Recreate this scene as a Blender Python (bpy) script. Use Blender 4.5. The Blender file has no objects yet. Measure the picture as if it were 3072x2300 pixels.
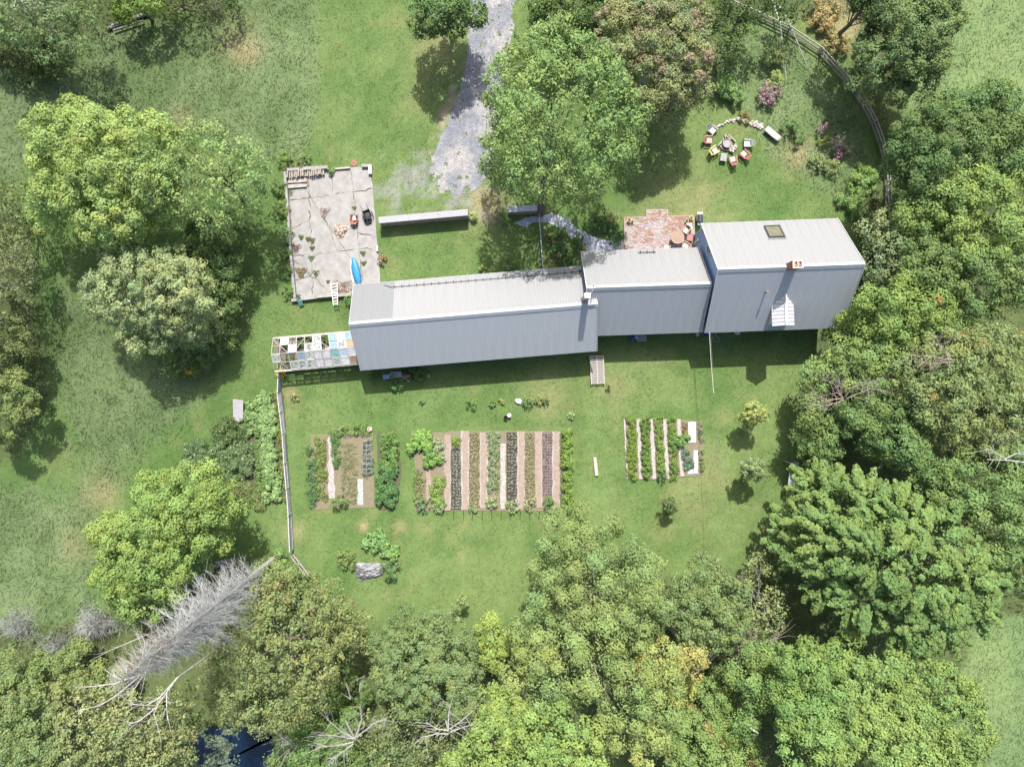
import bpy, math, random
import numpy as np
from mathutils import Vector, Matrix

# ------------------------------------------------------------------ camera, sky, sun, exposure
sc = bpy.context.scene
col = sc.collection
H, F, CX, CY = 70.0, 2131.0, 1536.0, 1150.0      # flying height (m), focal length and centre of the survey picture
SUN_EL, SUN_AZ = math.radians(52.5), math.radians(3.5)   # sun stands a little east of the top of the picture
cd = bpy.data.cameras.new('camera'); cam = bpy.data.objects.new('camera', cd); col.objects.link(cam)
cam.location = (0, 0, H); cam.rotation_euler = (0, 0, 0)
cd.sensor_width = 36; cd.lens = 36 * F / 3072; cd.clip_start = 0.5; cd.clip_end = 2000
sc.camera = cam
w = bpy.data.worlds.new('World'); sc.world = w; w.use_nodes = True
nt = w.node_tree; bg = nt.nodes['Background']
sky = nt.nodes.new('ShaderNodeTexSky'); sky.sky_type = 'NISHITA'; sky.sun_disc = False
sky.sun_elevation = SUN_EL; sky.sun_rotation = SUN_AZ
sky.air_density = 1.0; sky.dust_density = 4.0; sky.ozone_density = 1.0
nt.links.new(sky.outputs[0], bg.inputs[0]); bg.inputs[1].default_value = 0.108
sl = bpy.data.lights.new('sun', 'SUN'); sl.energy = 4.0; sl.angle = math.radians(0.55); sl.color = (1.0, 0.97, 0.93)
sun = bpy.data.objects.new('sun', sl); col.objects.link(sun)
sd = Vector((math.sin(SUN_AZ) * math.cos(SUN_EL), math.cos(SUN_AZ) * math.cos(SUN_EL), math.sin(SUN_EL)))
sun.rotation_euler = sd.to_track_quat('Z', 'Y').to_euler(); sun.location = sd * 200
vs = sc.view_settings; vs.view_transform = 'Standard'; vs.look = 'None'; vs.gamma = 1; vs.use_curve_mapping = False
vs.exposure = 1.15
sc.cycles.max_bounces = 6; sc.cycles.transparent_max_bounces = 10; sc.cycles.use_denoising = True
sc.cycles.diffuse_bounces = 3; sc.cycles.transmission_bounces = 4

rng = np.random.default_rng(7)
R = math.radians
rnd = random.Random(3)

def P(px, py, h=0.0):
    k = (H - h) / F
    return Vector(((px - CX) * k, (CY - py) * k, h))
M = H / F                                          # metres per picture unit on the ground

# ------------------------------------------------------------------ noise
def _hash(ix, iy, s):
    n = (ix.astype(np.int64) * 374761393 + iy.astype(np.int64) * 668265263 + s * 974634777) & 0x7fffffff
    n = ((n ^ (n >> 13)) * 1274126177) & 0x7fffffff
    return ((n ^ (n >> 16)) & 0xffff) / 65535.0
def vnoise(x, y, s=0):
    ix, iy = np.floor(x), np.floor(y); fx, fy = x - ix, y - iy
    fx = fx * fx * (3 - 2 * fx); fy = fy * fy * (3 - 2 * fy)
    a, b = _hash(ix, iy, s), _hash(ix + 1, iy, s); c, d = _hash(ix, iy + 1, s), _hash(ix + 1, iy + 1, s)
    return (a * (1 - fx) + b * fx) * (1 - fy) + (c * (1 - fx) + d * fx) * fy
def fbm(x, y, s=0, o=4):
    t, a, tot = 0, 1.0, 0
    for i in range(o):
        t = t + a * vnoise(x * 2 ** i, y * 2 ** i, s + i * 17); tot += a; a *= 0.55
    return t / tot
def inpoly(x, y, poly):
    r = np.zeros(np.shape(x), bool); n = len(poly)
    for i in range(n):
        x1, y1 = poly[i]; x2, y2 = poly[(i + 1) % n]
        if y1 == y2: continue
        c = ((y1 > y) != (y2 > y)) & (x < (x2 - x1) * (y - y1) / (y2 - y1) + x1)
        r ^= c
    return r
def soft(px, py, poly, e=14, s=0, k=30.0):
    """polygon membership (0..1) with a ragged edge; px, py in ground picture units"""
    t = 0
    for i in range(4):
        dx = (fbm(px / k, py / k, s + 5 + i * 3, 3) - .5) * e * 2.2; dy = (fbm(px / k, py / k, s + 40 + i * 3, 3) - .5) * e * 2.2
        a = i * 1.57; t = t + inpoly(px + dx + math.cos(a) * e * .45, py + dy + math.sin(a) * e * .45, poly)
    return t / 4.0
def smooth(a, b, x):
    t = np.clip((x - a) / (b - a), 0, 1); return t * t * (3 - 2 * t)

# ------------------------------------------------------------------ materials
MT = {}
def mat(name, c1, c2=None, scale=4.0, rough=.8, metal=0.0, bump=.0, bscale=20., detail=4, attr=False, spec=.4, stretch=None):
    if name in MT: return MT[name]
    m = bpy.data.materials.new(name); m.use_nodes = True; t = m.node_tree; b = t.nodes['Principled BSDF']
    b.inputs['Roughness'].default_value = rough; b.inputs['Metallic'].default_value = metal
    b.inputs['Specular IOR Level'].default_value = spec
    tc = t.nodes.new('ShaderNodeTexCoord'); src = tc.outputs['Object']
    if stretch:
        mp = t.nodes.new('ShaderNodeMapping'); mp.inputs['Scale'].default_value = stretch
        t.links.new(src, mp.inputs[0]); src = mp.outputs[0]
    c2 = c2 or tuple(x * .75 for x in c1)
    n = t.nodes.new('ShaderNodeTexNoise'); n.inputs['Scale'].default_value = scale; n.inputs['Detail'].default_value = detail
    n.inputs['Roughness'].default_value = .65
    t.links.new(src, n.inputs['Vector'])
    rp = t.nodes.new('ShaderNodeMapRange'); rp.inputs[1].default_value = .32; rp.inputs[2].default_value = .68
    t.links.new(n.outputs[0], rp.inputs[0])
    mx = t.nodes.new('ShaderNodeMix'); mx.data_type = 'RGBA'
    mx.inputs[6].default_value = (*c2, 1); mx.inputs[7].default_value = (*c1, 1)
    t.links.new(rp.outputs[0], mx.inputs[0]); out = mx.outputs[2]
    if attr:
        at = t.nodes.new('ShaderNodeAttribute'); at.attribute_name = 'Col'
        mu = t.nodes.new('ShaderNodeMix'); mu.data_type = 'RGBA'; mu.blend_type = 'MULTIPLY'; mu.inputs[0].default_value = 1
        t.links.new(out, mu.inputs[6]); t.links.new(at.outputs[0], mu.inputs[7]); out = mu.outputs[2]
    t.links.new(out, b.inputs['Base Color'])
    if bump:
        n2 = t.nodes.new('ShaderNodeTexNoise'); n2.inputs['Scale'].default_value = bscale; n2.inputs['Detail'].default_value = 5
        t.links.new(src, n2.inputs['Vector'])
        bp = t.nodes.new('ShaderNodeBump'); bp.inputs['Strength'].default_value = 1; bp.inputs['Distance'].default_value = bump
        t.links.new(n2.outputs[0], bp.inputs['Height']); t.links.new(bp.outputs[0], b.inputs['Normal'])
    MT[name] = m; return m

def leafmat(name, trans=.3, rough=.55, spec=.25):
    if name in MT: return MT[name]
    m = bpy.data.materials.new(name); m.use_nodes = True; t = m.node_tree; b = t.nodes['Principled BSDF']
    b.inputs['Roughness'].default_value = rough; b.inputs['Specular IOR Level'].default_value = spec
    at = t.nodes.new('ShaderNodeAttribute'); at.attribute_name = 'Col'
    t.links.new(at.outputs[0], b.inputs['Base Color'])
    if trans:
        tr = t.nodes.new('ShaderNodeBsdfTranslucent'); t.links.new(at.outputs[0], tr.inputs[0])
        ms = t.nodes.new('ShaderNodeMixShader'); ms.inputs[0].default_value = trans
        t.links.new(b.outputs[0], ms.inputs[1]); t.links.new(tr.outputs[0], ms.inputs[2])
        t.links.new(ms.outputs[0], t.nodes['Material Output'].inputs[0])
    MT[name] = m; return m

def glassmat(name, c=(.8, .85, .85), alpha=.35, rough=.08):
    if name in MT: return MT[name]
    m = bpy.data.materials.new(name); m.use_nodes = True; t = m.node_tree; b = t.nodes['Principled BSDF']
    b.inputs['Base Color'].default_value = (*c, 1); b.inputs['Roughness'].default_value = rough
    n = t.nodes.new('ShaderNodeTexNoise'); n.inputs['Scale'].default_value = 3
    tc = t.nodes.new('ShaderNodeTexCoord'); t.links.new(tc.outputs['Object'], n.inputs['Vector'])
    rp = t.nodes.new('ShaderNodeMapRange'); rp.inputs[1].default_value = .35; rp.inputs[2].default_value = .65
    rp.inputs[3].default_value = max(0, alpha - .15); rp.inputs[4].default_value = min(1, alpha + .15)
    t.links.new(n.outputs[0], rp.inputs[0])
    tr = t.nodes.new('ShaderNodeBsdfTransparent'); ms = t.nodes.new('ShaderNodeMixShader')
    t.links.new(rp.outputs[0], ms.inputs[0])
    t.links.new(tr.outputs[0], ms.inputs[1]); t.links.new(b.outputs[0], ms.inputs[2])
    t.links.new(ms.outputs[0], t.nodes['Material Output'].inputs[0])
    MT[name] = m; return m

LEAF = leafmat('leaf', .35, .7, .08); GRASS = leafmat('grass_blade', .5, .8, .05); DRY = leafmat('dry_matter', 0, .9, .1)
BARK = mat('bark', (.16, .13, .10), (.09, .075, .06), 6, .95, bump=.02, bscale=12)
DEADW = mat('dead_wood', (.32, .31, .29), (.22, .21, .195), 8, .9)
DEADP = mat('pale_dead_wood', (.40, .385, .355), (.28, .265, .24), 8, .9)
WOOD = mat('weathered_wood', (.36, .33, .30), (.22, .20, .18), 5, .9, bump=.006, bscale=40)
TIMB = mat('pale_timber', (.37, .34, .29), (.28, .255, .21), 6, .85)
CONC = mat('concrete', (.285, .275, .26), (.195, .185, .172), 1.2, .95, bump=.01, bscale=18, detail=8)
STONE = mat('stone', (.34, .31, .29), (.20, .185, .17), 5, .9, bump=.02, bscale=9)
GRANITE = mat('granite', (.36, .36, .35), (.25, .25, .245), 12, .9, bump=.01, bscale=30)
WHITE = mat('white_paint', (.46, .46, .46), (.40, .40, .40), 3, .5)
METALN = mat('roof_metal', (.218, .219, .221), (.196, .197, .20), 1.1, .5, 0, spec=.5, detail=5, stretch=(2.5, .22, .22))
METAL_LIFTED = mat('shade_lifted_roof_metal', (.350, .365, .385), (.315, .330, .350), 1.1, .45, 0, spec=.6, detail=5, stretch=(2.5, .22, .22))  # roof grey made paler to brighten the weakly sunlit south slopes; trim shares it
METALD = mat('dull_roof_metal', (.165, .17, .176), (.15, .155, .16), .5, .5, 0, detail=6)
WALLB = mat('blue_siding', (.27, .38, .56), (.23, .34, .51), 2, .6)
WALLW = mat('barn_board', (.36, .38, .40), (.28, .30, .32), 3, .8)
DARK = mat('dark_metal', (.035, .035, .04), (.025, .025, .03), 5, .45, .3)
BRICK = mat('brick', (.40, .20, .13), (.28, .13, .09), 9, .9, attr=True)
SOIL = mat('soil', (.085, .085, .045), (.055, .065, .03), 9, .95, bump=.03, bscale=14)

# ------------------------------------------------------------------ mesh building
class MB:
    def __init__(s): s.v = []; s.f = []; s.c = []
    def add(s, vs_, fs_, c=None):
        o = len(s.v); s.v.extend([tuple(q) for q in vs_]); s.f.extend([tuple(i + o for i in q) for q in fs_])
        if c is not None: s.c.extend([c] * len(vs_))
        return s
    def box(s, x0, x1, y0, y1, z0, z1, c=None, mtx=None):
        V = [(x, y, z) for z in (z0, z1) for x, y in ((x0, y0), (x1, y0), (x1, y1), (x0, y1))]
        if mtx: V = [mtx @ Vector(q) for q in V]
        return s.add(V, [(3, 2, 1, 0), (4, 5, 6, 7), (0, 1, 5, 4), (1, 2, 6, 5), (2, 3, 7, 6), (3, 0, 4, 7)], c)
    def beam(s, a, b, wd, ht, c=None, up=Vector((0, 0, 1))):
        a, b = Vector(a), Vector(b); d = (b - a); L = d.length; d.normalize()
        sx = d.cross(up)
        if sx.length < 1e-4: sx = d.cross(Vector((0, 1, 0)))
        sx.normalize(); u = sx.cross(d)
        V = [p + sx * (i * wd / 2) + u * (j * ht / 2) for p in (a, b) for i, j in ((-1, -1), (1, -1), (1, 1), (-1, 1))]
        return s.add(V, [(0, 1, 2, 3), (7, 6, 5, 4), (0, 4, 5, 1), (1, 5, 6, 2), (2, 6, 7, 3), (3, 7, 4, 0)], c)
    def tube(s, pts, rad, n=7, c=None, cap=True):
        pts = [Vector(q) for q in pts]; V = []; fs = []
        if not isinstance(rad, (list, tuple)): rad = [rad] * len(pts)
        for i, p in enumerate(pts):
            d = (pts[min(i + 1, len(pts) - 1)] - pts[max(i - 1, 0)])
            if d.length < 1e-6: d = Vector((0, 0, 1))
            d.normalize(); a = d.cross(Vector((.31, .17, .93)))
            if a.length < 1e-3: a = d.cross(Vector((1, 0, 0)))
            a.normalize(); b = d.cross(a)
            for k in range(n):
                t = 2 * math.pi * k / n; V.append(p + (a * math.cos(t) + b * math.sin(t)) * rad[i])
        for i in range(len(pts) - 1):
            for k in range(n):
                k2 = (k + 1) % n; fs.append((i * n + k, i * n + k2, (i + 1) * n + k2, (i + 1) * n + k))
        if cap: fs.append(tuple(range(n - 1, -1, -1))); fs.append(tuple((len(pts) - 1) * n + k for k in range(n)))
        return s.add(V, fs, c)
    def prism(s, poly, z0, z1, c=None):
        n = len(poly)
        if sum(poly[i][0] * poly[(i + 1) % n][1] - poly[(i + 1) % n][0] * poly[i][1] for i in range(n)) < 0: poly = poly[::-1]
        zt = z1 if isinstance(z1, (list, tuple)) else [z1] * n
        V = [(q[0], q[1], z0) for q in poly] + [(q[0], q[1], zt[i]) for i, q in enumerate(poly)]
        fs = [tuple(range(n - 1, -1, -1)), tuple(range(n, 2 * n))] + [(i, (i + 1) % n, n + (i + 1) % n, n + i) for i in range(n)]
        return s.add(V, fs, c)
    def lathe(s, cx, cy, prof, n=16, c=None):
        V = [(cx + r * math.cos(2 * math.pi * k / n), cy + r * math.sin(2 * math.pi * k / n), z) for r, z in prof for k in range(n)]
        fs = [(i * n + k, i * n + (k + 1) % n, (i + 1) * n + (k + 1) % n, (i + 1) * n + k) for i in range(len(prof) - 1) for k in range(n)]
        fs.append(tuple((len(prof) - 1) * n + k for k in range(n))); fs.append(tuple(range(n - 1, -1, -1)))
        return s.add(V, fs, c)
    def rock(s, cx, cy, cz, rx, ry, rz, seed, c=None):
        rr = random.Random(seed); n, m = 8, 4; V = []
        for i in range(m + 1):
            ph = -math.pi / 2 + math.pi * (i + .5) / (m + 1)
            for k in range(n):
                t = 2 * math.pi * k / n + i * .3; q = .8 + rr.random() * .35
                V.append((cx + rx * q * math.cos(ph) * math.cos(t), cy + ry * q * math.cos(ph) * math.sin(t), cz + rz * min(.75, math.sin(ph) * q)))
        fs = [(i * n + k, i * n + (k + 1) % n, (i + 1) * n + (k + 1) % n, (i + 1) * n + k) for i in range(m) for k in range(n)]
        fs.append(tuple(m * n + k for k in range(n))); fs.append(tuple(range(n - 1, -1, -1)))
        return s.add(V, fs, c)
    def build(s, name, m, parent=None, world=False, smooth_=False):
        me = bpy.data.meshes.new(name); vv = s.v
        if world and parent is not None:
            o = root_loc(parent); vv = [(q[0] - o[0], q[1] - o[1], q[2] - o[2]) for q in vv]
        me.from_pydata(vv, [], s.f); me.materials.append(m)
        if s.c:
            a = me.color_attributes.new('Col', 'FLOAT_COLOR', 'POINT')
            a.data.foreach_set('color', np.array([(*q, 1) for q in s.c], np.float32).ravel())
        if smooth_: me.polygons.foreach_set('use_smooth', [True] * len(me.polygons))
        me.update()
        return link(name, me, parent)

def link(name, me, parent=None):
    o = bpy.data.objects.new(name, me); col.objects.link(o)
    if parent is not None: o.parent = parent
    return o
def root_loc(o):
    v = Vector((0, 0, 0))
    while o is not None: v += o.location; o = o.parent
    return v
def tag(o, label, cat, group=None, kind=None):
    if label: o['label'] = label
    if cat: o['category'] = cat
    if group: o['group'] = group
    if kind: o['kind'] = kind
    return o
def thing(name, label, cat, loc=(0, 0, 0), rz=0.0, group=None):
    o = bpy.data.objects.new(name, None); col.objects.link(o); o.location = loc; o.rotation_euler = (0, 0, rz)
    o.empty_display_size = .3
    return tag(o, label, cat, group)
def copy_thing(root, loc, rz, label, group=None):
    r = root.copy(); col.objects.link(r); r.location = loc; r.rotation_euler = (0, 0, rz); r['label'] = label
    if group: r['group'] = group
    for ch in list(root.children):
        c = ch.copy(); col.objects.link(c); c.parent = r
        for g in list(ch.children):
            d = g.copy(); col.objects.link(d); d.parent = c
    return r
def rep(o, loc):                                    # another alike piece of the same thing
    c = o.copy(); col.objects.link(c); c.location = loc; return c

def quads(name, pos, nrm, size, colr, m, parent=None, aspect=.62, tri=False, along=None):
    """many leaf faces as one mesh"""
    n = len(pos)
    if along is None: along = rng.normal(size=(n, 3))
    a = np.cross(nrm, along); a /= np.linalg.norm(a, axis=1)[:, None] + 1e-9
    b = np.cross(nrm, a); b /= np.linalg.norm(b, axis=1)[:, None] + 1e-9
    s = size[:, None]
    if parent is not None: pos = pos - np.array(root_loc(parent))
    if tri: k = 3; V = np.stack([pos - b * s * aspect * .5, pos + b * s * aspect * .5, pos + a * s], 1)
    else: k = 4; V = np.stack([pos - a * s * .5, pos - b * s * aspect * .5, pos + a * s * .5, pos + b * s * aspect * .5], 1)
    me = bpy.data.meshes.new(name); me.vertices.add(n * k); me.loops.add(n * k); me.polygons.add(n)
    me.vertices.foreach_set('co', V.astype(np.float32).ravel())
    me.loops.foreach_set('vertex_index', np.arange(n * k, dtype=np.int32))
    me.polygons.foreach_set('loop_start', np.arange(0, n * k, k, dtype=np.int32))
    me.update(calc_edges=True)
    at = me.color_attributes.new('Col', 'FLOAT_COLOR', 'POINT')
    cc = np.ones((n, k, 4), np.float32); cc[:, :, :3] = np.clip(colr, 0.004, .9)[:, None, :]
    at.data.foreach_set('color', cc.ravel()); me.materials.append(m)
    return link(name, me, parent)

def grid_sheet(name, mask, x0, x1, y0, y1, step, z, m, colf, jit=.35):
    """a ground sheet on the cells for which mask(px, py) holds; ragged outline"""
    xs = np.arange(x0, x1 + step, step); ys = np.arange(y0, y1 + step, step)
    X, Y = np.meshgrid(xs, ys); nx, ny = len(xs), len(ys)
    px, py = X / M + CX, CY - Y / M
    c = (slice(0, ny - 1), slice(0, nx - 1))
    keep = mask((px[c] + step / M / 2), (py[c] - step / M / 2)) > .5
    idx = np.arange(nx * ny).reshape(ny, nx)
    q = np.stack([idx[:-1, :-1], idx[:-1, 1:], idx[1:, 1:], idx[1:, :-1]], -1)[keep]
    used = np.unique(q); mp = np.full(nx * ny, -1); mp[used] = np.arange(len(used))
    jx = (vnoise(px * .9, py * .9, 91) - .5) * step * jit * 2; jy = (vnoise(px * .9, py * .9, 95) - .5) * step * jit * 2
    Z = z + (fbm(X * 1.5, Y * 1.5, 8) - .5) * .004
    V = np.stack([(X + jx).ravel(), (Y + jy).ravel(), Z.ravel()], 1)[used]
    C = colf(px, py).reshape(-1, 3)[used]
    return npmesh(name, V, mp[q], C, m)
def npmesh(name, V, Q, C, m, parent=None):
    me = bpy.data.meshes.new(name); n = len(Q)
    me.vertices.add(len(V)); me.loops.add(n * 4); me.polygons.add(n)
    me.vertices.foreach_set('co', V.astype(np.float32).ravel()); me.loops.foreach_set('vertex_index', Q.astype(np.int32).ravel())
    me.polygons.foreach_set('loop_start', np.arange(0, n * 4, 4, dtype=np.int32)); me.update(calc_edges=True)
    if C is not None:
        at = me.color_attributes.new('Col', 'FLOAT_COLOR', 'POINT')
        at.data.foreach_set('color', np.concatenate([C, np.ones((len(C), 1))], 1).astype(np.float32).ravel())
    me.materials.append(m); return link(name, me, parent)

# ------------------------------------------------------------------ ground
LAWN_A = np.array((.078, .126, .038)); LAWN_B = np.array((.110, .156, .054)); LAWN_D = np.array((.046, .088, .024))
MEAD_A = np.array((.082, .122, .048)); MEAD_B = np.array((.115, .158, .070)); DIRT = np.array((.20, .155, .105)); FLOOR = np.array((.065, .085, .033))
GRAV = np.array((.205, .205, .20)); SAND = np.array((.24, .205, .145))
Z_MEADOW = [
    [(-400, -300), (950, -300), (952, 330), (905, 480), (800, 478), (700, 440), (560, 380), (130, 350), (60, 560), (-400, 560)],
    [(190, 830), (330, 960), (520, 1120), (640, 1130), (600, 1200), (520, 1280), (400, 1400), (330, 1480), (250, 1440), (200, 1250), (150, 1000)],
    [(-400, 1380), (300, 1500), (290, 1800), (100, 2000), (-400, 1950)],
    [(2080, 120), (2350, 60), (2560, 330), (2630, 520), (2600, 640), (2560, 640), (2440, 560), (2300, 450), (2240, 330), (2090, 240)]]
Z_FIELD = [[(2740, -300), (3600, -300), (3600, 400), (3072, 330), (2850, 300), (2690, 330), (2720, 150)],
           [(2900, 1850), (3600, 1800), (3600, 2700), (2850, 2700), (2800, 2300), (2880, 2100)]]
Z_WOOD = [[(2560, 640), (2640, 470), (2560, 250), (2540, -300), (2740, -300), (2700, 330), (3600, 380), (3600, 1830), (2920, 1850), (2860, 2100), (2850, 2700),
           (1000, 2700), (-400, 2700), (-400, 1960), (250, 1860), (420, 1800), (640, 1700), (830, 1650), (880, 1700), (960, 1760), (1060, 1840), (1150, 1900), (1420, 1930),
           (1540, 1880), (1600, 1800), (1720, 1740), (1900, 1740), (2040, 1740), (2230, 1720), (2370, 1520), (2430, 1330), (2420, 1150), (2450, 1000), (2560, 900)],
          [(-400, 560), (40, 560), (110, 800), (140, 1200), (60, 1380), (-400, 1400)],
          [(-400, -300), (260, -300), (700, -300), (640, 20), (420, 60), (270, 110), (200, 190), (-400, 220)],
          [(1620, -300), (2560, -300), (2560, 40), (2200, 60), (2100, 240), (1900, 250), (1700, 200), (1620, 130)]]
Z_GRAVEL = [(1432, -200), (1541, -200), (1539, 113), (1528, 200), (1505, 330), (1485, 450), (1455, 545), (1400, 590), (1320, 578), (1286, 511), (1297, 450), (1331, 384), (1368, 294), (1392, 205), (1404, 149), (1408, 30)]
Z_WORN = [(1118, 470), (1290, 470), (1340, 580), (1450, 560), (1500, 640), (1510, 720), (1400, 630), (1150, 640), (1125, 560)]
Z_SIDE = [(1405, 170), (1392, 205), (1368, 294), (1331, 384), (1290, 460), (1270, 480), (1310, 360), (1350, 260), (1385, 190)]

def woods(px, py, e=30):
    t = 0
    for i, z in enumerate(Z_WOOD): t = np.maximum(t, soft(px, py, z, e, 60 + i, 50))
    return t
def ground_colour(px, py):
    X, Y = px / 30.0, py / 30.0
    n1 = fbm(X / 5.5, Y / 5.5, 1); n2 = fbm(X / 1.6, Y / 1.6, 2); n3 = fbm(X / .5, Y / .5, 3, 2); n4 = fbm(X / 14, Y / 14, 4)
    t = smooth(.34, .66, .55 * n1 + .25 * n2 + .2 * n4)[..., None]
    c = LAWN_A * (1 - t) + LAWN_B * t
    d = smooth(.5, .72, fbm(X / 3 + 7, Y / 3, 6))[..., None] * .55
    c = c * (1 - d) + LAWN_D * 1.25 * d
    y = smooth(.60, .76, fbm(X / 2.2, Y / 2.2 + 9, 9))[..., None] * .5
    c = c * (1 - y) + np.array((.15, .16, .065)) * y
    # mown stripes across the lower yard
    st = (.5 + .5 * np.sin(px / 21.0 + np.sin(py / 300) * 2)) * .06 * smooth(1100, 1250, py) + .97
    c = c * st[..., None]
    # the left half of the place is greener, the ground beyond the path bluer
    lf = smooth(1050, 650, px)[..., None]
    c = c * (1 - lf) + (c * np.array((.88, .96, .90))) * lf
    for i, z in enumerate(Z_MEADOW):
        k = soft(px, py, z, (26 if i in (0, 3) else 60), 20 + i)[..., None]; mm = smooth(.35, .65, n1 * .5 + n2 * .5)[..., None]
        c = c * (1 - k) + (MEAD_A * (1 - mm) + MEAD_B * mm) * k
    for i, z in enumerate(Z_FIELD):
        k = soft(px, py, z, 30, 30 + i)[..., None]; mm = smooth(.3, .7, n1)[..., None]
        c = c * (1 - k) + (np.array((.105, .155, .065)) * (1 - mm) + np.array((.132, .182, .072)) * mm) * k
    k = woods(px, py)[..., None]; c = c * (1 - k) + FLOOR * (.7 + .7 * n2[..., None]) * k
    k = soft(px, py, Z_WORN, 34, 44)[..., None] * smooth(.42, .60, fbm(X / 1.2, Y / 1.2, 12))[..., None] * .6
    c = c * (1 - k) + GRAV * (.75 + .5 * n3[..., None]) * k
    k = soft(px, py, Z_SIDE, 22, 48)[..., None] * smooth(.36, .55, fbm(X / .9, Y / .9, 13))[..., None] * .9
    c = c * (1 - k) + SAND * (.7 + .5 * n3[..., None]) * k
    # worn, dry and bare spots
    for (x, y, r, s) in ((660, 960, 60, .35), (720, 120, 70, .4), (740, 160, 40, .5), (1090, 1578, 14, 1.), (1200, 1580, 16, .7), (880, 1600, 35, .5), (2385, 470, 50, .45), (2400, 440, 30, .6),
                         (2040, 610, 120, .35), (1720, 1800, 90, .3), (870, 1180, 22, .8), (2080, 1520, 60, .35), (2120, 1400, 60, .3), (1840, 1160, 60, .3), (1640, 1190, 70, .35),
                         (300, 1480, 60, .5), (540, 355, 40, .5), (1290, 170, 60, .35), (1330, 120, 50, .4), (230, 1640, 50, .4), (2530, 60, 90, .6), (1480, 620, 60, .6), (1440, 590, 40, .5),
                         (1850, 370, 120, -.3), (1950, 560, 110, -.25), (1460, 1300, 160, -.2)):
        q = np.exp(-((px - x) ** 2 + (py - y) ** 2) / r ** 2) * (.4 + 1.1 * n2)
        q = np.clip(q * abs(s), 0, .9)[..., None]
        c = c * (1 - q) + (np.array((.25, .205, .115)) if s > 0 else LAWN_D) * q
    return c * (.88 + .28 * n3[..., None])

GRD = mat('ground', (1.12, 1.10, 1.05), (.84, .87, .86), 2.6, .95, attr=True, bump=.025, bscale=7, detail=9, spec=.15)
fx = np.arange(-64, 64.01, .40); fy = np.arange(-50, 50.01, .40)
gx = np.concatenate([[-900, -400, -200, -120, -85], fx, [85, 120, 200, 400, 900]]); gy = np.concatenate([[-900, -400, -200, -120, -75], fy, [75, 120, 200, 400, 900]])
X, Y = np.meshgrid(gx, gy); px, py = X / M + CX, CY - Y / M
Zg = (fbm(X / 1.3, Y / 1.3, 70, 3) - .5) * .02 - .012
idx = np.arange(X.size).reshape(X.shape)
Q = np.stack([idx[:-1, :-1], idx[:-1, 1:], idx[1:, 1:], idx[1:, :-1]], -1).reshape(-1, 4)
tag(npmesh('ground', np.stack([X.ravel(), Y.ravel(), Zg.ravel()], 1), Q, ground_colour(px, py).reshape(-1, 3), GRD), None, None, kind='structure')

GRV = mat('gravel', (1.25, 1.22, 1.18), (.62, .62, .64), 5, .95, attr=True, bump=.06, bscale=12, detail=10)
def drive_mask(px, py):
    f = smooth(455, 600, py) * .95 + smooth(1340, 1290, px) * .5 * smooth(380, 460, py)
    return soft(px, py, Z_GRAVEL, 18, 80, 22) * (fbm(px / 13, py / 13, 87) > .26 + f * .14)
def drive_col(px, py):
    n = fbm(px / 40, py / 60, 21); m2 = fbm(px / 9, py / 9, 22)
    t = smooth(.4, .62, n)[..., None]
    c = np.array((.17, .18, .20)) * (1 - t) + np.array((.265, .258, .256)) * t
    return c * (.75 + .5 * m2[..., None])
a, b = P(1250, -200), P(1560, 620)
tag(grid_sheet('driveway', drive_mask, a.x, b.x, b.y, a.y, .16, .012, GRV, drive_col), None, None, kind='structure')
Z_PATH = [(1540, 668), (1575, 655), (1617, 645), (1660, 638), (1700, 656), (1745, 692), (1790, 715), (1850, 722), (1850, 754), (1780, 758), (1745, 745), (1715, 715), (1680, 685), (1640, 668), (1600, 672), (1560, 682)]
PATHM = mat('pale_gravel', (1.2, 1.2, 1.22), (.60, .62, .66), 6, .95, attr=True, bump=.05, bscale=14, detail=10)
a, b = P(1530, 630), P(1860, 765)
tag(grid_sheet('gravel_path', lambda x, y: soft(x, y, Z_PATH, 7, 82, 14), a.x, b.x, b.y, a.y, .10, .014, PATHM,
    lambda x, y: (np.array((.33, .34, .37)) * (.7 + .6 * fbm(x / 5, y / 5, 23))[..., None])), None, None, kind='structure')

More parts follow.
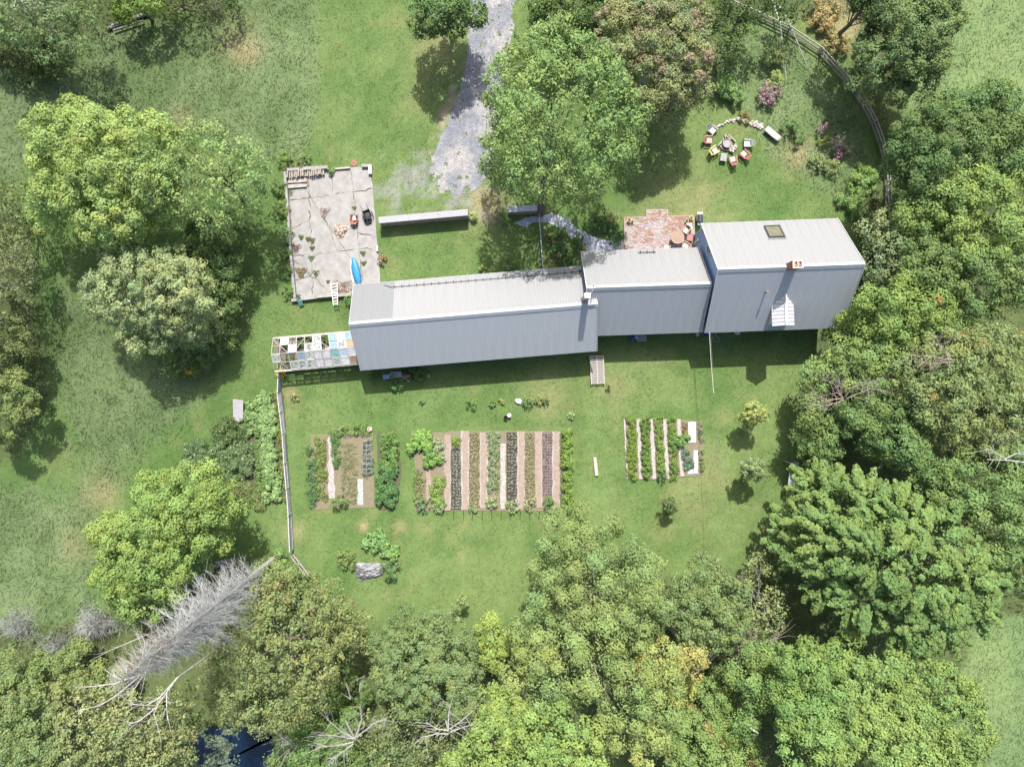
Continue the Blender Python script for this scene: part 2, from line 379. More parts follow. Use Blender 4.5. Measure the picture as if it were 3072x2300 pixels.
# ------------------------------------------------------------------ the cloud that shades the left side of the place
def cloud():
    cz = 240.0; g = P(210, 560); k = cz / sd.z
    bm = bmesh.new(); bmesh.ops.create_icosphere(bm, subdivisions=5, radius=1)
    for v in bm.verts:
        q = 1 + .10 * math.sin(v.co.x * 5 + 1) * math.sin(v.co.y * 6) + .06 * math.sin(v.co.x * 13) * math.sin(v.co.y * 11 + v.co.z * 9)
        v.co = Vector((v.co.x * 34 * q, v.co.y * 50 * q, v.co.z * 9 * q))
    me = bpy.data.meshes.new('cloud'); bm.to_mesh(me); bm.free(); m = bpy.data.materials.new('cloud'); m.use_nodes = True; t = m.node_tree; t.nodes.clear()
    N = t.nodes.new; L = t.links.new; out = N('ShaderNodeOutputMaterial'); mx = N('ShaderNodeMixShader'); tr = N('ShaderNodeBsdfTransparent'); ts = N('ShaderNodeBsdfTranslucent'); ts.inputs[0].default_value = (.9, .9, .9, 1)
    tc = N('ShaderNodeTexCoord'); vm = N('ShaderNodeVectorMath'); vm.operation = 'MULTIPLY'; vm.inputs[1].default_value = (1 / 34, 1 / 50, 0); ln = N('ShaderNodeVectorMath'); ln.operation = 'LENGTH'
    L(tc.outputs['Object'], vm.inputs[0]); L(vm.outputs[0], ln.inputs[0]); no = N('ShaderNodeTexNoise'); no.inputs['Scale'].default_value = .05; no.inputs['Detail'].default_value = 3; L(tc.outputs['Object'], no.inputs['Vector'])
    ad = N('ShaderNodeMath'); ad.operation = 'MULTIPLY_ADD'; ad.inputs[1].default_value = .7; L(no.outputs[0], ad.inputs[0]); L(ln.outputs['Value'], ad.inputs[2])
    mr = N('ShaderNodeMapRange'); mr.interpolation_type = 'SMOOTHSTEP'; mr.inputs[1].default_value = .55; mr.inputs[2].default_value = 1.30; mr.inputs[3].default_value = .17; mr.inputs[4].default_value = 0
    L(ad.outputs[0], mr.inputs[0]); L(mr.outputs[0], mx.inputs[0]); L(tr.outputs[0], mx.inputs[1]); L(ts.outputs[0], mx.inputs[2]); L(mx.outputs[0], out.inputs[0]); me.materials.append(m)
    o = link('cloud', me); o.location = (g.x + sd.x * k, g.y + sd.y * k, cz); tag(o, 'thin summer cloud high above the meadow', None, None, 'stuff')
import bmesh
cloud()

# ------------------------------------------------------------------ pond
pm = mat('pond_water', (.004, .012, .028), (.003, .010, .022), 1, .06, spec=.6, bump=.004, bscale=3)
pond = [(575, 2190), (630, 2182), (720, 2170), (800, 2190), (840, 2260), (830, 2330), (600, 2340), (570, 2260)]
pq = []
for i in range(len(pond)):
    for j in range(6):
        x = pond[i][0] + (pond[(i + 1) % len(pond)][0] - pond[i][0]) * j / 6; y = pond[i][1] + (pond[(i + 1) % len(pond)][1] - pond[i][1]) * j / 6
        pq.append((x + 14 * math.sin(i * 6 + j * 1.9), y + 12 * math.sin(i * 4 + j * 2.3)))
mb = MB(); mb.prism([tuple(P(*q)[:2]) for q in pq], -.02, .03); tag(mb.build('pond_water', pm), None, None, kind='structure')

# ------------------------------------------------------------------ foliage
def norm(v): return v / (np.linalg.norm(v, axis=-1)[..., None] + 1e-9)
def clumps_of(lobes, cr, rg, cover=1.25, low=-.35, flat=.72, md=0.0):
    C, O = [], []
    for i, (c, r) in enumerate(lobes):
        n = max(4, int(cover * 2.4 * (r / cr) ** 2))
        d = rg.normal(size=(n * 2, 3)); d = norm(d); d = d[d[:, 2] > low][:n]
        rr = r * (.80 + .30 * rg.random(len(d)) - .10 * (np.sin(d[:, 0] * 7 + i) * np.sin(d[:, 1] * 9 + i * 2)))
        p = np.array(c) + d * rr[:, None] * np.array((1, 1, flat))
        ok = np.ones(len(p), bool)
        for j, (c2, r2) in enumerate(lobes):
            if j != i: ok &= np.linalg.norm((p - np.array(c2)) / np.array((1, 1, flat)), axis=1) > r2 * .72
        C.append(p[ok]); O.append(d[ok])
    C, O = np.concatenate(C), np.concatenate(O)
    if md:                                               # keep the clumps apart, so that crevices stay between them
        keep = []; order = np.argsort(-C[:, 2] + rg.random(len(C)) * cr)
        for i in order:
            if not keep or np.min(np.linalg.norm(C[keep] - C[i], axis=1)) > md: keep.append(i)
        C, O = C[keep], O[keep]
    return C, O

def foliage(name, lobes, parent, colour, cr=.75, leaf=.17, dens=95, seed=0, loose=.25, style='clump', var=.18, accent=None, accp=0.0, cover=1.25, flat=.72, low=-.35, inner=True, m=None, st_bump=False, md=0.0):
    rg = np.random.default_rng(seed + 11)
    C, O = clumps_of(lobes, cr, rg, cover * (1.6 if md else 1), low, flat, md * cr)
    if inner:                                           # sparse inner leaves, so that gaps look into the crown
        C2, O2 = [], []
        for c, r in lobes:
            n = int(1.3 * (r / cr) ** 2); d = norm(rg.normal(size=(n, 3)))
            C2.append(np.array(c) + d * (r * .62 * rg.random((n, 1)) ** .4) * np.array((1, 1, flat))); O2.append(d)
        nC = len(C); C = np.concatenate([C] + C2); O = np.concatenate([O] + O2)
    K = len(C); rad = cr * (.62 + .70 * rg.random(K) ** 1.3)
    cnt = np.maximum(5, (dens * rad ** 2 * (.75 + .5 * rg.random(K)))).astype(int)
    if inner: cnt[nC:] = (cnt[nC:] * (.10 if st_bump else .18)).astype(int) + 2
    ci = np.repeat(np.arange(K), cnt); n = len(ci)
    d = rg.normal(size=(n, 3)) + O[ci] * .6 + np.array((0, 0, .65)); d = norm(d)
    ph = rg.random(K) * 6.28
    bump = 1 + (.18 if st_bump else .12) * np.sin(d[:, 0] * 6.5 + ph[ci]) * np.sin(d[:, 1] * 6.5 + ph[ci] * 2) + .07 * np.sin(d[:, 0] * 15 + ph[ci]) * np.sin(d[:, 1] * 14)
    rr = rad[ci] * bump * (1 - loose * rg.random(n) ** 1.5 + loose * .7 * rg.random(n) ** 4)
    big_l = rg.random(n) < .10; rr = np.where(big_l, rad[ci] * .72, rr)
    if style == 'spray':                                # leaves along drooping outward sprays
        o = O[ci].copy(); o[:, 2] *= .3; o = norm(o); ax = o + np.array((0, 0, -.25))
        t = (rg.random(n) * 2 - .8) * rad[ci] * .95
        pos = C[ci] + ax * t[:, None] + d * (rad[ci] * .55 * (1 - .35 * np.abs(t) / rad[ci]))[:, None]
        nr = norm(d + np.array((0, 0, .7)) + rg.normal(size=(n, 3)) * .4)
    else:
        pos = C[ci] + d * rr[:, None] * np.array((1, 1, .8))
        nr = norm(d * 1.0 + rg.normal(size=(n, 3)) * .42 + np.array((0, 0, .15)))
    size = leaf * (.65 + .75 * rg.random(n)); size = np.where(big_l, leaf * 2.3, size)
    tint = 1 + (rg.random(K) - .5) * 1.2 * var
    hue = (rg.random(K) - .5)
    cb = np.array(colour) * tint[:, None]; cb[:, 0] *= 1 + hue * .16; cb[:, 2] *= 1 - hue * .15
    big = fbm(C[:, 0] / 3.2 + seed, C[:, 1] / 3.2, 5)[:, None] - .5
    cb *= 1 + big * .32; cb[:, 0:1] *= 1 + big * .18
    cl = cb[ci] * (1 + (rg.random((n, 1)) - .5) * .34)
    if accent is not None:
        ka = rg.random(K) < accp
        if accp < .5: pick = ka[ci] & (rg.random(n) < .75)
        else: pick = rg.random(n) < accp
        pick |= rg.random(n) < accp * .12
        cl[pick] = np.array(accent) * (.75 + .5 * rg.random((pick.sum(), 1)))
    return quads(name, pos, nr, size, cl, m or LEAF, parent, .68), C

def limbs(mb, base, top, ends, r0, rg, n=7):
    base, top = Vector(base), Vector(top)
    pts, rad = [], []
    for i in range(6):
        t = i / 5; q = base.lerp(top, t) + Vector(((rg.random() - .5) * .3, (rg.random() - .5) * .3, 0)) * min(1, t * 3); pts.append(q); rad.append(r0 * (1.25 if i == 0 else 1 - t * .75))
    mb.tube(pts, rad, 8)
    for e in ends:
        e = Vector(e); t = .3 + .6 * rg.random(); k = int(t * 5); s = pts[k].lerp(pts[min(k + 1, 5)], t * 5 - k)
        mid = s.lerp(e, .5) + Vector(((rg.random() - .5), (rg.random() - .5), .5)) * .5
        rr = r0 * .30 * (1 - t * .5); mb.tube([s, mid, e], [rr, rr * .6, rr * .2], 5)

def tree(name, label, lobes, colour, st='clump', base=None, seed=None, group=None, bark=None, cr=None, leaf=None, dens=None, accent=None, accp=0., cover=1.25, flat=.72, var=.18, loose=None, limbn=12, cat='tree'):
    """lobes: (px, py, radius px, top height)"""
    seed = seed if seed is not None else int(abs(lobes[0][0] * 7 + lobes[0][1] * 3))
    L = []
    for (x, y, r, h) in lobes:
        rm = r * (H - h * .75) / F; hc = max(rm * flat * .55, h - rm * flat)
        rm = r * 1.08 * (H - hc) / F; c = P(x, y, hc); L.append((np.array(c), rm))
    S = dict(clump=(.85, .19, 300, .15), fine=(.58, .165, 330, .55), spray=(.72, .19, 300, .3), loose=(.68, .18, 280, .5), lump=(1.0, .165, 430, .06))[st]; cover = 1.6 if st in ('lump', 'clump') else cover; colour = leaf_tone(colour, 'yellow' in name)
    cr, leaf, dens, loose = cr or S[0], leaf or S[1], (dens * 3.2 if dens and rm > 1.6 else dens) or S[2], loose if loose is not None else S[3]
    if base: bx = P(*base)
    else:
        wsum = sum(r * r for _, r in L); bx = Vector(sum((c * r * r for c, r in L), np.zeros(3)) / wsum); bx.z = 0
    bx.z = -.1
    t = thing(name, label, cat, bx, 0, group)
    f, C = foliage('crown', L, t, colour, cr, leaf, dens, seed, loose, 'spray' if st == 'spray' else 'clump', var, accent, accp, cover, flat, st_bump=st == 'lump', md=dict(lump=1.22, clump=.80, spray=.5).get(st, .42))
    rg = random.Random(seed); mb = MB()
    hmax = max(c[2] for c, r in L); cc = sum((c for c, r in L), np.zeros(3)) / len(L)
    top = Vector((cc[0], cc[1], hmax * .95)); R0 = .10 + .022 * hmax + .01 * max(r for c, r in L)
    ends = [tuple(c) for c, r in L if len(L) > 1] + [tuple(C[rg.randrange(len(C))]) for _ in range(limbn)]
    limbs(mb, bx, top, ends, R0, rg); mb.build('trunk', bark or BARK, t, world=True)
    return t

def leaf_tone(c, yellow=False):
    r_, g_, b_ = c[0] * 1.42, c[1] * 1.50, c[2] * 1.3
    if not yellow: r_ = min(max(r_, .66 * g_), .86 * g_)
    return (r_, g_, .5 * b_ + .5 * .36 * g_)
def shrub(name, label, px, py, r, h, colour, st='clump', cat='shrub', group=None, leaf=None, accent=None, accp=0., seed=None, cr=None, dens=None, flat=None, stems=True):
    c = P(px, py, h * .5); rm = r * (H - h * .5) / F; seed = seed or int(px * 3 + py)
    t = thing(name, label, cat, (c.x, c.y, 0), 0, group)
    fl = (h * .55 / rm) if flat is None else flat
    L = [(np.array((c.x, c.y, h * .45)), rm)]
    if rm > .8:
        rg = random.Random(seed)
        L = [(np.array((c.x + math.cos(a) * rm * .42, c.y + math.sin(a) * rm * .42, h * (.38 + .12 * rg.random()))), rm * (.5 + .22 * rg.random())) for a in [rg.random() + k * 1.57 for k in range(4)]] + [(np.array((c.x, c.y, h * .45)), rm * .62)]
    foliage('foliage', L, t, leaf_tone(colour, True), cr or min(.4, max(.12, rm * .35)), leaf or .12, (dens or 240) * 2, seed, .5, 'clump', .15, accent, accp, 1.0, fl, -.1, True)
    if stems:
        rg = random.Random(seed); mb = MB()
        for k in range(5):
            a = rg.random() * 6.28; q = rm * .6
            mb.tube([(c.x, c.y, 0), (c.x + math.cos(a) * q * .4, c.y + math.sin(a) * q * .4, h * .35), (c.x + math.cos(a) * q, c.y + math.sin(a) * q, h * .7)], [.03, .02, .008], 4)
        mb.build('stem', BARK, t, world=True)
    return t

# ------------------------------------------------------------------ long grass and undergrowth (countless)
def scatter(n, x0, x1, y0, y1, maskf):
    px = x0 + (x1 - x0) * rng.random(n); py = y0 + (y1 - y0) * rng.random(n)
    k = maskf(px, py) > rng.random(n); return px[k], py[k]
def g2w(px, py, z): return np.stack([(px - CX) * M, (CY - py) * M, z], 1)

def blades(name, px, py, colf, length, label, m=GRASS, aspect=.24, lean=.7, zl=.28):
    n = len(px)
    fld = fbm(px / 70, py / 70, 31) * 9
    lx = np.cos(fld) * lean + rng.normal(size=n) * .35; ly = np.sin(fld) * lean + rng.normal(size=n) * .35
    d = norm(np.stack([lx, ly, zl * (.7 + .9 * rng.random(n))], 1))
    L = length * (.6 + .8 * rng.random(n)) * (.55 + .9 * fbm(px / 26, py / 26, 33))
    side = norm(np.cross(d, np.array((0, 0, 1.0)))); nr = np.cross(side, d)
    pos = g2w(px, py, np.full(n, -.01))
    C = colf(px, py) * (.92 + .26 * rng.random((n, 1)))
    o = quads(name, pos, nr, L, C, m, None, aspect, True, side)
    # orient: quads() takes a = nrm x along
    tag(o, label, None, None, 'stuff'); return o
def meadow_mask(px, py):
    t = 0
    for i, z in enumerate(Z_MEADOW): t = np.maximum(t, soft(px, py, z, (26 if i in (0, 3) else 60), 20 + i))
    for i, z in enumerate(Z_FIELD): t = np.maximum(t, soft(px, py, z, 30, 30 + i) * .9)
    t = np.maximum(t, np.maximum(0, woods(px, py) - soft(px, py, [(570, 2180), (850, 2180), (850, 2350), (570, 2350)], 5, 2)) * .35)
    return t
mpx, mpy = scatter(330000, -250, 3330, -180, 2480, meadow_mask)
blades('long_grass', mpx, mpy, lambda x, y: ground_colour(x, y) * np.array((1.15, 1.13, 1.2)), .24, 'long meadow grass on the unmown ground round the yard')
def lawn_mask(px, py):
    t = 1 - np.maximum(meadow_mask(px, py), drive_mask(px, py))
    t = t * (1 - soft(px, py, Z_PATH, 7, 82, 14)) * (1 - inpoly(px, py, [(855, 500), (1120, 490), (1150, 900), (880, 910)]))
    t = t * (1 - inpoly(px, py, [(1220, 1280), (1720, 1280), (1720, 1535), (1220, 1535)])) * (1 - inpoly(px, py, [(1870, 640), (2085, 640), (2085, 760), (1870, 760)]))
    return t * .8
lpx, lpy = scatter(210000, 150, 2700, -60, 2000, lawn_mask)
blades('lawn_grass', lpx, lpy, lambda x, y: ground_colour(x, y) * np.array((1.12, 1.08, 1.08)), .12, 'short mown grass of the lawns round the buildings', aspect=.4, zl=.15)

# undergrowth of the woods
upx, upy = scatter(9500, -150, 3250, -120, 2420, lambda x, y: woods(x, y) * (.35 + .8 * fbm(x / 60, y / 60, 55)) * (1 - inpoly(x, y, [(575, 2180), (850, 2180), (850, 2400), (575, 2400)])))
k = len(upx); hh = .15 + 1.3 * fbm(upx / 45, upy / 45, 57) ** 2; ur = .28 + .35 * rng.random(k)
ci = np.repeat(np.arange(k), 15); n = len(ci)
d = norm(rng.normal(size=(n, 3)) + np.array((0, 0, .8)))
pos = g2w(upx, upy, hh)[ci] + d * ur[ci][:, None] * np.array((1, 1, .7)) * (.5 + .5 * rng.random((n, 1))); pos[:, 2] = np.maximum(pos[:, 2], .03)
uc = np.stack([.105 + .06 * rng.random(k), .15 + .06 * rng.random(k), .05 + .02 * rng.random(k)], 1)[ci] * (.7 + .6 * rng.random((n, 1)))
tag(quads('undergrowth', pos, norm(d + rng.normal(size=(n, 3)) * .5), .2 * (.6 + .8 * rng.random(n)), uc, LEAF), 'low tangled undergrowth covering the floor of the woods', None, None, 'stuff')

# ------------------------------------------------------------------ buildings
def ribbed(name, u0, u1, v0, z0, v1, z1, m, parent, pitch=.25, rh=.014, th=.03):
    """one metal sheet from (v0,z0) at the eave to (v1,z1) at the ridge, ribs running up the slope; local origin at its eave corner"""
    n = max(1, int(round((u1 - u0) / pitch))); dv, dz = v1 - v0, z1 - z0; L = math.hypot(dv, dz); nz = Vector((0, -dz / L, dv / L))
    if nz.z < 0: nz = -nz
    prof = []; stp = (u1 - u0) / n
    for i in range(n):
        x = i * stp; prof += [(x, 0), (x + stp * .62, 0), (x + stp * .72, rh), (x + stp * .90, rh)]
    prof.append((u1 - u0, 0))
    V = []
    for vv, zz in ((0, 0), (dv, dz)):
        for x, h in prof: V.append(Vector((x, vv, zz)) + nz * h)
    k = len(prof); fs = [(i, i + 1, k + i + 1, k + i) for i in range(k - 1)]
    V += [Vector((0, 0, 0)) - nz * th, Vector((u1 - u0, 0, 0)) - nz * th, Vector((u1 - u0, dv, dz)) - nz * th, Vector((0, dv, dz)) - nz * th]
    fs += [(2 * k, 2 * k + 1, 2 * k + 2, 2 * k + 3), (0, 2 * k, 2 * k + 3, k), (k - 1, 2 * k - 1, 2 * k + 2, 2 * k + 1)]
    mb = MB(); mb.add(V, fs); o = mb.build(name, m, parent); o.location = (u0, v0, z0); return o

def gable(name, label, A, B, hv, he, hr, mats, wall_m, over=.35, npan=13, pitch=(.25, .25), wall_inset=(.35, .35), skipN=None, mats_n=None):
    A2, B2 = Vector((A.x, A.y, 0)), Vector((B.x, B.y, 0)); L = (B2 - A2).length; rz = math.atan2(B2.y - A2.y, B2.x - A2.x)
    t = thing(name, label, 'building', (A2 + B2) / 2, rz); h = L / 2
    # walls: a gabled box, clapboards as real laps on the ends
    i0, i1 = -h + wall_inset[0], h - wall_inset[1]; wv = hv - over; k = (hr - he) / hv; ze = he + over * k - .06
    mb = MB(); zr = hr - .10
    V = [(x, y, z) for x in (i0, i1) for y, z in ((-wv, -.2), (wv, -.2), (wv, ze), (0, zr), (-wv, ze))]
    mb.add(V, [(0, 4, 3, 2, 1), (5, 6, 7, 8, 9), (0, 5, 9, 4), (1, 2, 7, 6), (0, 1, 6, 5), (4, 9, 8, 3), (3, 8, 7, 2)])
    wall = mb.build('wall', wall_m, t)
    mb = MB(); z = .3
    while z < zr - .1:                                   # lapped boards, on both gable ends
        y = wv if z < ze else wv * (zr - z) / (zr - ze)
        if y > .15:
            for x, s in ((i0, -1), (i1, 1)):
                mb.add([(x + s * .004, -y, z), (x + s * .004, y, z), (x + s * .004, y * .985, z + .15), (x + s * .004, -y * .985, z + .15), (x + s * .03, -y, z), (x + s * .03, y, z)],
                       [(4, 5, 2, 3), (0, 1, 5, 4), (0, 4, 3), (1, 2, 5)])
        z += .155
    sd_ = mb.build('siding', wall_m, wall)
    sd_['kind'] = 'stuff'
    # roof sheets
    w_ = L / npan
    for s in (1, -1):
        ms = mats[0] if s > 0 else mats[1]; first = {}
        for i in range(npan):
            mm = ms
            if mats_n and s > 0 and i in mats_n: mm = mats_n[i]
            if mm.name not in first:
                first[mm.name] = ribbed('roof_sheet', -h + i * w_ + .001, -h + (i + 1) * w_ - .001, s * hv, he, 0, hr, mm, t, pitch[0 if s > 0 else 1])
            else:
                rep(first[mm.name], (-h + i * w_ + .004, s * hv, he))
    mb = MB()
    for s in (1, -1):
        mb.add([(-h - .02, 0, hr + .075), (h + .02, 0, hr + .075), (h + .02, s * .26, hr + .05 - .26 * k), (-h - .02, s * .26, hr + .05 - .26 * k), (-h - .02, s * .26, hr - .26 * k + .02), (h + .02, s * .26, hr - .26 * k + .02)],
               [(0, 1, 2, 3), (3, 2, 5, 4)])
    mb.build('ridge_cap', METAL_LIFTED, t)
    for x in (-h - .01, h + .01):
        for s in (1, -1):
            mb = MB(); mb.beam((x, s * (hv + .01), he - .03), (x, s * .02, hr - .02), .05, .16); mb.build('rake_trim', WHITE if 'house' in name else METAL_LIFTED, t)
    for s in (1, -1):
        mb = MB(); mb.beam((-h, s * (hv + .012), he - .07), (h, s * (hv + .012), he - .07), .03, .10); mb.build('eave_trim', METAL_LIFTED, t)
    return t, h, k

# main house
hA, hB = P(2154, 809, 9.0), P(2595, 793, 9.0)
house, hh_, hk = gable('house', 'tall two-storey blue house with pale metal roof, brick chimney, skylight and white dormer', hA, hB, 5.05, 4.2, 9.0, (METALN, METAL_LIFTED), WALLB, npan=13, pitch=(.5, .25))
def local(o, p):                                          # world point to the frame of a thing
    return Matrix.Rotation(-o.rotation_euler.z, 4, 'Z') @ (Vector(p) - Vector((o.location.x, o.location.y, 0)))
def roofz(v, hv, he, hr): return he + (hv - abs(v)) * (hr - he) / hv
# chimney of brick: four courses of faces with recessed joints
c = local(house, P(2391, 800, 10.1)); cxx, cyy = c.x, .05
ch = MB(); ch.box(cxx - .40, cxx + .40, cyy - .30, cyy + .30, 8.6, 10.25); chim = ch.build('chimney', mat('mortar', (.42, .36, .32), None, 8), house)
mb = MB(); z = 8.62; r = 0
while z < 10.22:
    for s in (-1, 1):
        q = -.40 + (.1 if r % 2 else 0)
        while q < .40:
            e = min(q + .19, .41); tnt = (.8 + .4 * rnd.random(),) * 3
            if e - q > .05: mb.box(cxx + max(q, -.40), cxx + e, cyy + s * .30 - .012, cyy + s * .30 + .012, z, z + .065, tnt)
            q += .20
        q = -.30
        while q < .29:
            e = min(q + .19, .30); tnt = (.8 + .4 * rnd.random(),) * 3
            mb.box(cxx + s * .40 - .012, cxx + s * .40 + .012, cyy + q, cyy + e, z, z + .065, tnt); q += .20
    z += .075; r += 1
o = mb.build('brickwork', BRICK, chim); o['kind'] = 'stuff'
mb = MB()
for (a0, a1, b0, b1) in ((-.45, .45, -.36, -.22), (-.45, .45, .22, .36), (-.45, -.30, -.22, .22), (.30, .45, -.22, .22), (-.05, .05, -.22, .22)):
    mb.box(cxx + a0, cxx + a1, cyy + b0, cyy + b1, 10.25, 10.35)
mb.build('chimney_crown', mat('chimney_cap', (.50, .42, .34), (.38, .31, .25), 6), chim)
for q in (-.175, .175):
    mb = MB()
    for (a0, a1, b0, b1) in ((-.12, .12, -.2, -.16), (-.12, .12, .16, .2), (-.12, -.08, -.16, .16), (.08, .12, -.16, .16)):
        mb.box(cxx + q + a0, cxx + q + a1, cyy + b0, cyy + b1, 10.26, 10.42)
    mb.build('flue', mat('clay_flue', (.42, .16, .10), None, 8), chim)
mb = MB(); mb.box(cxx - .5, cxx + .5, cyy - .42, cyy + .42, 8.55, 9.0)
# skylight on the north slope
def on_slope(mtx_o, u, v, hv, he, hr, s):                 # frame lying on a slope: x along the eave, y up the slope
    k = math.atan2(hr - he, hv); z = roofz(v, hv, he, hr)
    return Matrix.Translation((u, v, z)) @ (Matrix.Rotation(-k, 4, 'X') if s > 0 else Matrix.Rotation(k, 4, 'X'))
c = local(house, P(2324, 696, 5.6)); mt = on_slope(house, c.x, c.y, 5.05, 4.2, 9.0, 1)
sw, sl_ = .62, .78
mb = MB(); mb.box(-sw, sw, -sl_, sl_, .02, .12, mtx=mt)
sky_w = mb.build('skylight', mat('skylight_glass', (.16, .15, .10), (.10, .10, .075), 3, .12, spec=.7), house)
mb = MB()
for (a0, a1, b0, b1) in ((-sw - .1, sw + .1, sl_, sl_ + .12), (-sw - .1, sw + .1, -sl_ - .12, -sl_), (-sw - .1, -sw, -sl_, sl_), (sw, sw + .1, -sl_, sl_)): mb.box(a0, a1, b0, b1, .0, .17, mtx=mt)
mb.build('frame', mat('skylight_frame', (.10, .10, .10), None, 5, .4, .6), sky_w)
mb = MB(); mb.box(-sw - .2, sw + .2, -sl_ - .32, -sl_ - .12, .03, .045, mtx=mt); mb.box(sw + .1, sw + .28, -sl_, sl_ + .5, .03, .04, mtx=mt)
mb.build('flashing', METALD, sky_w)
# vent pipe on the south slope
c = local(house, P(2293, 878, 7.0)); vz = roofz(c.y, 5.05, 4.2, 9.0)
mb = MB(); mb.lathe(c.x, c.y, [(.07, vz - .2), (.07, vz + .55), (.10, vz + .56), (.10, vz + .64), (.04, vz + .66)], 10); mb.build('vent_pipe', mat('rusty_vent', (.28, .17, .12), (.16, .10, .08), 8), house)
# dormer
dz = 6.95; a = local(house, P(2357, 893, dz)); bq = local(house, P(2360, 975, dz)); du = (a.x + bq.x) / 2; dyb = -1.9; dyf = bq.y
dw = 1.0; dk = .8; de = dz - dw * dk
mb = MB(); wv = dw - .15
V = [(du + x, y, z) for y in (dyb - .4, dyf + .22) for x, z in ((-wv, 3.9), (wv, 3.9), (wv, de + .08), (0, dz - .07), (-wv, de + .08))]
mb.add(V, [(0, 1, 2, 3, 4), (9, 8, 7, 6, 5), (0, 4, 9, 5), (1, 6, 7, 2), (4, 3, 8, 9), (3, 2, 7, 8), (0, 5, 6, 1)])
dorm = mb.build('dormer', WHITE, house)
n = 10; stp = (dyb + .35 - dyf) / n                        # white standing-seam sheets; each runs to the valley
for i in range(n):
    y0 = dyf + i * stp; y1 = y0 + stp - .04
    for s in (-1, 1):
        # the eave end of a sheet stops where the main roof rises through it
        def lim(y): 
            zmain = roofz(y, 5.05, 4.2, 9.0); return max(0, min(dw, (dz - zmain) / dk + .05)) if zmain > de else dw
        w0, w1 = lim(y0), lim(y1)
        
        if w0 < .06: continue
        lift = .045
        V = [(du + s * .0, y0, dz), (du + s * .0, y1, dz), (du + s * w1, y1, dz - w1 * dk), (du + s * w0, y0, dz - w0 * dk)]
        V2 = [(x, y, z + lift) for x, y, z in V]
        V2[0] = (V2[0][0], y0, V2[0][2] - .022); V2[3] = (V2[3][0], y0, V2[3][2] - .022)
        mb = MB(); fs = [(0, 3, 2, 1), (4, 5, 6, 7), (0, 1, 5, 4), (1, 2, 6, 5), (2, 3, 7, 6), (3, 0, 4, 7)]
        if s < 0: fs = [tuple(reversed(f)) for f in fs]
        mb.add(V + V2, fs); mb.build('dormer_sheet', WHITE, dorm)
mb = MB(); mb.beam((du, dyf - .02, dz + .04), (du, dyb + .25, dz + .04), .22, .03); mb.build('dormer_ridge', WHITE, dorm)
mb = MB(); mb.box(du - .42, du + .42, dyf + .19, dyf + .23, 5.2, 6.15); mb.build('dormer_window', mat('window_glass', (.03, .035, .04), None, 2, .08, spec=.8), dorm)
# windows on the west wall
WG = MT['window_glass']; wx = -hh_ + .35
def window(o, x, y, z, wy, wz, s=-1):
    mb = MB(); mb.box(x + s * .07 - .02, x + s * .07 + .02, y - wy, y + wy, z - wz, z + wz); f = mb.build('window', WG, o)
    mb = MB()
    for (a0, a1, b0, b1) in ((-wy - .1, wy + .1, wz, wz + .1), (-wy - .1, wy + .1, -wz - .1, -wz), (-wy - .1, -wy, -wz, wz), (wy, wy + .1, -wz, wz), (-wy, wy, -.02, .02)):
        mb.box(x + s * .11 - .03, x + s * .11 + .03, y + a0, y + a1, z + b0, z + b1)
    mb.build('frame', WHITE, f)
window(house, wx, 2.35, 5.6, .36, .5); window(house, wx, 2.6, 1.9, .5, .65); window(house, hh_ - .35, 1.5, 5.5, .4, .55, 1); window(house, hh_ - .35, -2, 1.9, .5, .65, 1)
for x in (-4, -1.2, 1.8, 4.6):
    for s in (1, -1):
        mb = MB(); mb.box(x - .45, x + .45, s * 4.73 - .03, s * 4.73 + .03, 1.1, 2.4); f = mb.build('window', WG, house)
        mb = MB()
        for (a0, a1, b0, b1) in ((-.55, .55, 2.4, 2.5), (-.55, .55, 1.0, 1.1), (-.55, -.45, 1.1, 2.4), (.45, .55, 1.1, 2.4), (-.45, .45, 1.73, 1.77)):
            mb.box(x + a0, x + a1, s * 4.76 - .035, s * 4.76 + .035, b0, b1)
        mb.build('frame', WHITE, f)
mb = MB(); mb.box(wx - .10, wx - .0, 4.60, 4.74, 0, 4.15); mb.build('corner_board', mat('grey_trim', (.45, .46, .47), None, 5), house)
mb = MB(); mb.box(wx - .22, wx - .03, 3.75, 4.0, .1, 2.4); mb.build('door_frame', mat('yellow_trim', (.50, .46, .25), None, 5), house)
mb = MB(); mb.box(-hh_ + .3, hh_ - .3, -4.85, -4.66, -.1, .35); mb.build('foundation', CONC, house)

# middle house
mA, mBB = P(1760, 864.5, 7.1), P(2135, 852, 7.1)
mid, mh, mk = gable('house_wing', 'lower middle wing with metal roof joining the tall blue house to the long barn', mA, mBB, 3.97, 3.25, 7.1, (METALN, METAL_LIFTED), WALLB, npan=12, pitch=(.25, .25), wall_inset=(.3, .0))
c = local(mid, P(1939, 759, 3.3))
mb = MB()
for i in (-1, 0, 1): mb.box(c.x + i * .62 - .02, c.x + i * .62 + .02, c.y - .28, c.y + .22, roofz(c.y, 3.97, 3.25, 7.1), roofz(c.y, 3.97, 3.25, 7.1) + .17)
mb.beam((c.x - .85, c.y, roofz(c.y, 3.97, 3.25, 7.1) + .17), (c.x + .8, c.y, roofz(c.y, 3.97, 3.25, 7.1) + .17), .06, .06)
mb.build('snow_guard', DARK, mid)
for x in (-3.4, 0, 2.8):
    mb = MB(); mb.box(x - .4, x + .4, -3.68, -3.62, 1.0, 2.2); f = mb.build('window', WG, mid)
    mb = MB()
    for (a0, a1, b0, b1) in ((-.5, .5, 2.2, 2.3), (-.5, .5, .9, 1.0), (-.5, -.4, 1.0, 2.2), (.4, .5, 1.0, 2.2)): mb.box(x + a0, x + a1, -3.72, -3.64, b0, b1)
    mb.build('frame', WHITE, f)
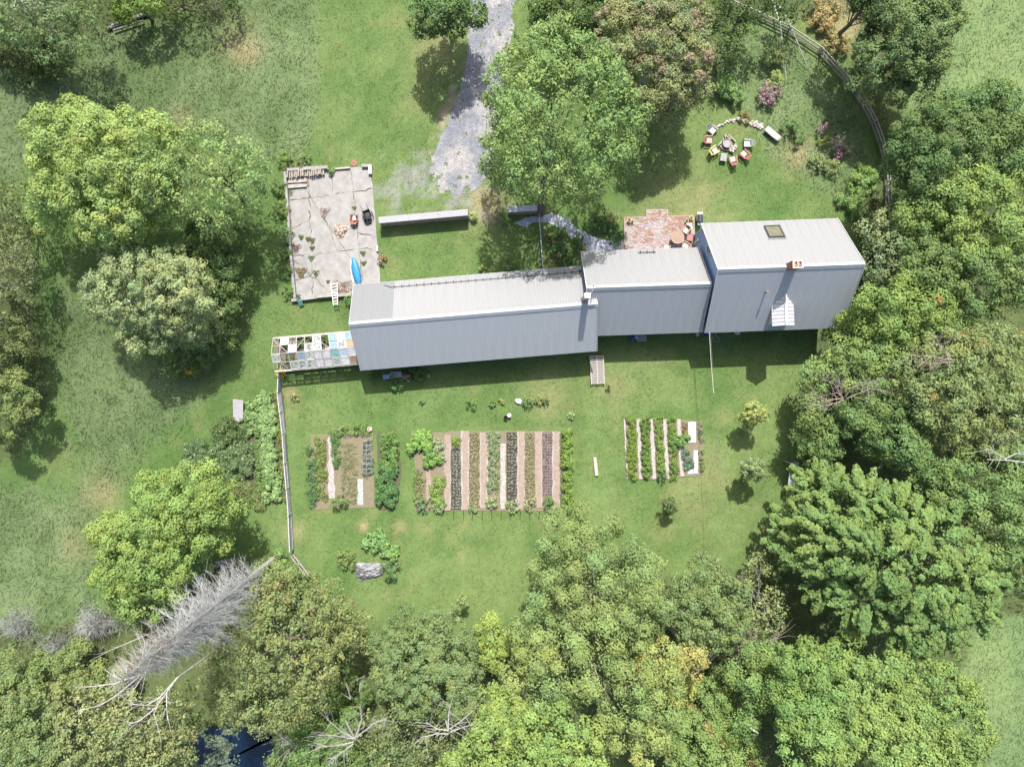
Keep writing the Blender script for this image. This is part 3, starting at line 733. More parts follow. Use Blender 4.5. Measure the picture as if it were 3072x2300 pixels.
mb = MB(); mb.box(-mh + .05, -mh + .28, 1.9, 2.25, 0, 4.7); mb.build('corner_board', mat('teal_trim', (.12, .30, .38), None, 5), mid)

# long barn
bA, bB = P(1047.4, 973.5, 6.3), P(1793, 912, 6.3)
old = {i: METALD for i in range(4)}
barn, bh, bk = gable('barn', 'long low barn with ribbed metal roof, snow guards and a chimney at its east end', bA, bB, 4.05, 3.0, 6.3, (METALN, METAL_LIFTED), WALLW, npan=23, pitch=(.25, .25), wall_inset=(.3, .25), mats_n=old)
u = -bh + 3.9; v0 = 3.45; i = 0; g0 = None; sp = .695
zz = roofz(v0, 4.05, 3.0, 6.3)
while u < bh - .6:
    if g0 is None:
        mb = MB(); mb.box(-.022, .022, -.16, .14, -.12, .16); mb.box(-sp / 2, sp / 2, -.03, .01, .10, .14); g0 = mb.build('snow_guard', DARK, barn); g0.location = (u, v0, zz)
    else: rep(g0, (u, v0, zz))
    u += sp
mb = MB(); mb.beam((-bh + 2.9, 3.72, roofz(3.75, 4.05, 3.0, 6.3) + .05), (-bh + 3.6, v0, zz + .1), .04, .04); mb.build('guard_stay', DARK, barn)
# chimney platform, chimney, cap and dish mast at the barn's east end
c = local(barn, P(1757, 893, 6.7)); pl = local(barn, P(1768, 898, 6.3))
mb = MB(); mb.box(pl.x - .68, pl.x + .68, pl.y - .36, pl.y + .36, 5.4, 6.28); pf = mb.build('chimney_base', mat('grey_flashing', (.33, .33, .32), (.22, .22, .22), 3, .6, .2), barn)
mb = MB(); mb.lathe(c.x, c.y, [(.30, 5.6), (.30, 8.1), (.24, 8.12), (.22, 8.2)], 16); cm = mb.build('chimney', mat('steel_chimney', (.30, .30, .30), (.20, .20, .20), 4, .45, .5), barn)
mb = MB(); mb.box(c.x - .26, c.x + .26, c.y - .22, c.y + .22, 8.22, 8.36); mb.build('chimney_cap', mat('white_cap', (.82, .82, .80), None, 3, .4), cm)
mb = MB(); mb.tube([(c.x + .55, c.y + .1, 6.2), (c.x + .62, c.y + .55, 7.5), (c.x + .62, c.y + .95, 8.2)], .035, 6); mb.tube([(c.x + .25, c.y + .62, 8.1), (c.x + 1.0, c.y + .66, 8.1)], .03, 5); mb.tube([(c.x + .2, c.y - .1, 7.6), (c.x + .62, c.y + .6, 7.7)], .02, 5)
mb.build('antenna', mat('pale_antenna', (.6, .62, .6), None, 3, .5, .3), barn)
for x in (-7, -2, 3):
    mb = MB(); mb.box(x - .5, x + .5, -3.76, -3.69, .9, 1.9); f = mb.build('window', WG, barn)
    mb = MB()
    for (a0, a1, b0, b1) in ((-.6, .6, 1.9, 2.0), (-.6, .6, .8, .9), (-.6, -.5, .9, 1.9), (.5, .6, .9, 1.9)): mb.box(x + a0, x + a1, -3.80, -3.71, b0, b1)
    mb.build('frame', WHITE, f)

# ------------------------------------------------------------------ greenhouse of old windows
gN0, gN1 = P(833, 1013, 1.9), P(1056, 994, 1.9); gS0, gS1 = P(824, 1114, 1.9), P(1078, 1091, 1.9); gR0, gR1 = P(814, 1063, 2.75), P(1066, 1041, 2.75)
gN0 = gN1 + (gN0 - gN1) * 1.06
base = (gN0 + gS1) / 2; base.z = 0
gh = thing('greenhouse', 'skeletal greenhouse of pale timber with patchwork of old windows at the barn end', 'greenhouse', base)
def gpt(t, s, q, lift=0.0):                                # t along, s side, q 0 plate..1 ridge
    a = (gN0 if s > 0 else gS0).lerp(gN1 if s > 0 else gS1, t); r = gR0.lerp(gR1, t); p = a.lerp(r, q); return p + Vector((0, 0, lift))
GW = mat('greenhouse_wood', (.36, .335, .28), (.26, .24, .20), 5, .85)
for nm, a, b, wd in (('ridge_beam', gR0, gR1, .07), ('wall_plate', gN0, gN1, .14), ('wall_plate', gS0, gS1, .14)):
    mb = MB(); mb.beam(a, b, wd, .08); mb.build(nm, mat('pale_plate', (.42, .40, .35), (.34, .32, .28), 5, .8) if nm == 'wall_plate' else GW, gh, world=True)
NB = 10
for i in range(NB + 1):
    t = i / NB
    for s in (1, -1):
        mb = MB(); mb.beam(gpt(t, s, 0, .03), gpt(t, s, 1, .03), .055, .06); mb.build('rafter', GW, gh, world=True)
        p = gpt(t, s, 0); mb = MB(); mb.beam((p.x, p.y, 0), (p.x, p.y, 1.85), .07, .07); mb.build('post', GW, gh, world=True)
for s in (1, -1):
    mb = MB(); mb.beam(gpt(0, s, .5, .03), gpt(.62 if s > 0 else 1, s, .5, .03), .04, .04); mb.build('purlin', GW, gh, world=True)
    a, b = gpt(0, s, 0), gpt(1, s, 0)
    mb = MB(); mb.beam((a.x, a.y, .9), (b.x, b.y, .9), .05, .06); mb.build('rail', GW, gh, world=True)
    mb = MB(); mb.beam((a.x, a.y, .22), (b.x, b.y, .22), .06, .40); mb.build('base_board', WOOD, gh, world=True)
for (t0, q0, t1, q1, s) in ((.0, .1, .2, 1, 1), (.42, 0, .26, 1, 1), (.46, .0, .72, 1, 1), (.02, .9, .16, .1, -1), (.36, .0, .5, 1, -1)):
    mb = MB(); mb.beam(gpt(t0, s, q0, -.06), gpt(t1, s, q1, -.06), .05, .05); mb.build('brace', GW, gh, world=True)
mb = MB(); a, b = gpt(0, 1, 0), gpt(0, -1, 0)
mb.beam((a.x, a.y, 1.0), (b.x, b.y, 1.0), .05, .05); mb.beam((a.x, a.y, .1), (b.x, b.y, .1), .08, .1); mb.beam((a.x - .35, a.y - .9, .05), (a.x - .02, a.y - 1.4, 1.9), .06, .04)
mb.build('end_frame', GW, gh, world=True)
GC = dict(clear=glassmat('clear_glass', (.55, .6, .58), .22), grey=glassmat('hazy_glass', (.52, .54, .56), .62), blue=glassmat('blue_pane', (.20, .32, .42), .6, .3), pale=glassmat('pale_blue_pane', (.36, .46, .56), .8, .3),
          teal=glassmat('teal_pane', (.16, .38, .36), .75, .2), white=glassmat('white_pane', (.50, .50, .50), .85, .3), mint=glassmat('mint_pane', (.34, .42, .38), .6, .2), brown=glassmat('brown_pane', (.30, .20, .13), .8, .4))
# (bay, side, half: 0 low at the plate, 1 high at the ridge, kind)
PANES = [(2, 1, 1, 'pale'), (7, 1, 1, 'blue'), (7, 1, 0, 'blue'), (9, 1, 0, 'blue'), (9, 1, 1, 'brown'), (8, 1, 0, 'grey'), (8, 1, 1, 'clear'),
         (3, -1, 1, 'blue'), (5, -1, 1, 'grey'), (6, -1, 1, 'grey'), (7, -1, 1, 'teal'), (8, -1, 1, 'pale'), (9, -1, 1, 'white'),
         (5, -1, 0, 'grey'), (6, -1, 0, 'grey'), (7, -1, 0, 'mint'), (8, -1, 0, 'white'), (9, -1, 0, 'brown'), (4, -1, 0, 'clear'), (2, -1, 0, 'clear'),
         (3, -1, 0, 'clear'), (4, -1, 1, 'clear'), (0, -1, 1, 'clear'), (1, 1, 0, 'clear'), (5, 1, 0, 'clear'), (5, 1, 1, 'clear'), (4, 1, 1, 'clear')]
for (i, s, hf, kd) in PANES:
    t0, t1 = (i + .06) / NB, (i + .94) / NB; q0, q1 = (.04, .48) if hf == 0 else (.53, .97)
    A_, B_, C_, D_ = gpt(t0, s, q0, .07), gpt(t1, s, q0, .07), gpt(t1, s, q1, .07), gpt(t0, s, q1, .07)
    up = Vector((0, 0, .018)); mb = MB(); V = [A_, B_, C_, D_, A_ + up, B_ + up, C_ + up, D_ + up]
    mb.add(V, [(3, 2, 1, 0), (4, 5, 6, 7), (0, 1, 5, 4), (1, 2, 6, 5), (2, 3, 7, 6), (3, 0, 4, 7)])
    pn = mb.build('pane', GC[kd], gh, world=True)
    mb = MB()
    for a, b in ((A_, B_), (B_, C_), (C_, D_), (D_, A_)): mb.beam(a + up * 1.5, b + up * 1.5, .045, .03)
    mb.build('sash', WHITE if kd in ('pale', 'white', 'mint', 'clear') else WOOD, pn, world=True)
for s in (1, -1):                                        # side glazing
    for i in range(NB):
        if s > 0 and i in (3, 4): continue
        a, b = gpt((i + .08) / NB, s, 0), gpt((i + .92) / NB, s, 0)
        mb = MB(); mb.beam((a.x, a.y, 1.38), (b.x, b.y, 1.38), .02, .85); mb.build('side_pane', GC['clear'], gh, world=True)
# greenhouse beds and things under the glass
def leaves_patch(name, label, x0, y0, x1, y1, wd, h, colour, dens=120, leaf=.13, group=None, kind='stuff', accent=None, accp=0, gap=.0, seed=1, cl=.22):
    a, b = P(x0, y0), P(x1, y1); L = (b - a).length; u = (b - a).normalized(); v = Vector((-u.y, u.x, 0)); W = wd * M
    rg = np.random.default_rng(seed + int(x0)); k = max(3, int(L * W / (cl * cl) * .9))
    s = rg.random(k) * L; q = (rg.random(k) - .5) * W; rad = cl * (.6 + .7 * rg.random(k)) * min(1, 1)
    C = np.array(a) + np.outer(s, u) + np.outer(q, v); C[:, 2] = h * (.45 + .4 * rg.random(k)) * (1 - .35 * (np.abs(q) / (W / 2 + 1e-6)) ** 2)
    cnt = np.maximum(6, dens * rad ** 2 * 4.5).astype(int); ci = np.repeat(np.arange(k), cnt); n = len(ci)
    d = norm(rg.normal(size=(n, 3)) + np.array((0, 0, .7))); pos = C[ci] + d * rad[ci][:, None] * np.array((1, 1, .8)); pos[:, 2] = np.maximum(pos[:, 2], .02)
    cc = np.array(colour) * 1.4 * (.8 + .4 * rg.random((k, 1)))[ci] * (.75 + .5 * rg.random((n, 1)))
    if accent is not None:
        pk = rg.random(n) < accp; cc[pk] = np.array(accent) * (.8 + .4 * rg.random((pk.sum(), 1)))
    o = quads(name, pos, norm(d * .8 + rg.normal(size=(n, 3)) * .5 + np.array((0, 0, .5))), leaf * (.6 + .8 * rg.random(n)), cc, LEAF)
    return tag(o, label, None if kind == 'stuff' else 'plants', group, kind if kind == 'stuff' else None)
leaves_patch('greenhouse_crops', 'rows of green crops growing on the floor of the greenhouse', 850, 1033, 1010, 1019, 20, .5, (.12, .20, .07), seed=4)
leaves_patch('greenhouse_crops', 'low grey-green crops along the garden side inside the greenhouse', 850, 1090, 1010, 1076, 26, .5, (.13, .17, .09), seed=5)
GSOIL = MB(); GSOIL.prism([tuple(P(*q)[:2]) for q in ((822, 1015), (1080, 992), (1096, 1090), (836, 1113))], -.02, .02)
tag(GSOIL.build('greenhouse_floor', mat('grey_soil', (.17, .15, .12), (.11, .10, .08), 5, .95)), None, None, kind='structure')
def cyl_thing(name, label, cat, px, py, prof, m, h=0, n=16, group=None, inner=None):
    c = P(px, py, h); mb = MB(); mb.lathe(0, 0, prof, n)
    if inner:
        t = thing(name, label, cat, (c.x, c.y, 0), 0, group); mb.build(inner[0], m, t)
        mb = MB(); mb.lathe(0, 0, inner[1], n); mb.build(inner[2], inner[3], t); return t
    o = mb.build(name, m); o.location = (c.x, c.y, 0); return tag(o, label, cat, group)
cyl_thing('round_tub', 'pale round tub seen through the greenhouse roof beside the blue panes', 'tub', 1022, 1017, [(.30, 0), (.36, .5), (.36, .52), (.26, .53), (.26, .42)], mat('tub', (.50, .50, .48), None, 4), .4)
cyl_thing('bucket', 'off-white bucket under the greenhouse frame at its open end', 'bucket', 835, 1063, [(.13, 0), (.16, .35), (.16, .36)], WHITE, .3)
a = P(1003, 1050, .7); mb = MB(); mb.box(-.9, .9, -.35, .35, .68, .72)
for x in (-.82, .82):
    for y in (-.28, .28): mb.box(x - .03, x + .03, y - .03, y + .03, 0, .68)
o = mb.build('potting_bench', WOOD); o.location = (a.x, a.y, 0); o.rotation_euler.z = R(5); tag(o, 'weathered potting bench inside the greenhouse below the teal and grey panes', 'bench')
a = P(865, 1026, .7); mb = MB(); mb.box(-.8, .8, -.3, .3, .6, .64)
for x in (-.7, .7):
    for y in (-.24, .24): mb.box(x - .03, x + .03, y - .03, y + .03, 0, .6)
o = mb.build('potting_bench', WOOD); o.location = (a.x, a.y, 0); o.rotation_euler.z = R(5); tag(o, 'grey slatted bench in the unglazed west bay of the greenhouse', 'bench')

# ------------------------------------------------------------------ concrete pad with cracked slabs
PAD = [(860, 516), (985, 508), (1000, 508), (1050, 503), (1110, 500), (1118, 560), (1122, 611), (1127, 665), (1131, 717), (1137, 780), (1142, 845), (1135, 852), (1080, 878), (1057, 884), (980, 889), (887, 895), (880, 780), (874, 680), (868, 600)]
mb = MB(); mb.prism([tuple(P(*q)[:2]) for q in PAD], -.05, .012)
tag(mb.build('pad_base', mat('crack_dirt', (.14, .11, .075), (.08, .10, .04), 7, .95)), None, None, kind='structure')
import bmesh
def cut_slabs(poly, lines):
    polys = [[Vector((q[0], q[1])) for q in poly]]
    for (x1, y1, x2, y2, *box) in lines:
        a, n_ = Vector((x1, y1)), Vector((y2 - y1, -(x2 - x1))).normalized(); out = []
        for p in polys:
            c_ = sum(p, Vector((0, 0))) / len(p)
            if box and not (box[0] < c_.x < box[2] and box[1] < c_.y < box[3]): out.append(p); continue
            A_, B_ = [], []
            for i in range(len(p)):
                u_, v_ = p[i], p[(i + 1) % len(p)]; du_, dv_ = (u_ - a).dot(n_), (v_ - a).dot(n_)
                if du_ >= 0: A_.append(u_)
                if du_ <= 0: B_.append(u_)
                if du_ * dv_ < 0: x = u_.lerp(v_, du_ / (du_ - dv_)); A_.append(x); B_.append(x)
            out += [q for q in (A_, B_) if len(q) > 2]
        polys = out
    return polys
LN = [(925, 500, 940, 905), (1052, 500, 1094, 900), (860, 605, 1130, 565), (860, 770, 1150, 742), (1015, 720, 1118, 880), (905, 800, 1010, 890), (990, 480, 1003, 620, 940, 480, 1060, 610),
      (860, 690, 935, 660, 850, 600, 936, 780), (960, 610, 1010, 745, 930, 600, 1080, 760), (1085, 700, 1140, 712, 1070, 600, 1150, 800), (880, 840, 960, 822, 870, 760, 950, 900)]
pad = thing('concrete_pad', 'cracked pale concrete pad with weeds in its joints beside the gravel drive', 'concrete pad', P(1000, 700))
for p in cut_slabs(PAD, LN):
    c_ = sum(p, Vector((0, 0))) / len(p)
    pts = []
    for i in range(len(p)):
        u_, v_ = p[i], p[(i + 1) % len(p)]; L = (v_ - u_).length; k = max(1, int(L / 7))
        dn = Vector((v_.y - u_.y, -(v_.x - u_.x))); dn = dn.normalized() if L > .01 else dn
        if (c_ - u_).dot(dn) < 0: dn = -dn
        for j in range(k):
            q = u_.lerp(v_, j / k); x, y = np.array([q.x]), np.array([q.y])
            jx = (fbm(x / 10, y / 10, 5)[0] - .5) * 15; jy = (fbm(x / 10, y / 10, 15)[0] - .5) * 15
            edge = not (866 < q.x < 1112 and 512 < q.y < 880)
            s_ = .25 if edge else 1
            gap = (.25 + 1.6 * max(0, fbm(x / 25, y / 25, 25)[0] - .42) * 3) * (0 if edge else 1)
            pts.append((q.x + jx * s_ + dn.x * gap, q.y + jy * s_ + dn.y * gap))
    if len(pts) < 5: continue
    mb = MB(); mb.prism([tuple(P(*q)[:2]) for q in pts], -.03, .06 + .012 * rnd.random()); mb.build('slab', CONC, pad, world=True)
# low walls of the pad
def wall_line(name, label, pts, wd, ht, m, cat='wall', seg=1.2):
    a = P(*pts[0]); t = thing(name, label, cat, a)
    for i in range(len(pts) - 1):
        a, b = P(*pts[i]), P(*pts[i + 1]); L = (b - a).length; k = max(1, int(L / seg))
        for j in range(k):
            p, q = a.lerp(b, (j + .01) / k), a.lerp(b, (j + .99) / k); z = ht * (.94 + .1 * rnd.random())
            mb = MB(); mb.beam((p.x, p.y, z / 2 - .02), (q.x, q.y, z / 2 - .02), wd * (.93 + .1 * rnd.random()), z); mb.build('block', m, t, world=True)
    return t
wall_line('retaining_wall', 'low pale concrete wall along the weedy west edge of the concrete pad', [(858, 518), (868, 640), (874, 740), (882, 830), (888, 896)], .24, .5, CONC)
wall_line('retaining_wall', 'low concrete kerb under the white ladder at the pad\'s garden edge', [(877, 902), (950, 893), (1057, 884)], .28, .45, CONC)
wall_line('retaining_wall', 'low concrete wall behind the stacked split logs at the pad corner', [(864, 513), (987, 505)], .30, .5, CONC)
wall_line('retaining_wall', 'short crumbling kerb ending at the pad corner nearest the drive', [(1004, 509), (1052, 505)], .16, .3, TIMB)
mb = MB(); mb.box(-.5, .5, -.14, .14, 0, .38); o = mb.build('concrete_block', CONC); o.location = P(1102, 500); tag(o, 'pale concrete block at the pad corner by the worn gravel', 'block')
mb = MB(); mb.box(-.16, .16, -.42, .42, 0, .4); o = mb.build('concrete_block', WHITE); o.location = P(1112, 512); tag(o, 'small white block standing against the corner of the pad', 'block')
mb = MB(); mb.box(-.09, .09, -.26, .26, 0, .32); o = mb.build('concrete_block', WHITE); o.location = P(1133, 747); tag(o, 'narrow white block at the lawn edge of the concrete pad', 'block')
cyl_thing('rusty_lid', 'rusty round lid lying in the grass above the concrete pad', 'lid', 1062, 490, [(.34, 0), (.34, .05), (.28, .07), (.05, .07), (.04, .11)], mat('rust', (.26, .13, .08), (.17, .09, .06), 8, .9), 0, 14)

def log_bm(L, r, seed=0, n=7):
    rr = random.Random(seed); mb = MB(); mb.tube([(-L / 2, 0, 0), (0, 0, r * .08), (L / 2, 0, 0)], [r, r * (.95 + .1 * rr.random()), r * .93], n); return mb
LOGM = mat('split_log', (.36, .32, .28), (.20, .17, .15), 6, .9); LOGG = mat('grey_log', (.26, .24, .23), (.15, .14, .135), 6, .9)
t = thing('log_stack', 'row of short grey split logs stacked against the pad wall', 'log stack', P(920, 527))
proto = log_bm(.62, .085, 1).build('log', LOGM, t); first = True
for i in range(17):
    for z in (.09, .25, .40):
        if z > .3 and rnd.random() < .2: continue
        o = proto if first else rep(proto, (0, 0, 0)); first = False
        p = P(866 + i * 6.6, 529 - i * .75) - t.location
        o.location = (p.x + rnd.uniform(-.03, .03), p.y + rnd.uniform(-.08, .08), z + .06); o.rotation_euler = (rnd.uniform(0, 3), 0, math.pi / 2 + rnd.uniform(-.12, .12))
t = thing('board_stack', 'loose stack of grey weathered boards on the pad beside split logs', 'board stack', P(892, 550))
for i in range(6):
    mb = MB(); mb.box(-.95, .95, -.075, .075, 0, .05); o = mb.build('board', WOOD, t); o.location = (rnd.uniform(-.1, .1), .40 - i * .16, .08 + .07 * (i % 3)); o.rotation_euler.z = R(rnd.uniform(1, 9))
mb = MB(); mb.box(-.06, .06, -.45, .45, .1, .16); o = mb.build('plank', mat('red_brown_plank', (.24, .11, .09), None, 6)); o.location = P(924, 545); o.rotation_euler.z = R(14); tag(o, 'short red-brown plank leaning at the end of the board stack', 'plank')
# chip pile, leaf heaps
def heap(name, label, px, py, r, h, cols, n, size, m=DRY, aspect=.35):
    c = P(px, py); a = rng.random(n) * 6.28; q = np.sqrt(rng.random(n)) * r * (.8 + .3 * np.sin(a * 3)); z = h * np.clip(1 - (q / r) ** 1.5, 0, 1) * (.7 + .4 * rng.random(n)) + .075
    pos = np.stack([c.x + np.cos(a) * q, c.y + np.sin(a) * q, z], 1)
    nr = norm(rng.normal(size=(n, 3)) * .5 + np.array((0, 0, 1))); C = np.array(cols)[rng.integers(0, len(cols), n)] * (.7 + .6 * rng.random((n, 1)))
    return tag(quads(name, pos, nr, size * (.6 + .8 * rng.random(n)), C, m, None, aspect), label, None, None, 'stuff')
heap('kindling', 'heap of split kindling sticks in the middle of the concrete pad', 1023, 691, .72, .38, [(.42, .33, .26), (.28, .19, .15), (.55, .45, .37)], 420, .30)
heap('leaf_litter', 'patch of wet brown leaf litter in a hollow of the pad', 975, 636, .55, .02, [(.17, .12, .10), (.24, .18, .15)], 260, .14)
heap('leaf_litter', 'brown leaf litter gathered beside the ladder', 1030, 868, 1.2, .05, [(.20, .13, .09), (.28, .20, .14), (.12, .08, .06)], 700, .14)
heap('leaf_litter', 'heap of mixed dead leaves at the pad\'s west wall', 904, 816, .62, .2, [(.24, .16, .10), (.15, .17, .06), (.12, .08, .06)], 420, .14)
heap('leaf_litter', 'dark soil and leaf litter along the inside of the west wall', 889, 745, .55, .06, [(.13, .09, .07), (.20, .13, .11)], 300, .14)
for i, (x, y, r_) in enumerate(((935, 775, .35), (938, 745, .3), (949, 820, .4), (1090, 760, .35), (1092, 790, .3), (905, 712, .3), (925, 718, .3), (1063, 625, .25), (985, 845, .2), (870, 577, .55), (893, 890, .3), (938, 722, .35))):
    heap('weeds', 'low green weeds growing in a crack of the concrete pad', x, y, r_, .1, [(.10, .16, .05), (.16, .18, .07)], 120, .12, LEAF, .5)

# ------------------------------------------------------------------ things on and round the pad
def lofted(sections, m_n=12):
    """sections: (y, halfwidth, zc, halfheight)"""
    V = []; 
    for (y, wd, zc, hh2) in sections:
        for k in range(m_n):
            t = 2 * math.pi * k / m_n; V.append((wd * math.cos(t), y, zc + hh2 * math.sin(t)))
    fs = [(i * m_n + k, (i + 1) * m_n + k, (i + 1) * m_n + (k + 1) % m_n, i * m_n + (k + 1) % m_n) for i in range(len(sections) - 1) for k in range(m_n)]
    fs.append(tuple(range(m_n))); fs.append(tuple((len(sections) - 1) * m_n + k for k in range(m_n - 1, -1, -1)))
    return V, fs
t = thing('kayak', 'bright blue kayak lying upturned on the concrete pad', 'kayak', P(1070, 815, .0), R(12.5))
V, fs = lofted([(-1.42, .05, .30, .05), (-1.2, .17, .26, .14), (-.8, .32, .24, .2), (-.2, .40, .24, .23), (.4, .38, .24, .23), (.95, .26, .25, .18), (1.25, .14, .28, .12), (1.42, .04, .31, .05)])
mb = MB(); mb.add(V, fs); mb.build('hull', mat('blue_plastic', (.03, .20, .48), (.025, .165, .41), 4, .4), t, smooth_=True)
mb = MB(); mb.tube([(0, -1.3, .40), (0, -.6, .475), (0, .3, .48), (0, 1.3, .385)], .02, 5); mb.build('keel', mat('blue_keel', (.02, .27, .66), None, 2, .4), t)
mb = MB(); mb.tube([(.35, -.75, .36), (.40, 0, .36), (.33, .75, .36)], .012, 4); mb.tube([(-.35, -.75, .36), (-.40, 0, .36), (-.33, .75, .36)], .012, 4); mb.build('grab_line', DARK, t)
o = MB(); o.add(*lofted([(-1.25, .03, .05, .02), (-.9, .10, .06, .03), (0, .13, .06, .035), (.9, .10, .06, .03), (1.25, .03, .05, .02)])); o = o.build('surfboard', WHITE); o.location = P(1056, 813, .05); o.rotation_euler.z = R(7); tag(o, 'narrow white board lying alongside the blue kayak', 'board')
# stepladder
def ladder(name, label, pa, pb, wa, wb, rungs, m):
    a, b = P(*pa), P(*pb); c = (a + b) / 2; t = thing(name, label, 'ladder', (c.x, c.y, 0)); d = (b - a); u = Vector((d.x, d.y, 0)).normalized(); v = Vector((-u.y, u.x, 0))
    for s in (-1, 1):
        mb = MB(); mb.beam(a + v * s * wa / 2, b + v * s * wb / 2, .05, .08); mb.build('rail', m, t, world=True)
    for i in range(rungs):
        q = (i + .4) / rungs; p = a.lerp(b, q); ww = wa + (wb - wa) * q; mb = MB(); mb.beam(p - v * ww / 2, p + v * ww / 2, .10, .03); mb.build('rung', m, t, world=True)
    return t
ladder('ladder', 'white wooden ladder propped across the pad kerb', (1002, 849, .12), (1007, 916, .75), .62, .42, 8, mat('white_wood', (.66, .64, .60), (.5, .48, .44), 5, .7))
mb = MB(); mb.box(-.22, .22, -.42, .42, 0, .06); o = mb.build('plastic_panel', mat('green_plastic', (.05, .15, .11), None, 4, .5)); o.location = P(900, 905, .3); o.rotation_euler = (R(18), 0, R(18)); tag(o, 'dark green panel leaning on the outer corner of the pad wall', 'panel')
mb = MB(); mb.box(-.85, .85, -.09, .09, 0, .05); o = mb.build('plank', WOOD); o.location = P(976, 888.5, .47); o.rotation_euler.z = R(5); tag(o, 'grey plank lying on the kerb left of the white ladder', 'plank')
# wheelbarrow
def barrow(label, px, py, rz, mtray, mframe):
    t = thing('wheelbarrow', label, 'wheelbarrow', P(px, py, .0), rz); mb = MB()
    rings = []
    for (z, hx, y0, y1) in ((.30, .22, -.28, .22), (.58, .38, -.55, .36)):
        rings.append([(-hx, y1, z), (-hx, y0 * .6, z), (-hx * .55, y0, z), (hx * .55, y0, z), (hx, y0 * .6, z), (hx, y1, z)])
    V = rings[0] + rings[1] + [(x * .95, y * .95, z) for x, y, z in rings[1]] + [(x * .93, y * .93, z + .02) for x, y, z in rings[0]]
    fs = [tuple(range(5, -1, -1)), tuple(range(18, 24))] + [(i, (i + 1) % 6, 6 + (i + 1) % 6, 6 + i) for i in range(6)] + [(6 + i, 6 + (i + 1) % 6, 12 + (i + 1) % 6, 12 + i) for i in range(6)] + [(12 + i, 12 + (i + 1) % 6, 18 + (i + 1) % 6, 18 + i) for i in range(6)]
    mb.add(V, fs); mb.build('tray', mtray, t)
    for s in (-1, 1):
        mb = MB(); mb.tube([(s * .05, -.72, .18), (s * .22, -.2, .30), (s * .27, .4, .42), (s * .30, .95, .55)], .022, 6); mb.build('handle', mframe, t)
        mb = MB(); mb.tube([(s * .24, .2, .34), (s * .26, .32, .0)], .02, 5); mb.build('leg', DARK, t)
    mb = MB(); mb.tube([(-.04, -.72, .19), (.04, -.72, .19)], .19, 14); mb.build('wheel', DARK, t)
    return t
barrow('rusty red wheelbarrow holding a white shovel on the concrete pad', 1065, 660, R(-5), mat('rusty_red', (.30, .10, .07), (.17, .08, .06), 6, .8), TIMB)
mb = MB(); mb.box(-.14, .14, -.22, .22, .5, .53); mb.tube([(0, .2, .53), (-.02, .95, .62)], .02, 6); o = mb.build('shovel', mat('bright_steel', (.55, .57, .6), None, 4, .3, .4)); o.location = P(1066, 658, 0); o.rotation_euler.z = R(3); tag(o, 'pale shovel lying in the rusty wheelbarrow', 'shovel')
t = barrow('black two-wheeled garden cart on the concrete pad near the long woodshed', 1104, 645, R(22), DARK, DARK)
for s in (-1, 1):
    mb = MB(); k = 16
    ring = [(s * .48, -.15 + .30 * math.cos(6.283 * i / k), .31 + .30 * math.sin(6.283 * i / k)) for i in range(k + 1)]
    mb.tube(ring, .025, 5); mb.tube([(s * .48, -.45, .31), (s * .48, .15, .31)], .01, 4); mb.tube([(s * .48, -.15, .01), (s * .48, -.15, .61)], .01, 4); mb.build('side_wheel', DARK, t)
cyl_thing('black_tub', 'black plastic tub beside the garden cart on the pad', 'tub', 1103, 664, [(.22, 0), (.30, .28), (.31, .3), (.27, .31), (.2, .05)], DARK)

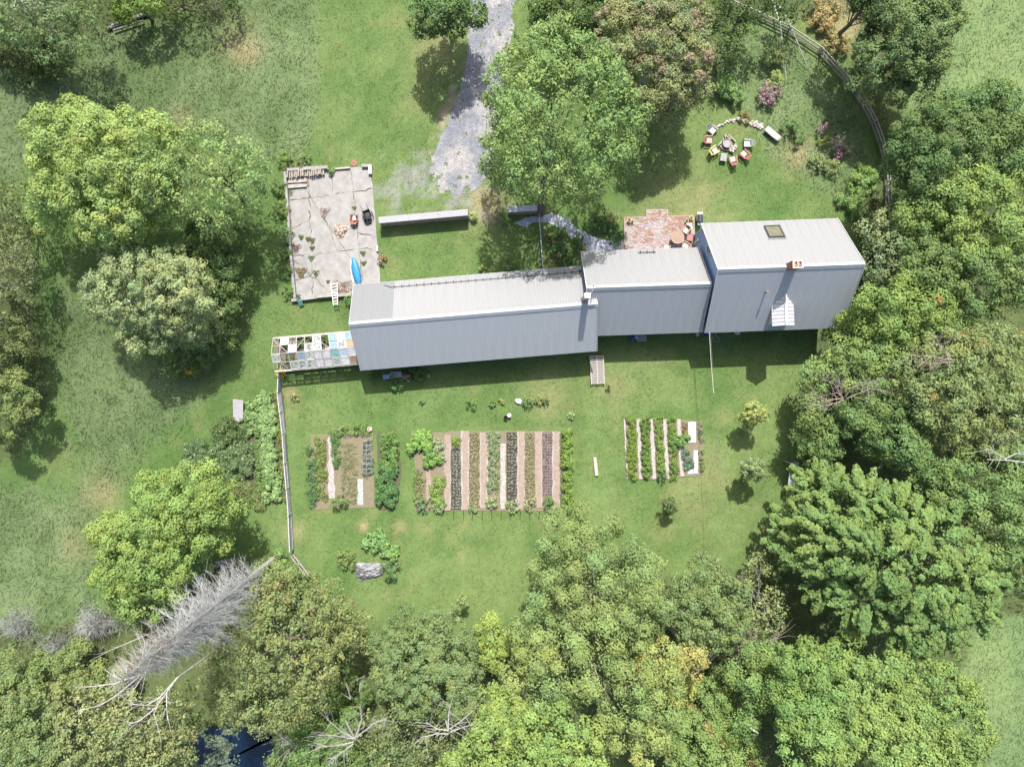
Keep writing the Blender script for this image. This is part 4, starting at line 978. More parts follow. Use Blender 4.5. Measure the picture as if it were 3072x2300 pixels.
# ------------------------------------------------------------------ woodsheds
def woodshed(label, nw, ne, sw, se, h, roof_m, nroof, base_py_off, logm, seed):
    rr = random.Random(seed); NW, NE, SW, SE = [P(q[0], q[1], h) for q in (nw, ne, sw, se)]
    c = (NW + SE) / 2; t = thing('woodshed', label, 'woodshed', (c.x, c.y, 0)); dn = .06
    for i in range(nroof):
        a, b = (i + .004) / nroof, (i + 1 - .004) / nroof
        q = [SW.lerp(SE, a), SW.lerp(SE, b), NW.lerp(NE, b) + Vector((0, 0, .12)), NW.lerp(NE, a) + Vector((0, 0, .12))]
        V = []; u = (SE - SW).normalized(); L = (q[1] - q[0]).length; n = 5; mb = MB()
        low, hi = [], []
        for k in range(n):                                # standing ribs across the sheet, running along it
            t0, t1 = k / n, (k + 1) / n
            A_, B_, C_, D_ = q[0].lerp(q[3], t0), q[1].lerp(q[2], t0), q[1].lerp(q[2], t1), q[0].lerp(q[3], t1)
            D_ = D_ + Vector((0, 0, .02)); C_ = C_ + Vector((0, 0, .02)); dz_ = Vector((0, 0, -.03))
            mb.add([A_, B_, C_, D_, A_ + dz_, B_ + dz_, C_ + dz_, D_ + dz_], [(0, 1, 2, 3), (7, 6, 5, 4), (0, 4, 5, 1), (2, 6, 7, 3), (0, 3, 7, 4), (1, 5, 6, 2)])
        mb.build('roof_sheet', roof_m, t, world=True)
    u = (SE - SW).normalized(); L = (SE - SW).length; n_ = Vector((-u.y, u.x, 0)); D = (NW - SW).length
    posts = int(L / 1.4)
    for i in range(posts + 1):
        for q in (.08, D - .08):
            p = SW + u * (.05 + (L - .1) * i / posts) + n_ * q; mb = MB(); mb.beam((p.x, p.y, 0), (p.x, p.y, h - .03), .08, .08); mb.build('post', WOOD, t, world=True)
    mb = MB(); r_ = .062; z = r_                            # cord wood, ends facing out
    while z < h - .12:
        x = r_ + .05
        while x < L - .05:
            rr_ = r_ * (.7 + .45 * rr.random()); p = SW + u * (x + rr.random() * .02) - n_ * (.03 - .04 * rr.random()); e = p + n_ * (D * .9); tn = .7 + .6 * rr.random()
            p1, e1 = Vector((p.x, p.y, z)), Vector((e.x, e.y, z)); mb.tube([p1, e1], rr_, 6, (tn, tn * (.95 + .1 * rr.random()), tn * .95)); x += r_ * 2
        z += r_ * 1.85
    o = mb.build('cordwood', logm, t, world=True); o['kind'] = 'stuff'
    return t
CORD = mat('cordwood', (.34, .30, .27), (.24, .205, .18), 9, .9, attr=True)
woodshed('long open woodshed with three bright white roof sheets over stacked cordwood', (1135, 652), (1403, 628), (1136, 670), (1405, 646), 1.45, mat('white_sheet', (.42, .41, .42), (.38, .375, .385), 1, .4), 3, 0, CORD, 3)
woodshed('short woodshed with a grey-blue roof under the big tree by the path', (1524, 620), (1612.6, 615.6), (1524.5, 637), (1612.6, 632), 1.15, mat('grey_sheet', (.36, .38, .41), (.30, .32, .35), 2, .45), 1, 0, CORD, 5)

# ------------------------------------------------------------------ brick patio
PAT = [(1871, 654), (2080, 648), (2082, 756), (1874, 760)]; STEP = [(1938, 630), (2002, 629.5), (2003, 650), (1939, 652)]
def bricks(name, label, poly, z0, ang, cat='patio'):
    W = [P(*q) for q in poly]; c = sum(W, Vector((0, 0, 0))) / 4; t = thing(name, label, cat, c)
    mb = MB(); mb.prism([tuple(q[:2]) for q in W], -.03, z0 - .02); mb.build('bedding', mat('sand_joint', (.26, .235, .21), None, 9, .95), t, world=True)
    u = Vector((math.cos(ang), math.sin(ang), 0)); v = Vector((-u.y, u.x, 0)); mb = MB(); cols = [(.88, .92, .92), (.80, .84, .86), (.95, 1.02, 1.05), (.72, .74, .76)]
    whit = [(1.0, 1.45, 1.75), (1.1, 1.65, 2.0), (.8, 1.15, 1.4)]
    poly2 = np.array([(q.x, q.y) for q in W]); cx, cy = c.x, c.y; bw, bl = .108, .215
    for j in range(-22, 23):
        for i in range(-20, 21):
            p = c + u * ((i + (.5 if j % 2 else 0)) * bl) + v * (j * bw)
            if not inpoly(np.array([p.x]), np.array([p.y]), [tuple(q) for q in poly2])[0]: continue
            x, y = p.x, p.y; f = .5 * fbm(np.array([x / 1.6]), np.array([y / 1.2]), 61)[0] + .5 * fbm(np.array([x / .5]), np.array([y / .14]), 63, 2)[0]
            cc = rnd.choice(whit) if f + rnd.uniform(-.05, .05) > .465 else rnd.choice(cols)
            cc = tuple(k * rnd.uniform(.8, 1.15) for k in cc); z = z0 + rnd.uniform(-.006, .008); a, b = bl / 2 - .008, bw / 2 - .007
            q = [p + u * sx * a + v * sy * b for sx, sy in ((-1, -1), (1, -1), (1, 1), (-1, 1))]
            mb.add([(e.x, e.y, z0 - .03) for e in q] + [(e.x, e.y, z) for e in q], [(4, 5, 6, 7), (0, 1, 5, 4), (1, 2, 6, 5), (2, 3, 7, 6), (3, 0, 4, 7)], cc)
    o = mb.build('bricks', mat('paving_brick', (.34, .20, .15), (.27, .155, .12), 12, .9, attr=True), t, world=True); o['kind'] = 'stuff'
    for i in range(4):
        a, b = W[i], W[(i + 1) % 4]; mb = MB(); mb.beam((a.x, a.y, z0 / 2), (b.x, b.y, z0 / 2), .07, z0 + .01); mb.build('edging', mat('edging', (.34, .24, .19), None, 6), t, world=True)
    return t
bricks('brick_patio', 'worn red and whitish brick patio beside the blue house', PAT, .22, R(1.2))
bricks('brick_step', 'small brick step projecting from the patio onto the lawn', STEP, .12, R(1.0), 'step')
for i, (x, lab) in enumerate(((1850, 'wooden step board nearest the pale gravel path'), (1857.5, 'middle wooden step board between path and patio'), (1866, 'wide wooden step board against the brick patio'))):
    mb = MB(); mb.box(-.10 - .02 * i, .10 + .02 * i, -.62, .62, 0, .07 + .06 * i); o = mb.build('step_board', WOOD); o.location = P(x, 739); o.rotation_euler.z = R(2); tag(o, lab, 'step')
ZP = .23
t = thing('patio_table', 'round slatted wooden table on the brick patio', 'table', P(2026, 717, 0) + Vector((0, 0, ZP)))
for i in range(11):
    y = -.55 + i * .11; hw = math.sqrt(max(.01, .62 ** 2 - y * y)); mb = MB(); mb.box(-hw, hw, y - .048, y + .048, .70, .725); mb.build('slat', mat('teak', (.31, .215, .16), (.25, .17, .125), 7), t)
mb = MB(); k = 28
V = [(r_ * math.cos(6.283 * i / k), r_ * math.sin(6.283 * i / k), z) for r_, z in ((.57, .69), (.66, .69), (.66, .735), (.57, .735)) for i in range(k)]
mb.add(V, [(a * k + i, a * k + (i + 1) % k, ((a + 1) % 4) * k + (i + 1) % k, ((a + 1) % 4) * k + i) for a in range(4) for i in range(k)]); mb.build('rim', MT['teak'], t)
for a in (.8, 2.37, 3.94, 5.5): mb = MB(); mb.beam((.4 * math.cos(a), .4 * math.sin(a), 0), (.36 * math.cos(a), .36 * math.sin(a), .70), .06, .06); mb.build('leg', MT['teak'], t)

def chair_parts(t, m_seat, m_frame, kind='low', cushion=None):
    """seat faces -y (front), back leans to +y"""
    if kind == 'low': sw2, sz, bt, tilt = .29, .33, .82, .40
    else: sw2, sz, bt, tilt = .24, .44, .88, .16
    for i in range(6):
        y = -.27 + i * .092; z = sz - (i * .018 if kind == 'low' else 0)
        mb = MB(); mb.box(-sw2, sw2, y - .04, y + .04, z - .02, z); mb.build('seat_slat', m_seat, t)
    for i in range(5):
        x = -sw2 + .05 + i * (2 * sw2 - .1) / 4; top = bt - .05 * abs(i - 2)
        mb = MB(); mb.beam((x, .26, sz - .08), (x * 1.1, .26 + tilt, top), .10, .02, up=Vector((0, 1, 0))); mb.build('back_slat', m_frame, t)
    for s in (-1, 1):
        mb = MB(); mb.beam((s * (sw2 + .06), -.34, sz + .2), (s * (sw2 + .04), .36, sz + .19), .11, .025); mb.build('arm', m_frame, t)
        mb = MB(); mb.beam((s * (sw2 + .03), -.29, 0), (s * (sw2 + .03), -.29, sz + .19), .05, .09); mb.build('leg', m_frame, t)
        mb = MB(); mb.beam((s * (sw2 + .01), .40, 0), (s * (sw2 + .01), -.3, sz - .03), .035, .10) if kind == 'low' else mb.beam((s * (sw2 + .01), .3, 0), (s * (sw2 + .01), .3, sz + .19), .04, .05); mb.build('leg', m_frame, t)
    mb = MB(); mb.box(-sw2, sw2, .24 + tilt * .45, .27 + tilt * .45, sz + .12, sz + .2); mb.build('back_rail', m_frame, t)
    if cushion: mb = MB(); mb.box(-sw2 + .02, sw2 - .02, -.29, .22, sz + .01, sz + .08); mb.build('cushion', cushion, t)
TEAK = MT['teak']; TANC = mat('tan_cushion', (.50, .40, .32), (.42, .34, .27), 6)
G = 'chairs round the patio table'
t0 = thing('patio_chair', 'tan slatted chair between the patio table and the flower pots', 'chair', P(2052, 695) + Vector((0, 0, ZP)), R(-35), G); chair_parts(t0, TANC, TEAK, 'high', TANC)
copy_thing(t0, P(2053, 741) + Vector((0, 0, ZP)), R(-120), 'tan slatted patio chair tucked beside the blue wall', G)
copy_thing(t0, P(1994, 748) + Vector((0, 0, ZP)), R(160), 'tan slatted patio chair farthest from the blue wall, at the wing eave', G)
mb = MB(); mb.box(-.28, .28, -.26, .26, .0, .40); mb.box(-.3, .3, -.28, .28, .40, .46); o = mb.build('storage_box', mat('faded_red', (.32, .14, .125), (.26, .12, .11), 5)); o.location = P(2065, 718) + Vector((0, 0, ZP)); o.rotation_euler.z = R(-8); tag(o, 'faded red box beside the round patio table', 'box')
mb = MB(); mb.box(-.26, .26, -.30, .30, .42, .46)
for x in (-.22, .22):
    for y in (-.26, .26): mb.box(x - .02, x + .02, y - .02, y + .02, 0, .42)
o = mb.build('side_table', mat('green_stripe', (.35, .42, .36), (.55, .50, .42), 14, stretch=(1, 9, 1))); o.location = P(2063, 683) + Vector((0, 0, ZP)); o.rotation_euler.z = R(10); tag(o, 'small striped side table below the two flower pots', 'table')
POT = mat('pale_pot', (.50, .46, .25), (.40, .36, .2), 6); CLAY = mat('terracotta', (.34, .15, .09), None, 6)
def pot(label, px, py, r, h, z, m, colour, accent=None, seed=1):
    t = thing('flower_pot', label, 'flower pot', P(px, py) + Vector((0, 0, z))); mb = MB(); mb.lathe(0, 0, [(r * .7, 0), (r, h), (r * 1.06, h), (r * 1.06, h + .03), (r * .9, h + .03), (r * .85, h - .04)], 14); mb.build('pot', m, t)
    n = 60; rg = np.random.default_rng(seed); d = norm(rg.normal(size=(n, 3)) + np.array((0, 0, .8))); o_ = np.array(t.location)
    C = np.array(colour) * (.7 + .6 * rg.random((n, 1)))
    if accent: C[:12] = accent
    quads('plant', o_ + np.array((0, 0, h + .03)) + d * r * .72, d, np.full(n, .10), C, LEAF, t)
pot('yellow-rimmed pot of green leaves at the lawn corner of the patio nearest the tree', 1885, 664, .19, .3, ZP, POT, (.12, .2, .05), None, 1)
pot('yellow-rimmed flower pot closest to the black grill', 2070, 657, .19, .3, ZP, POT, (.14, .22, .07), None, 2)
pot('yellow-rimmed flower pot between the striped side table and its twin', 2057, 666, .19, .3, ZP, POT, (.12, .2, .06), None, 3)
pot('small terracotta pot beside the lone yellow-rimmed pot', 1895, 668, .11, .2, ZP, CLAY, (.2, .15, .08), (.4, .15, .1), 4)
pot('dark terracotta pot tight against the patio edge by the grill', 2071, 667, .14, .25, ZP, CLAY, (.08, .14, .05), None, 5)
# grill
t = thing('grill', 'black gas grill with side shelf between patio and blue house', 'grill', P(2094, 661), R(1))
mb = MB(); mb.box(-.26, .26, -.38, .38, .1, .75); mb.build('cabinet', DARK, t)
V = []; k = 8
for y in (-.36, .36):
    for i in range(k + 1): a = math.pi * i / k; V.append((-.27 * math.cos(a), y, .78 + .24 * math.sin(a)))
mb = MB(); mb.add(V, [(i, k + 1 + i, k + 2 + i, i + 1) for i in range(k)] + [tuple(range(k + 1)), tuple(range(2 * k + 1, k, -1))]); lid = mb.build('lid', mat('grill_lid', (.05, .05, .055), (.035, .035, .04), 4, .35), t)
mb = MB(); mb.tube([(-.3, -.25, .88), (-.34, -.2, .9), (-.34, .2, .9), (-.3, .25, .88)], .015, 5); mb.build('handle', mat('steel', (.5, .5, .5), None, 4, .3, .6), lid)
mb = MB(); mb.box(-.25, .25, .40, .64, .76, .79); mb.build('side_shelf', MT['steel'], t)
mb = MB(); mb.box(-.25, .25, -.64, -.40, .76, .79); mb.build('side_shelf', MT['teal_trim'], t)
for x in (-.22, .22):
    for y in (-.33, .33): mb = MB(); mb.tube([(x - .02, y, .06), (x + .02, y, .06)], .06, 8); mb.build('wheel', DARK, t)

# ------------------------------------------------------------------ fire circle
fc = P(2178, 434)
t = thing('fire_pit', 'round rusty fire drum with a grate in the middle of the chair circle', 'fire pit', fc)
mb = MB(); k = 24
V = [(r_ * math.cos(6.283 * i / k), r_ * math.sin(6.283 * i / k), z) for r_, z in ((.42, 0), (.45, .42), (.40, .42), (.38, .1)) for i in range(k)]
mb.add(V, [(a * k + i, a * k + (i + 1) % k, (a + 1) * k + (i + 1) % k, (a + 1) * k + i) for a in range(3) for i in range(k)]); mb.build('drum', mat('drum_rust', (.26, .17, .15), (.17, .12, .11), 7), t)
mb = MB(); mb.lathe(0, 0, [(.38, .30), (.38, .33)], 20); mb.build('ash_bed', mat('ash', (.36, .33, .36), (.24, .22, .24), 9, .95), t)
for i in range(7):
    x = -.36 + i * .12; hw = math.sqrt(.41 ** 2 - x * x); mb = MB(); mb.tube([(x, -hw, .43), (x, hw, .43)], .012, 5); mb.build('grate_bar', MT['steel'], t)
for i in range(9):
    a = R(200 + i * 17.5); mb = MB(); mb.rock(.58 * math.cos(a), .58 * math.sin(a), .08, .12, .10, .12, i + 3); mb.build('stone', STONE, t)
t = thing('firewood', 'long split logs leaning round the fire drum on its far side', 'firewood', fc + Vector((.15, .55, 0)))
for i, (x0, y0, x1, y1, r_) in enumerate(((-.22, .60, .30, .2, .07), (.0, .68, .62, .12, .08), (.25, .5, .75, -.05, .07), (-.55, .15, -.75, -.30, .05), (-.5, .3, -.35, .0, .05), (-.28, .30, -.3, .75, .06), (-.7, -.05, -1.0, -.45, .05))):
    mb = MB(); mb.tube([(x0, y0 - .3, .1 + .02 * i), (x1, y1 - .3, .12 + .02 * i)], r_, 7); mb.build('log', LOGM if i % 2 else TIMB, t)
t = thing('log_pile', 'small heap of cut log rounds beside the fire drum', 'log pile', fc + Vector((.62, -.45, 0)))
for i, (x, y, r_) in enumerate(((-.12, .15, .13), (.12, .2, .12), (-.02, -.05, .14), (.2, -.05, .10), (-.28, -.18, .13), (-.05, -.30, .12), (.22, .38, .12), (.30, .15, .1), (-.35, .0, .09))):
    mb = MB(); mb.tube([(x, y, 0), (x + .03, y, .24 + .05 * (i % 3))], r_, 9); mb.build('log', TIMB if i % 3 else LOGM, t)
SEATP = mat('pale_cushion', (.36, .32, .29), (.30, .26, .235), 6); RED = mat('red_paint', (.29, .095, .075), (.24, .10, .085), 6, .6); ORG = mat('orange_red_paint', (.32, .12, .075), (.26, .11, .075), 6, .6)
YEL = mat('yellow_paint', (.46, .40, .12), (.36, .30, .14), 6, .6); GRYW = mat('grey_white_wood', (.29, .29, .28), (.23, .23, .22), 6)
def fire_chair(label, px, py, ms, mf, cush, g='chairs round the fire pit', jig=0):
    p = P(px, py); d = p - fc; rz = math.atan2(d.y, d.x) - math.pi / 2 + R(jig)
    t = thing('garden_chair', label, 'chair', p, rz, g); chair_parts(t, ms, mf, 'low', cush); return t
WHT = mat('white_seat', (.46, .46, .45), (.40, .40, .39), 4)
fire_chair('weathered white armchair nearest the start of the stone arc', 2134.5, 395, WHT, GRYW, WHT)
fire_chair('orange-red chair with pale seat between white and yellow chairs', 2123, 424, SEATP, ORG, SEATP, jig=8)
fire_chair('tan seated chair with yellow arms across from the stone bench', 2140, 455, SEATP, YEL, SEATP, jig=5)
fire_chair('red chair with pale seat next to the grey square table', 2195, 483, SEATP, RED, SEATP, jig=-5)
fire_chair('bright red chair with pale seat turned towards the white chair', 2229, 466, SEATP, RED, SEATP, jig=-12)
fire_chair('weathered white armchair standing closest to the stone bench', 2238, 434, WHT, GRYW, WHT)
t = thing('side_table', 'grey square wooden table between tan and red fire circle chairs', 'table', P(2167, 476), R(-8))
for i in range(5): mb = MB(); mb.box(-.30, .30, -.36 + i * .15, -.23 + i * .15, .42, .45); mb.build('slat', GRYW, t)
for x in (-.25, .25):
    for y in (-.30, .30): mb = MB(); mb.box(x - .03, x + .03, y - .03, y + .03, 0, .42); mb.build('leg', GRYW, t)
t = thing('stone_arc', 'low curved wall of mixed field stones behind the fire pit', 'stone wall', P(2200, 365))
arc = [(610, 345, 5), (650, 322, 9), (680, 300, 10), (738, 286, 10), (790, 255, 8), (820, 225, 9), (880, 208, 11), (925, 205, 10), (965, 192, 10), (1030, 175, 14), (1085, 198, 9), (1120, 205, 9), (1170, 205, 12), (1225, 245, 11), (1262, 258, 11),
       (1310, 225, 10), (1330, 268, 12), (1375, 245, 12), (1400, 290, 12), (1350, 305, 11), (1440, 300, 14), (1415, 335, 12), (1475, 285, 12), (1480, 335, 11), (1455, 365, 9), (945, 235, 7), (1150, 235, 8), (1290, 290, 9), (1060, 215, 8), (860, 232, 7)]
pink = mat('pink_stone', (.42, .31, .28), (.30, .22, .20), 5, .9, bump=.02, bscale=9); pale = mat('pale_stone', (.45, .43, .40), (.32, .31, .29), 5, .9, bump=.02, bscale=9)
for i, (x, y, r_) in enumerate(arc):
    p = P(2050 + x / 6.32, 330 + y / 6.32) - t.location; mb = MB(); q = r_ * M * .36 * 1.25; mb.rock(p.x, p.y, q * .4, q * (1 + .2 * (i % 2)), q, q * .95, i + 20); mb.build('stone', (STONE, pink, pale)[(i * 7) % 3], t)
t = thing('stone_bench', 'grey granite slab bench at the end of the stone arc', 'bench', P(2313, 405), R(-41))
mb = MB(); mb.prism([(-.86, -.28), (-.80, .27), (.84, .30), (.88, -.24), (.1, -.30)], .36, .48); mb.build('seat', GRANITE, t)
for x in (-.6, .6): mb = MB(); mb.box(x - .12, x + .12, -.2, .2, 0, .36); mb.build('leg', STONE, t)

# ------------------------------------------------------------------ fences
def fence(name, label, pts, h, rails, m, pgap=2.6, post=.10, rail=(.05, .12), cat='fence', span_parts=True, spread=0.0, top=None):
    a = P(*pts[0]); t = thing(name, label, cat, a); pl_ = [P(*q) for q in pts]
    for i in range(len(pl_) - 1):
        p, q = pl_[i], pl_[i + 1]; L = (q - p).length; k = max(1, round(L / pgap)); u = (q - p).normalized(); v = Vector((-u.y, u.x, 0))
        for j in range(k + (1 if i == len(pl_) - 2 else 0)):
            c = p.lerp(q, j / k); mb = MB(); mb.beam((c.x, c.y, -.05), (c.x, c.y, h + .08), post, post); mb.build('post', m, t, world=True)
        for j in range(k):
            c, d = p.lerp(q, j / k), p.lerp(q, (j + 1) / k)
            for r_ in range(rails):
                z = h * (r_ + .75) / rails if rails > 1 else h; off = v * (spread * ((r_ % 2) - .5) + rnd.uniform(-.02, .02)); mb = MB()
                mb.beam(Vector((c.x, c.y, z + rnd.uniform(-.03, .03))) + off - u * .1, Vector((d.x, d.y, z + rnd.uniform(-.03, .03))) + off + u * .1, rail[0], rail[1]); mb.build('rail', m, t, world=True)
    return t
FW = mat('silver_wood', (.40, .40, .39), (.26, .265, .265), 5, .85, bump=.006, bscale=40)
fence('garden_fence', 'long silvery rail fence running down the west side of the garden', [(845, 1118), (843, 1176), (850, 1235), (857, 1299), (863, 1385), (869, 1460), (875, 1540), (880, 1645)], 1.15, 4, FW, 4.2, .12, (.10, .15))
fence('garden_fence', 'short leaning section of grey rails beyond the gap at the fence end', [(886, 1662), (930, 1720)], 1.1, 3, WOOD, 2.0, .10, (.09, .13), spread=.12)
fence('rail_fence', 'curving double split rail fence along the wild upper garden', [(2150, -20), (2181, 14), (2267, 52), (2362, 97), (2457, 161), (2525, 235), (2584, 312), (2615, 371), (2638, 435), (2652, 500), (2655, 560), (2658, 625)], .95, 4, WOOD, 3.1, .12, (.07, .10), spread=.16)
fence('white_fence', 'thin white painted rail beside the top of the drive', [(1607, -30), (1606, 20), (1596, 84), (1596, 140)], .9, 2, WHITE, 2.2, .07, (.05, .09))
fence('bed_fence', 'narrow grey rail fence between the lawn and the flower bed path', [(1617, 652), (1622, 720), (1628, 803)], .95, 2, FW, 2.3, .07, (.07, .09))
fence('rail_fence', 'old grey rails crossing the clearing in the lower woods', [(2058, 2022), (2105, 1985), (2150, 1940)], 1.0, 3, WOOD, 2.4, .1, (.08, .12), spread=.14)
def pole(name, label, pts, r0, r1, m, cat='pole'):
    q = [P(*p) for p in pts]; mb = MB(); k = len(q); mb.tube(q, [r0 + (r1 - r0) * i / (k - 1) for i in range(k)], 7); return tag(mb.build(name, m), label, cat)
pole('birch_pole', 'long thin pale pole leaning over the rail fence, the straighter one', [(2318, 2, .2), (2342, 75, 1.1), (2350, 160, 1.0), (2360, 245, .3)], .07, .035, DEADP)
pole('birch_pole', 'long thin pale pole leaning across the fence and bending outwards', [(2330, 8, .2), (2365, 62, 1.1), (2393, 130, 1.0), (2421, 198, .3)], .07, .035, DEADP)
# overhead line
q = [P(2131, 993, 5.0), P(2138, 1100, 5.0), P(2150, 1250, 4.9), P(2162, 1450, 5.2), P(2178, 1650, 5.8), P(2205, 1900, 6.8), P(2262, 2190, 8.0)]
mb = MB(); mb.tube(q, .014, 5); tag(mb.build('power_line', mat('cable', (.13, .13, .12), None, 3)), 'long overhead cable running from the house over the lawn into the woods', 'cable')
q = [P(2128, 996, 4.5), P(2133, 1080, 4.4), P(2141, 1180, 4.4), P(2148, 1300, 4.3)]
mb = MB(); mb.tube(q[:3], .02, 5); tag(mb.build('clothesline', mat('pale_rope', (.6, .55, .45), None, 3)), 'pale rope line leaving the house corner beside the overhead cable', 'line')
mb = MB(); mb.tube([P(2262, 2190, 0), P(2262, 2190, 8.3)], [.14, .10], 8); a, b = P(2250, 2182, 7.9), P(2275, 2198, 7.9); mb.beam(a, b, .08, .08); tag(mb.build('utility_pole', WOOD), 'wooden utility pole among the lower trees carrying the cable', 'pole')

# ------------------------------------------------------------------ vegetable garden
PINK = mat('mulch_paper', (.27, .21, .165), (.20, .155, .12), 3, .95, bump=.01, bscale=10); WFAB = mat('white_fabric', (.35, .33, .31), (.22, .19, .165), 5, .9); GFAB = mat('grey_fabric', (.33, .34, .33), (.22, .23, .22), 5, .9)
DSOIL = mat('dark_soil', (.055, .045, .04), (.032, .026, .023), 9, .95, bump=.02, bscale=16); TSOIL = mat('dry_soil', (.19, .155, .105), (.12, .115, .065), 6, .95, bump=.03, bscale=14)
def bed(name, poly, m, z=.03):
    mb = MB(); k = []
    for i in range(len(poly)):
        a, b = poly[i], poly[(i + 1) % len(poly)]; n = max(1, int(math.hypot(b[0] - a[0], b[1] - a[1]) / 12))
        for j in range(n):
            x, y = a[0] + (b[0] - a[0]) * j / n, a[1] + (b[1] - a[1]) * j / n; k.append((x + rnd.uniform(-1.3, 1.3), y + rnd.uniform(-1.3, 1.3)))
    mb.prism([tuple(P(*q)[:2]) for q in k], -.03, z); return tag(mb.build(name, m), None, None, kind='structure')
bed('garden_bed_ground', [(1232, 1292), (1335, 1298), (1355, 1292), (1715, 1292), (1716, 1532), (1245, 1532), (1246, 1400)], TSOIL)
bed('garden_bed_ground', [(933, 1305), (1010, 1300), (1118, 1296), (1125, 1522), (940, 1528)], TSOIL)
bed('garden_bed_ground', [(1870, 1252), (2106, 1262), (2112, 1425), (1985, 1438), (1880, 1436)], TSOIL)
bed('garden_bed_ground', [(1130, 1300), (1185, 1290), (1205, 1400), (1190, 1525), (1135, 1530)], SOIL)
bed('garden_bed_ground', [(770, 1190), (850, 1180), (872, 1500), (800, 1515), (740, 1440), (700, 1330)], SOIL)
def strip(name, label, x0, x1, y0, y1, m, z=.05, shear=0, edges=None, wob=1.9, cat='garden path'):
    """a wrinkled sheet laid between the rows, edges wandering"""
    t = thing(name, label, cat, P((x0 + x1) / 2, (y0 + y1) / 2)); n = 26; sd_ = rnd.random() * 99
    def edge(x, s): return [(x + (fbm(np.array([y / 18 + sd_ + s * 9]), np.array([s * 3.1]), 71)[0] - .5) * wob * 4 + shear * (y - y0) / (y1 - y0), y) for y in np.linspace(y0, y1, n)]
    L_, R_ = edge(x0, 0), edge(x1, 1); mb = MB(); V = []
    for a, b in zip(L_, R_):
        for q in (0, .33, .66, 1):
            p = P(a[0] + (b[0] - a[0]) * q, a[1]); V.append((p.x, p.y, z + rnd.uniform(0, .03)))
    mb.add(V, [(i * 4 + k, i * 4 + k + 1, (i + 1) * 4 + k + 1, (i + 1) * 4 + k) for i in range(n - 1) for k in range(3)]); mb.build('sheet', m, t, world=True)
    for s, E in ((0, L_), (1, R_)):
        if edges and edges[s]:
            mb = MB(); V = []
            for i, (x, y) in enumerate(E):
                wd = edges[s] * (.4 + 1.3 * fbm(np.array([y / 22 + s * 5 + sd_]), np.array([2.2]), 73)[0])
                p, q = P(x - wd / 2, y), P(x + wd / 2, y); V += [(p.x, p.y, z + .035), ((p.x + q.x) / 2, p.y, z + .07), (q.x, q.y, z + .035)]
            mb.add(V, [(i * 3 + k, i * 3 + k + 1, (i + 1) * 3 + k + 1, (i + 1) * 3 + k) for i in range(n - 1) for k in (0, 1)]); mb.build('edging', WFAB, t, world=True)
    return t
strip('mulch_path', 'pinkish mulch path running beside the silvery herb clump', 1333, 1351, 1304, 1530, PINK, edges=(1.5, 3))
strip('mulch_path', 'mulch path with the widest white left edge, right of the dark green-topped row', 1386, 1406, 1292, 1528, PINK, edges=(5, 4))
strip('mulch_path', 'mulch path between the first dry seedling row and the pale leafy row', 1441, 1462, 1296, 1524, PINK, edges=(4, 5))
strip('mulch_path', 'patchy white fabric path with a dark hole beside the black-soil row', 1501, 1517, 1330, 1526, WFAB, edges=(0, 0), wob=1.6)
strip('mulch_path', 'mulch path on the right side of the middle black-soil row', 1553, 1573, 1294, 1528, PINK, edges=(4, 3))
strip('mulch_path', 'mulch path with a fading white edge left of the purple seedlings', 1606, 1625, 1294, 1522, PINK, edges=(2, 3))
strip('mulch_path', 'pink mulch path between purple seedlings and the tall bean row', 1659, 1678, 1294, 1530, PINK, edges=(4, 3))
strip('mulch_path', 'short narrow mulch path near the squash clump corner', 1278, 1293, 1410, 1505, PINK)
strip('fabric_path', 'winding white fabric path in the weedy left bed', 984, 1003, 1304, 1494, WFAB, shear=2, wob=3.2)
strip('fabric_path', 'short grey fabric strip in the weedy left bed', 1073, 1090, 1436, 1514, GFAB, wob=.8)
for x, lab, e in ((1873, 'thin white path at the outer left edge of the lush bed', (2, 0)), (1913, 'white path between first and second lush rows', (2, 2)), (1953, 'white path with a blue-tinged top between lush rows', (2, 2)), (1993, 'white path crossing the middle of the lush bed', (2, 2)), (2036, 'white path fading beside the broad-leaved plant', (2, 2))):
    strip('fabric_path', lab, x - (3 if x == 1873 else 5.5), x + (2 if x == 1873 else 5.5), 1256, 1436 if x < 2030 else 1428, WFAB, shear=10, wob=1.4)
strip('ground_sheet', 'bright white sheet with holes at the top of the lush bed', 2064, 2087, 1265, 1327, WHITE, z=.10, wob=.3, cat='sheet')
strip('ground_sheet', 'upright white sheet low in the lush bed, right of the orange flower', 2080, 2093, 1350, 1420, WHITE, z=.10, wob=.5, cat='sheet')
strip('ground_sheet', 'short white sheet lying across the foot of the lush bed', 2062, 2079, 1404, 1421, WHITE, z=.10, wob=.3, cat='sheet')
for nm, x0, x1, y0, y1 in (('a', 1354, 1385, 1346, 1528), ('b', 1520, 1552, 1296, 1512)):
    strip('soil_row', 'black soil planting strip ' + ('below the bushy parsley' if nm == 'a' else 'in the middle of the big bed'), x0, x1, y0, y1, DSOIL, .05, cat='planting strip', wob=.5)
strip('soil_row', 'purplish soil planting strip with regular dark seedlings', 1627, 1657, 1296, 1488, mat('purple_soil', (.16, .12, .115), (.10, .075, .07), 7, .95), .05, cat='planting strip', wob=.5)
